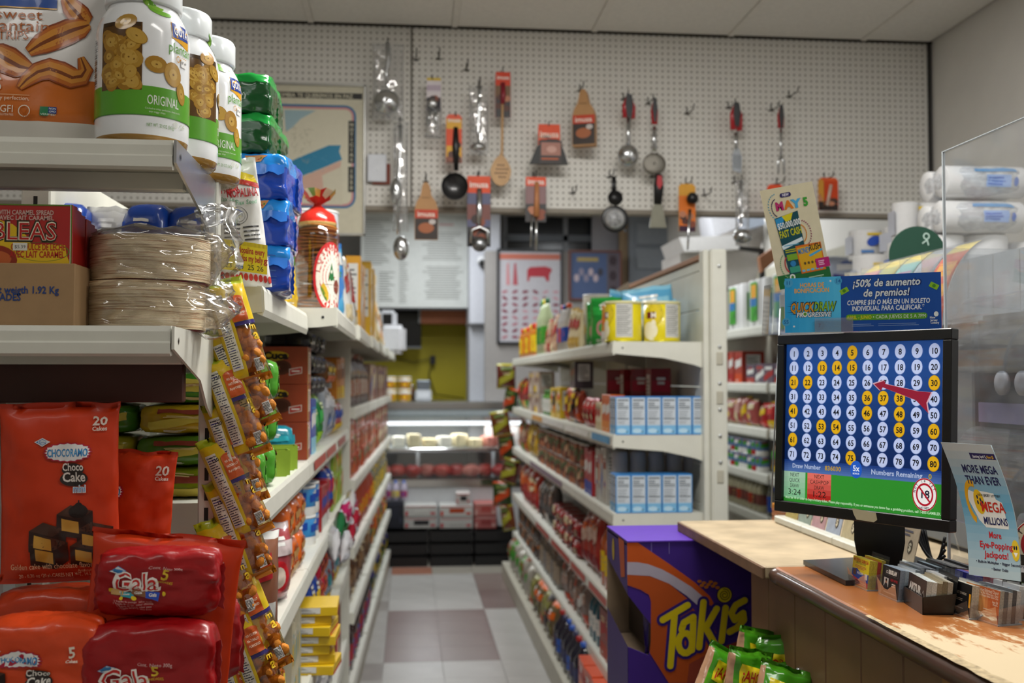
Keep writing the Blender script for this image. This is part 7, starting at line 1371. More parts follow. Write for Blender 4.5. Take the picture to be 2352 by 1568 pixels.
# ticket cases and machines on the cashier side
TK = [('#c87898', '#b8c83c', 5), ('#b8a84c', '#d8c8a0', 4), ('#7ab0a8', '#c0408c', 3), ('#9aa0a4', '#8a9094', 0), ('#c8502c', '#d8a02c', 2), ('#4a8a54', '#c8d8cc', 1), ('#3a7a4c', '#a8b8ac', 6)]
T = thing('ticket_case', 'curved clear ticket case with colourful ticket strips and yellow headers', 'ticket case')
def mc(y): 
    def f(x, z, e):     # z 0..1 up the curved front
        a = z*1.25; return (1.14+.14*(1-math.cos(a))-e*math.cos(a), y-x, 1.60+.20*math.sin(a)*1.05+e*math.sin(a))
    return f
for k, (c1, c2, s_) in enumerate(TK):
    if k > 4: break
    y = 2.66-.105*k; p = Pr(); p.rect(0, .0, .098, .80, c1, 0, 1, 10); p.rect(0, .80, .098, .98, '#d8c468', .5, 1, 4) if k != 3 else p.rect(0, .8, .098, .98, '#8a9094', .5, 1, 4)
    p.rect(.012, .5, .085, .66, c2, 1, 1, 2); p.rect(.012, .3, .085, .42, '#c8ccc8' if k != 4 else '#e0a83c', 1, 1, 2)
    for i in range(3): p.disc(.022+.026*i, .18, .008, .05, c2, 1, 10)
    if k == 4: p.text('$$$', .048, .52, .10, '#e0c83c', 2, 1, fit=.06) if False else None
    o = p.build('ticket_strip', T, mc(y), A(.3, coat=.4), .001)
V, Fs = [], []
for i in range(13): q0 = mc(2.68)(0, i/12, .004); q1 = mc(2.13)(0, i/12, .004); V += [q0, q1]
for i in range(12): Fs.append((2*i, 2*i+1, 2*i+3, 2*i+2))
mk('clear_cover', V, Fs, CLR, T, True); box('case_frame', 1.20, 1.42, 2.13, 2.68, 1.13, 1.62, M('#6a7074', .5), T, .004); box('case_back', 1.40, 1.42, 2.13, 2.68, 1.62, 1.80, M('#8a9094', .5), T)
for k in range(6): box('clear_divider', 1.15, 1.32, 2.668-.105*k, 2.672-.105*k, 1.62, 1.78, CLR, T)
for k, (y0, z0, s_) in enumerate(((1.72, 1.39, 'upper'), (1.72, 1.12, 'lower'))):
    T = thing('ticket_dispenser', s_+' large smoky clear dispenser seen through the shield', 'dispenser'); DK = M('#23242a', .3, nz=.3)
    box('dark_body', 1.18, 1.42, y0, y0+.36, z0, z0+.24, DK, T, .01, 2)
    V, Fs = [], []
    for i in range(11): a = i/10*PI/2; V += [(1.18-.07*math.cos(a), y0, z0+.12+.16*math.sin(a)), (1.18-.07*math.cos(a), y0+.36, z0+.12+.16*math.sin(a))]
    for i in range(10): Fs.append((2*i, 2*i+1, 2*i+3, 2*i+2))
    mk('curved_cover', V, Fs, film('smoky', (.6, .64, .68), .2, .05, .05, .15), T, True); box('ticket_band', 1.172, 1.178, y0+.02, y0+.34, z0+.02, z0+.06, M('#6a6480' if k == 0 else '#8a8a90', .4), T)
    for j in range(3): (lambda o: (setattr(o, 'location', (1.168, y0+.10+.07*j, z0+.10)), setattr(o, 'rotation_euler', (0, -PI/2, 0))))(lathe('white_roll', [(.008, 0), (.024, 0), (.024, .006), (.008, .006)], M('#9a9a9e', .5), T, 20))
T = thing('lottery_terminal', 'black ticket terminal standing on the cashier side behind the shield', 'terminal'); box('terminal_body', 1.10, 1.40, 1.18, 1.46, 1.12, 1.36, M('#1c1d21', .4), T, .02, 3); box('terminal_screen', 1.092, 1.10, 1.22, 1.42, 1.2, 1.33, M('#3a4450', .15), T, .003); box('paper_slip', 1.085, 1.088, 1.26, 1.34, 1.34, 1.42, M('#b8b8b8', .6), T)
T = thing('green_disc_sign', 'dark green round sign with a white mark above the ticket case', 'sign', (P(2108, 588, Y=2.75).x, 2.75, P(2108, 588, Y=2.75).z)); rr_ = 72*2.75/2400; lathe('disc_sheet', [(0, -.002), (rr_, -.002), (rr_, .002), (0, .002)], M('#12402f', .5), T, 40, 'y', smooth=False); p = Pr(); p.ring(.024, .055, .006, .010, '#a8c0b4', 1, 14); p.line([(.012, .035), (.026, .045), (.03, .03)], .004, '#a8c0b4', 1); p.build('white_mark', T, front(-.002), None, .001); box('sign_post', -.006, .006, .002, .008, 1.118-P(2108, 588, Y=2.75).z, 0, BLACK, T)
T = thing('back_counter', 'low dark back counter on the cashier side', 'counter'); box('counter_body', 1.10, 2.28, .9, 2.83, 0, 1.08, M('#3a3a3c', .6), T, .004); box('counter_top', 1.08, 2.3, .88, 2.85, 1.08, 1.118, M('#5a5a5c', .4), T, .004)
for i in range(3):
    T = thing('paper_carton', ('blue', 'white', 'grey blue', 'pale', 'dark blue')[i]+' carton stored on the back counter behind the shield', 'carton', (1.75+.1*(i % 2), 1.35+.27*i, 1.118), -.2+.1*i); MAKE['nbox'](T, .22, .18, .22+.05*(i % 3), [('#3a5a98', '#b8bcc4', '#6a7c94', '#a8b0b4', '#2a3a6c')[i], WH, BL, RD], i)
# snack display box
BY, BX0, BX1, BD = 2.58, .543, .872, .27
T = thing('ticket_printer', 'tall black machine on the back counter, beyond the smoky dispensers', 'machine', (1.72, 2.45, 1.118), -.3); box('machine_body', -.22, .22, -.2, .2, 0, .42, M('#17181c', .4), T, .02, 2); box('paper_tray', -.18, .18, -.26, -.2, .05, .09, M('#2a2b30', .5), T, .004); box('control_panel', -.15, .02, -.205, -.2, .28, .36, M('#4a5058', .3), T, .002); box('raised_lid', -.2, .2, -.16, .18, .42, .46, M('#26272c', .35), T, .012, 2)
T = thing('snack_display_box', 'tall purple and orange cardboard snack display with big yellow lettering', 'display box'); q = lambda px, py: (P(px, py, Y=BY).x, P(px, py, Y=BY).z); PUR = M('#3a1c7c', .5, nz=.1, sc=10); zt = q(1440, 1245)[1]; INN = M('#8a7660', .8)
ol = [(BX0, .02), (BX1, .02), (BX1, zt), (BX0, zt), (BX0, q(0, 1395)[1]), q(1478, 1412), q(1494, 1432), q(1496, 1450), q(1495, 1490), q(1490, 1505), (BX0, q(0, 1522)[1])]
poly('front_panel', ol, BY, BY+.004, PUR, T); box('back_panel', BX0, BX1, BY+BD, BY+BD+.004, .02, zt, INN, T); box('side_panel', BX1-.004, BX1, BY+.004, BY+BD, .02, zt, PUR, T); o = box('top_flap', BX0-.001, BX1-.09, BY-.002, BY+BD, zt, zt+.003, M('#5a34a8', .45), T); box('inner_top', BX0, BX1, BY+.004, BY+BD, zt-.010, zt-.006, PUR, T)
sd = M('#35206c', .5); zA, zB = q(0, 1395)[1]+.03, q(0, 1522)[1]
mk('side_panel', [(BX0, BY, q(0, 1395)[1]), (BX0, BY+BD, zA+.02), (BX0, BY+BD, zt), (BX0, BY, zt)], [(0, 1, 2, 3)], sd, T); mk('side_panel', [(BX0, BY, .02), (BX0, BY+BD, .02), (BX0, BY+BD, zB+.04), (BX0, BY, zB)], [(0, 1, 2, 3)], sd, T)
o = box('inner_tray', BX0+.004, BX1-.004, BY+.006, BY+BD-.01, .80, .804, INN, T); box('inner_wall', BX0+.06, BX0+.064, BY+.006, BY+BD, zB-.02, zA+.03, M('#3c3026', .8), T)
def Zq(x, y): return q(1380+x/3.843, 1160+y/3.843)
p = Pr(); p.rect(BX0+.0005, .02, BX1, zt, PUR and '#3d2080', 0, 1, 1) if False else None
p.poly([Zq(*a) for a in ((232, 322), (310, 318), (600, 515), (830, 680), (960, 800), (1010, 890), (850, 860), (660, 700), (430, 560), (232, 505))][::-1], '#b8501c', 1)
p.poly([Zq(*a) for a in ((232, 500), (330, 503), (420, 520), (540, 565), (640, 620), (800, 720), (905, 810), (850, 880), (760, 800), (600, 690), (430, 622), (232, 612))][::-1], '#a8a0b0', 1.5)
p.poly([Zq(*a) for a in ((232, 612), (430, 625), (600, 690), (760, 820), (820, 920), (1000, 1100), (1100, 1250), (900, 1400), (820, 1568), (600, 1568), (430, 1300), (440, 1200), (442, 850), (425, 790), (350, 745), (236, 705))][::-1], '#a84a1c', 1)
p.poly([Zq(*a) for a in ((780, 1400), (960, 1300), (1200, 1200), (1290, 1300), (1290, 1568), (760, 1568))][::-1], '#8a3c2c', 1.2)
ST = [[(545, 1010), (765, 880)], [(650, 960), (612, 1415)], [(712, 1095), (732, 1035), (816, 985), (812, 1130), (802, 1275)], [(745+62*math.cos(PI*2*i/14), 1215+88*math.sin(PI*2*i/14)) for i in range(15)], [(905, 855), (866, 1250)], [(1022, 912), (925, 1080), (1008, 1228)], [(1100, 905), (1064, 1195)], [(1268, 838), (1190, 880), (1150, 950), (1180, 1010), (1255, 950)], [(1255, 950), (1262, 1010), (1200, 1080), (1135, 1115)]]
def strokes(wd, col, l):
    for s_ in ST:
        pt = [Zq(*a) for a in s_]; n_ = 0
        for u_, v_ in zip(pt, pt[1:]): n_ += 1; p.line([u_, v_], wd, col, l+.06*(n_ % 5)+.02*(ST.index(s_) % 3))
        for a in pt: n_ += 1; p.disc(*a, wd/2, wd/2, col, l+.35+.06*(n_ % 9), 14)
strokes(.0310, '#2c1a6c', 3); strokes(.0165, '#c8b414', 5)
cx_, cz_ = Zq(1090, 790); p.disc(cx_, cz_, .0205, .0205, '#2c1a3c', 3, 24); p.disc(cx_, cz_, .018, .0185, '#c8b414', 5, 24)
sp_ = [(cx_+(.0025+.0125*i/40)*math.cos(i*.36), cz_+(.0025+.0125*i/40)*math.sin(i*.36)) for i in range(41)]; p.line(sp_, .0022, '#2c2014', 6)
for i in range(9): x, z = Zq(870+20*i, 690+((i*37) % 60)-20); p.disc(x, z, .006, .004, '#b86a1c', 2, 8)
p.build('box_print', T, front(BY), A(.45), .0005, .0002)
p = Pr(); w0 = BD; p.poly([(-(BY+.03), 1.0), (-(BY+.08), .99), (-(BY+.11), 1.088), (-(BY+.04), 1.088)], '#a84a1c', 1); p.disc(-(BY+.18), 1.045, .016, .030, '#a8901c', 2, 12); p.build('side_print', T, sideL(BX0), None, .0008)
for i in range(2): x = BX0+(.06, .105)[i]; box('cut_slit', x, x+.0012, BY-.0008, BY-.0002, zt-(.025, .03)[i], zt-.002, M('#8a7ac0', .6), T)
for k in range(3): put('bag', .12, .05, .16, ['#2c1a6c', '#4a2c9c', OG, YL], (BX0+.10+.02*k, BY+.07+.06*k, .805), .6, ('nearest', 'middle', 'farthest')[k]+' purple snack bag lying inside the snack display box', None, 3)
# green bags in a bin before the display box
T = thing('snack_bin', 'brown cardboard bin holding the green bags, low beside the counter', 'bin', (.70, 1.93, 0), 0)
for a in ((-.16, .012, -.10, -.096), (-.16, .012, .096, .10), (-.16, -.156, -.1, .1), (.008, .012, -.1, .1)): box('bin_wall', *a, .02, .86, KB, T)
box('bin_floor', -.156, .008, -.096, .096, .70, .705, KB, T)
def ahora(px, py, Y, rot, i, lab):
    w_, h_ = .105, .16; q = P(px, py, Y=Y); T = thing('green_snack_bag', lab, 'snack bag', tuple(q), rot); S_ = bagS(w_, h_, .045, 70+i, .006, 'pillow', .06)
    bag('pouch', S_, lambda u, v: '#3c7a14' if v > .93 else '#b48a6c' if u < -.8 else '#4f9a14' if v < .62 else '#3f8a18', A(.2, coat=.6, bump=.15, sc=20), T, 16, 24); p = Pr(); p.poly([(-.036, .090), (.044, .082), (.044, .124), (-.034, .130)][::-1], '#d8c41c', 2); p.text('¡AHORA!', .004, .097, .021, '#b8281c', 4, 1, fit=.072, rot=-.08); p.disc(.0, .035, .022, .018, '#d89a1c', 3, 20); p.disc(.0, .035, .018, .014, '#e0c060', 4, 20); p.ring(.0, .035, .022, .0245, '#d8dcd0', 3.5, 20); p.rect(.022, .05, .036, .066, '#d8dcd8', 3); 
    p.build('label_print', T, bagmap(S_, w_, h_), A(.25, coat=.5), .0014, .00015)
for i, (px, py, Y, rot, lab) in enumerate(((1712, 1622, 2.12, (0, .25, .3), 'highest green snack bag against the purple display box'), (1612, 1672, 2.00, (-.1, .5, .2), 'green snack bag leaning away from the counter, at the edge of the heap'), (1790, 1640, 2.10, (0, -.1, -.4), 'shaded green snack bag turned sideways near the counter front'), (1700, 1688, 1.95, (-.1, .25, .3), 'green snack bag in the middle of the heap'), (1765, 1725, 1.92, (-.2, .3, -.1), 'lowest green snack bag in front of the heap'), (1838, 1725, 1.96, (-.1, -.45, .0), 'green snack bag leaning against the wooden counter'))): ahora(px, py, Y, rot, i, lab)
# ---------------- the back of the shop ----------------
def rectY(px0, py0, px1, py1, Y): a, b_ = P(px0, py1, Y=Y), P(px1, py0, Y=Y); return a.x, b_.x, a.z, b_.z
WHT = M('#d4d5d8', .5)
# deli case
T = thing('deli_case', 'glass fronted refrigerated deli case with steel trim at the end of the aisle', 'display case'); dx0, dx1 = -.32, 1.02; dy = 8.72
box('base_cabinet', dx0, dx1, dy, dy+.9, .05, .60, M('#c4c6c8', .35), T, .01); box('kick_plate', dx0+.02, dx1-.02, dy+.04, dy+.86, 0, .05, BLACK, T); box('top_panel', dx0, dx1, dy+.12, dy+.9, 1.24, 1.30, STEEL, T, .01, 2); box('lower_rail', dx0, dx1, dy-.02, dy+.03, .60, .66, CHROME, T, .008, 2); box('middle_rail', dx0, dx1, dy+.05, dy+.09, .885, .915, CHROME, T, .004); box('rear_wall', dx0, dx1, dy+.86, dy+.9, .6, 1.24, M('#b8bcc0', .4), T)
for x in (dx0, dx1-.02): box('side_wall', x, x+.02, dy+.05, dy+.88, .6, 1.24, M('#c8cacc', .4), T)
box('glass_shelf', dx0+.02, dx1-.02, dy+.2, dy+.8, .895, .905, M('#c8d0d0', .2), T); box('light_tube', dx0+.05, dx1-.05, dy+.22, dy+.25, 1.10, 1.13, M('#f4f6fa', .4, emit=1.4, nz=0), T, .008, 2); box('light_hood', dx0, dx1, dy+.14, dy+.3, 1.17, 1.24, M('#aab4b8', .3), T)
mk('front_glass', [(dx0+.01, dy+.03, .66), (dx1-.01, dy+.03, .66), (dx1-.01, dy+.15, 1.24), (dx0+.01, dy+.15, 1.24)], [(0, 1, 2, 3)], film('case_glass', (.95, .98, .98), .3, .02), T)
for i, x in enumerate((.06, .70)): box('divider', x, x+.03, dy+.2, dy+.22, .66, .9, M('#c8ccd0', .3), T)
area('case_lamp', (.35, dy+.34, 1.09), 1.2, .05, 5, (1, 1, 1))
rg = random.Random(9)
for i in range(9): T = thing('cheese_block', ('pale', 'white', 'wrapped cream')[i % 3]+' cheese piece on the deli case shelf, '+ORD[i]+' from the left rack', 'cheese', (-.22+.13*i, dy+.32+.03*(i % 2), .906), .1*i, 'cheeses on the deli shelf '+str(i % 3)); F_ = softF(.10, .12, .075+.02*(i % 3), .003, i, .04); soft('cheese', F_, ('#d8c8a0', '#d8d4c8', '#c8bc98')[i % 3] if i < 7 else '#b87468', A(.4), T, 5)
for i in range(10): T = thing('meat_cut', 'raw '+('pink', 'red', 'dark red')[i % 3]+' meat cut on the deli case tray, '+ORD[i]+' from the left rack', 'meat', (-.22+.125*i, dy+.22+.05*(i % 2), .665), .3*i, 'meat cuts on the deli tray '+str(i % 3)); F_ = softF(.13, .16, .10, .012, i+20, .3); soft('meat', F_, ('#c87a70', '#b84a44', '#a83c3c')[i % 3], A(.35, coat=.3), T, 6)
# crates and cartons stacked before the case
for i in range(3): T = thing('milk_crate', 'black plastic crate on the floor under the deli case, '+('first', 'second', 'third')[i]+' from the left rack', 'crate', (-.02+.36*i, 8.55, 0)); 
for i in range(3):
    T = [o for o in bpy.data.objects if o.name.startswith('milk_crate') and o.parent is None][i]; m = M('#141416', .5)
    for a in ((-.17, .17, -.15, -.14), (-.17, .17, .14, .15), (-.17, -.16, -.14, .14), (.16, .17, -.14, .14)):
        for z in (0, .10, .2): box('crate_wall', *a, z, z+.075, m, T)
    box('crate_floor', -.16, .16, -.14, .14, 0, .01, m, T)
def far_box(px0, py0, px1, py1, Y, c, lab, name='carton', cat='carton', d=.25, band=None):
    x0, x1, z0, z1 = rectY(px0, py0, px1, py1, Y); T = thing(name, lab, cat, ((x0+x1)/2, Y, z0)); w_, h_ = x1-x0, z1-z0; box('carton_body', -w_/2, w_/2, 0, d, 0, h_, M(c, .6), T, .004)
    p = Pr(); b = band or ['#b8444c', '#2a2a2c']; p.rect(-w_*.46, h_*.1, -w_*.38, h_*.5, b[0], 1); p.rect(-w_*.2, h_*.35, w_*.25, h_*.75, b[1], 1); p.rect(-w_*.46, h_*.86, w_*.46, h_*.92, b[0], 1); p.rect(.3*w_, h_*.2, .44*w_, h_*.4, b[0], 1); p.build('label_print', T, front(0), None, .002); return T
far_box(928, 1188, 1004, 1214, 8.5, '#b8b8b4', 'lower white and dark fruit carton on the crates'); far_box(928, 1160, 1004, 1187, 8.5, '#c0c0bc', 'upper white fruit carton on the crates, first column', band=['#b8444c', '#c8c8c4']); far_box(1009, 1188, 1086, 1214, 8.5, '#bcbcb8', 'lower white fruit carton on the crates, second column', band=['#b83c44', '#b8b8b4']); far_box(1009, 1160, 1086, 1187, 8.5, '#c4c4c0', 'upper white fruit carton with red and green picture', band=['#c03c2c', '#a8401c']); far_box(1090, 1186, 1140, 1214, 8.5, '#a85a58', 'lower red carton on the crates', band=['#c8a8a0', '#8a3c3c']); far_box(1090, 1155, 1140, 1185, 8.5, '#b46a64', 'upper pinkish red carton on the crates', band=['#c8a8a0', '#a84a44']); far_box(884, 1150, 926, 1214, 8.5, '#20222c', 'dark blue bottle crate beside the white cartons', 'bottle_crate', 'crate', band=['#3a3c4c', '#2a2c38']); far_box(1048, 1132, 1080, 1159, 8.52, '#c0b8b4', 'small white carton on top of the fruit cartons')
for i in range(3): q = P(889+19*i, 1150, Y=8.55); put('bottle', .06, .06, .16, ['#b8b0c4', '#2a6fd0', ('#a83c64', '#d8c03c', '#a83c64')[i], BL], (q.x, 8.58, q.z), 0, ('first', 'second', 'third')[i]+' blue capped drink bottle standing on the dark bottle crate', None, 5)
# things on top of the case
for i in range(2):
    for k in range(2): q = P(895+34*i, 922, Y=9.0); put('tub', .115, .115, .105, ['#c8a01c', WH, '#a8341c', YL], (q.x, 9.0, 1.302+.106*k), 0, ('upper' if k else 'lower')+' yellow food tub, '+('first' if i == 0 else 'second')+' column on top of the deli case', None, 2)
q = P(972, 920, Y=9.05); T = thing('kitchen_scale', 'small steel kitchen scale on top of the deli case', 'scale', (q.x, 9.05, 1.302)); box('scale_body', -.07, .07, -.07, .07, 0, .10, M('#b4b8bc', .35), T, .01, 2); box('scale_plate', -.06, .06, -.05, .06, .1, .18, M('#7c848c', .3, .6), T, .01); box('scale_display', -.05, .05, -.073, -.07, .03, .08, M('#d0d4d8', .4), T)
q = P(945, 920, Y=9.05); put('can', .06, .06, .14, ['#5a4a34', '#3a2c20', BR, CR], (q.x, 9.1, 1.302), 0, 'dark can between the yellow tubs and the scale', None, 3)
# yellow wall recess and hood
x0, x1, z0, z1 = rectY(860, 712, 1074, 926, 10.2); o = st(box('wall_yellow', x0-.3, x1, 10.2, 10.3, .4, z1, M('#a89a10', .6, nz=.1, sc=3)))
x0, x1, z0, z1 = rectY(868, 706, 968, 800, 9.9); T = thing('wall_television', 'black flat screen under the menu board', 'television', ((x0+x1)/2, 9.9, z0)); w_, h_ = x1-x0, z1-z0; box('screen_panel', -w_/2, w_/2, -.01, .02, 0, h_, M('#08090a', .2), T, .004); box('lower_edge', -w_/2, w_/2, -.014, -.01, 0, .02, M('#5a5c5e', .4), T)
x0, x1, z0, z1 = rectY(966, 712, 1074, 742, 9.8); T = thing('wood_shelf', 'short orange brown wooden shelf against the yellow wall', 'shelf', ((x0+x1)/2, 9.8, z0)); w_, h_ = x1-x0, z1-z0; box('board', -w_/2, w_/2, 0, .3, 0, h_, M('#a86440', .6, nz=.2), T, .004); box('end_cap', -w_/2-.02, -w_/2, 0, .3, 0, h_+.03, M('#8a8c8c', .4), T)
T = thing('wall_cable', 'thin dark cable drooping across the yellow wall', 'cable'); tube('cable_sheath', [P(880, 780, Y=10.15), P(905, 822, Y=10.15), P(950, 832, Y=10.15), P(995, 822, Y=10.15), P(985, 860, Y=10.15), P(1000, 905, Y=10.15), P(1065, 915, Y=10.15)], .006, M('#4a4410', .6), T, 6); box('plug_box', P(990, 0, Y=10.15).x, P(1002, 0, Y=10.15).x, 10.12, 10.16, P(0, 835, Y=10.15).z, P(0, 815, Y=10.15).z, BLACK, T)
# menu board
x0, x1, z0, z1 = rectY(828, 484, 1076, 706, 9.6); T = thing('menu_board', 'wide white menu board with two columns of small text', 'menu board', (x0, 9.6, z0)); w_, h_ = x1-x0, z1-z0; box('board_sheet', 0, w_, -.01, .02, 0, h_, M('#cfd2ce', .4), T, .003); box('lower_frame', 0, w_, -.014, .02, -.02, .0, BLACK, T); p = Pr(); k = w_/248.
def U(px, py): return ((px-828)*k, h_-(py-484)*k)
p.rect(*U(834, 491), *U(902, 484), '#2a5aa8', 1); p.bars(U(840, 0)[0], U(0, 490)[1], U(896, 0)[0], U(0, 485)[1], 1, '#6a8ac8', 2); p.rect(*U(942, 491), *U(1075, 485), '#c8ccd4', 1); rg = random.Random(21); p.bars(U(836, 0)[0], U(0, 612)[1], U(902, 0)[0], U(0, 502)[1], 20, '#9a9c98', 2, .45, rg); p.bars(U(870, 0)[0], U(0, 696)[1], U(906, 0)[0], U(0, 625)[1], 12, '#8a8c88', 2, .4, rg); p.bars(U(916, 0)[0], U(0, 700)[1], U(938, 0)[0], U(0, 600)[1], 20, '#a0a29e', 2, .45, rg); p.bars(U(968, 0)[0], U(0, 600)[1], U(1062, 0)[0], U(0, 532)[1], 12, '#a8aaa6', 2, .45, rg, 'c'); p.bars(U(968, 0)[0], U(0, 690)[1], U(1066, 0)[0], U(0, 612)[1], 14, '#a2a4a0', 2, .45, rg, 'c'); p.text('BREAKFAST', *U(1035, 520), 7*k, '#c86a70', 2, 0, fit=60*k) if False else p.bars(*U(1008, 519), *U(1064, 513), 1, '#c88a8c', 2); p.build('menu_print', T, front(-.01), None, .002)
# pillar, wall, camera, posters
x0, x1, z0, z1 = rectY(1078, 485, 1150, 744, 9.3); st(box('wall_pillar', x0, x1, 9.3, 9.9, z0, CEIL, M('#c8cad2', .6), None, .01)); x0, x1, z0, z1 = rectY(1078, 744, 1114, 926, 9.4); st(box('wall_pillar', x0, x1, 9.4, 9.9, 0, z1+.1, M('#bcbec4', .6), None, .008)); x0, x1, z0, z1 = rectY(1114, 744, 1500, 926, 9.9); st(box('wall_grey', P(1114, 0, Y=9.13).x, P(1424, 0, Y=9.13).x, 9.115, 9.2, 0, P(1200, 577, Y=9.13).z, M('#96928f', .7)))
q = P(1106, 600, Y=9.28); T = thing('dome_camera', 'small white dome camera on the white pillar', 'camera', (q.x, 9.27, q.z)); lathe('camera_base', [(0, 0), (.045, 0), (.045, .05), (.03, .06), (0, .06)], WHT, T, 20, 'y', loc=(0, 0, 0)); bm = bmesh.new(); bmesh.ops.create_uvsphere(bm, u_segments=16, v_segments=10, radius=.03); o = frombm('camera_lens', bm, BLACK, T, True); o.location = (0, -.05, -.02)
def framed(px0, py0, px1, py1, Y, lab, name, cat, fc, pc, draw):
    x0, x1, z0, z1 = rectY(px0, py0, px1, py1, Y); T = thing(name, lab, cat, (x0, Y, z0)); w_, h_ = x1-x0, z1-z0; f = w_*.035; m = M(fc, .4)
    for a in ((0, f, 0, h_), (w_-f, w_, 0, h_), (f, w_-f, 0, f), (f, w_-f, h_-f, h_)): box('frame_bar', a[0], a[1], -.02, .01, a[2], a[3], m, T, .002)
    box('picture_sheet', f, w_-f, -.005, .005, f, h_-f, M(pc, .4), T); p = Pr(); draw(p, w_, h_); p.build('printed_pattern', T, front(-.005), None, .001)
def meat(p, w_, h_):
    p.rect(.04*w_, .89*h_, .96*w_, .95*h_, '#b86a58', 1); p.poly([(.14*w_, .62*h_), (.20*w_, .62*h_), (.18*w_, .86*h_), (.15*w_, .84*h_)], '#c08488', 2); p.poly([(.24*w_, .62*h_), (.32*w_, .62*h_), (.29*w_, .86*h_), (.26*w_, .84*h_)], '#a8545c', 2)
    p.poly([(a*w_, b*h_) for a, b in ((.46, .66), (.49, .66), (.50, .71), (.72, .71), (.76, .66), (.79, .66), (.80, .74), (.84, .78), (.82, .80), (.74, .82), (.50, .81), (.46, .78))], '#a8303c', 2); rg = random.Random(5)
    for j in range(8):
        for i in range(6): p.disc((.12+.155*i)*w_, (.55-.068*j)*h_, .05*w_, .016*h_, rg.choice(['#8a4a58', '#7a3444', '#a8727c', '#b89098']), 2, 10, rg.uniform(-.6, .6))
framed(1141, 573, 1292, 790, 9.1, 'black framed meat cuts chart with a red bull drawing', 'meat_chart', 'poster', '#26282c', '#b4b2b8', meat)
def fam(p, w_, h_): p.rect(.06*w_, .05*h_, .72*w_, .94*h_, '#4a5c84', 1); p.rect(.74*w_, .05*h_, .94*w_, .94*h_, '#5a5058', 1); p.text('Wilson', .38*w_, .78*h_, .09*h_, '#b8a050', 2, 0, fit=.4*w_) if False else p.rect(.16*w_, .78*h_, .56*w_, .86*h_, '#a89458', 2); rg = random.Random(8); [p.disc((.15+.09*i)*w_, (.45+.12*(i % 2))*h_, .05*w_, .08*h_, rg.choice(['#b8a8b0', '#8a8498', '#3a3a48']), 2, 10) for i in range(6)]; [p.disc(.84*w_, (.2+.3*i)*h_, .07*w_, .1*h_, '#3a2c34', 2, 10) for i in range(3)]
framed(1306, 576, 1427, 690, 9.1, 'red brown framed group picture with a blue background', 'framed_picture', 'picture', '#6a3424', '#5a5c70', fam)
# dark transom window, wood post, grey door
x0, x1, z0, z1 = rectY(1162, 480, 1400, 578, 9.6); w1 = st(box('window_1', x0, x1, 9.62, 9.64, z0, z1+.2, M('#23262a', .15))); 
for a in (x0-.03, (x0+x1)/2+.05, x1-.03): box('window_frame', a, a+.04, 9.59, 9.62, z0, z1+.2, M('#8a8c90', .5), w1)
zc = P(0, 530, Y=9.6).z; box('window_frame', x0, x1, 9.59, 9.62, zc-.03, zc+.03, M('#6a6e74', .5), w1); box('window_sill', x0-.03, x1+.03, 9.55, 9.62, z0-.04, z0, M('#b8b8ba', .5), w1)
x0, x1, z0, z1 = rectY(1360, 480, 1424, 600, 9.5); st(box('window_2', x0, x1, 9.5, 9.54, z0, z1+.2, M('#a4a2a8', .6))); x0, x1, z0, z1 = rectY(1424, 480, 1446, 690, 9.3); st(box('trim_4', x0, x1, 9.3, 9.36, 0, z1+.2, M('#9a8264', .6)))
x0, x1, z0, z1 = rectY(1446, 480, 1552, 700, 9.2); d1 = st(box('door_1', x0, x1, 9.2, 9.26, 0, z1+.2, M('#787e86', .5, nz=.05))); 
for k in range(3): zz = P(0, (495, 555, 640)[k], Y=9.2).z; box('door_panel', x0+.06, x1-.06, 9.185, 9.2, zz-.18, zz+.02, M('#82888f', .5), d1, .01)
x0, x1, z0, z1 = rectY(1552, 480, 1566, 690, 9.1); st(box('trim_5', x0, x1, 9.1, 9.2, 0, z1+.2, M('#b09a90', .6)))
x0, x1, z0, z1 = rectY(1590, 486, 1634, 545, 8.5); T = thing('white_board', 'narrow white panel standing behind the slotted post', 'panel', (x0, 8.5, z0)); box('board_sheet', 0, x1-x0, 0, .02, -.3, z1-z0+.2, WHT, T, .003)
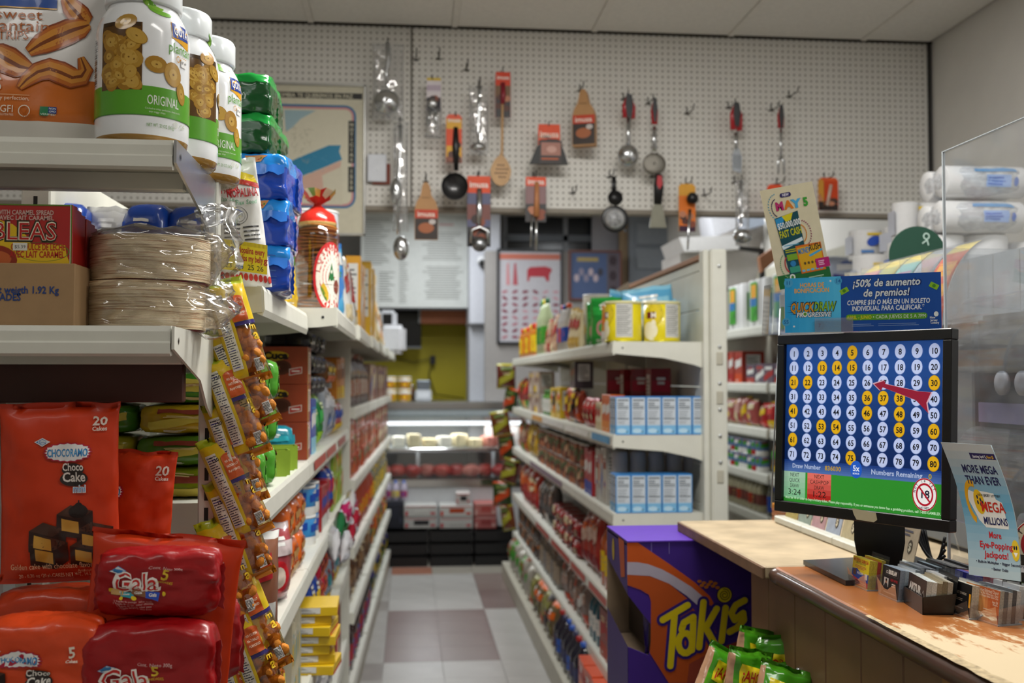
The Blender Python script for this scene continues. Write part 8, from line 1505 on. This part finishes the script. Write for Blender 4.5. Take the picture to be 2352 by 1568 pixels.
# open chest lids and white boxes above the far shelves
def slab(name, lab, cat, pts, Y, d, mat):
    T = thing(name, lab, cat); V = [P(x, y, Y=Y) for x, y in pts]; n = len(V); V2 = [v+Vector((0, d, 0)) for v in V]; mk('panel_sheet', V+V2, [tuple(range(n)), tuple(range(n, 2*n))[::-1]]+[(i, i+n, (i+1) % n+n, (i+1) % n) for i in range(n)], mat, T); return T
GR = M('#bcbab8', .5)
slab('foam_box', 'white lidded foam box above the far end of the right rack', 'box', ((1560, 545), (1690, 540), (1700, 572), (1572, 578)), 6.6, .5, M('#c4c2c0', .6)); slab('foam_box', 'lower white foam box behind the slotted post', 'box', ((1562, 580), (1740, 575), (1745, 655), (1566, 660)), 6.7, .5, M('#b4b0ac', .6))
slab('open_flap', 'grey slanted cardboard flap pointing up near the bagged ladle', 'flap', ((1640, 546), (1740, 510), (1762, 520), (1745, 575), (1690, 575)), 6.62, .04, M('#9a948e', .6)); slab('steel_bracket', 'dark steel bracket holding the upper wall shelf', 'bracket', ((1700, 565), (1755, 570), (1758, 640), (1748, 640), (1745, 580), (1700, 573)), 6.2, .03, BLACK)
slab('print_box', 'pale printed carton on the upper wall shelf behind the clear ladle', 'carton', ((1632, 488), (1720, 488), (1750, 500), (1640, 545)), 7.0, .3, M('#a8a8ac', .6)); slab('shiny_carton', 'shiny pale carton corner near the promotion card', 'carton', ((1700, 492), (1752, 490), (1758, 515), (1712, 528)), 6.5, .1, M('#9aa4b4', .3)); slab('brown_board', 'brown wooden board end behind the promotion card', 'board', ((1745, 590), (1790, 560), (1790, 590), (1750, 625)), 6.1, .05, M('#8a5a3a', .6))
for i in range(2): put('pack', .26, .16, .14, ['#a8b0c4', '#4a4a8c', '#d8d8dc', '#3a5aa8'], (P(1925+20*i, 540, Y=4.9).x, 4.9+.25*i, 1.792+.285 if False else 1.95), .3, ('nearer', 'farther')[i]+' wrapped white and blue pack behind the orange carded tool', None, 3)
for i in range(3): put('nbox', .16, .16, .24, [('#c8c8cc', '#2a3a5c', '#b8c4d0')[i], BL, LB, WH], (P(1850+45*i, 600, Y=4.7).x, 4.72+.05*i, 1.70), .1, ('pale', 'navy', 'light blue')[i]+' carton beside the tall paper rolls on the wall shelf', None, 2)
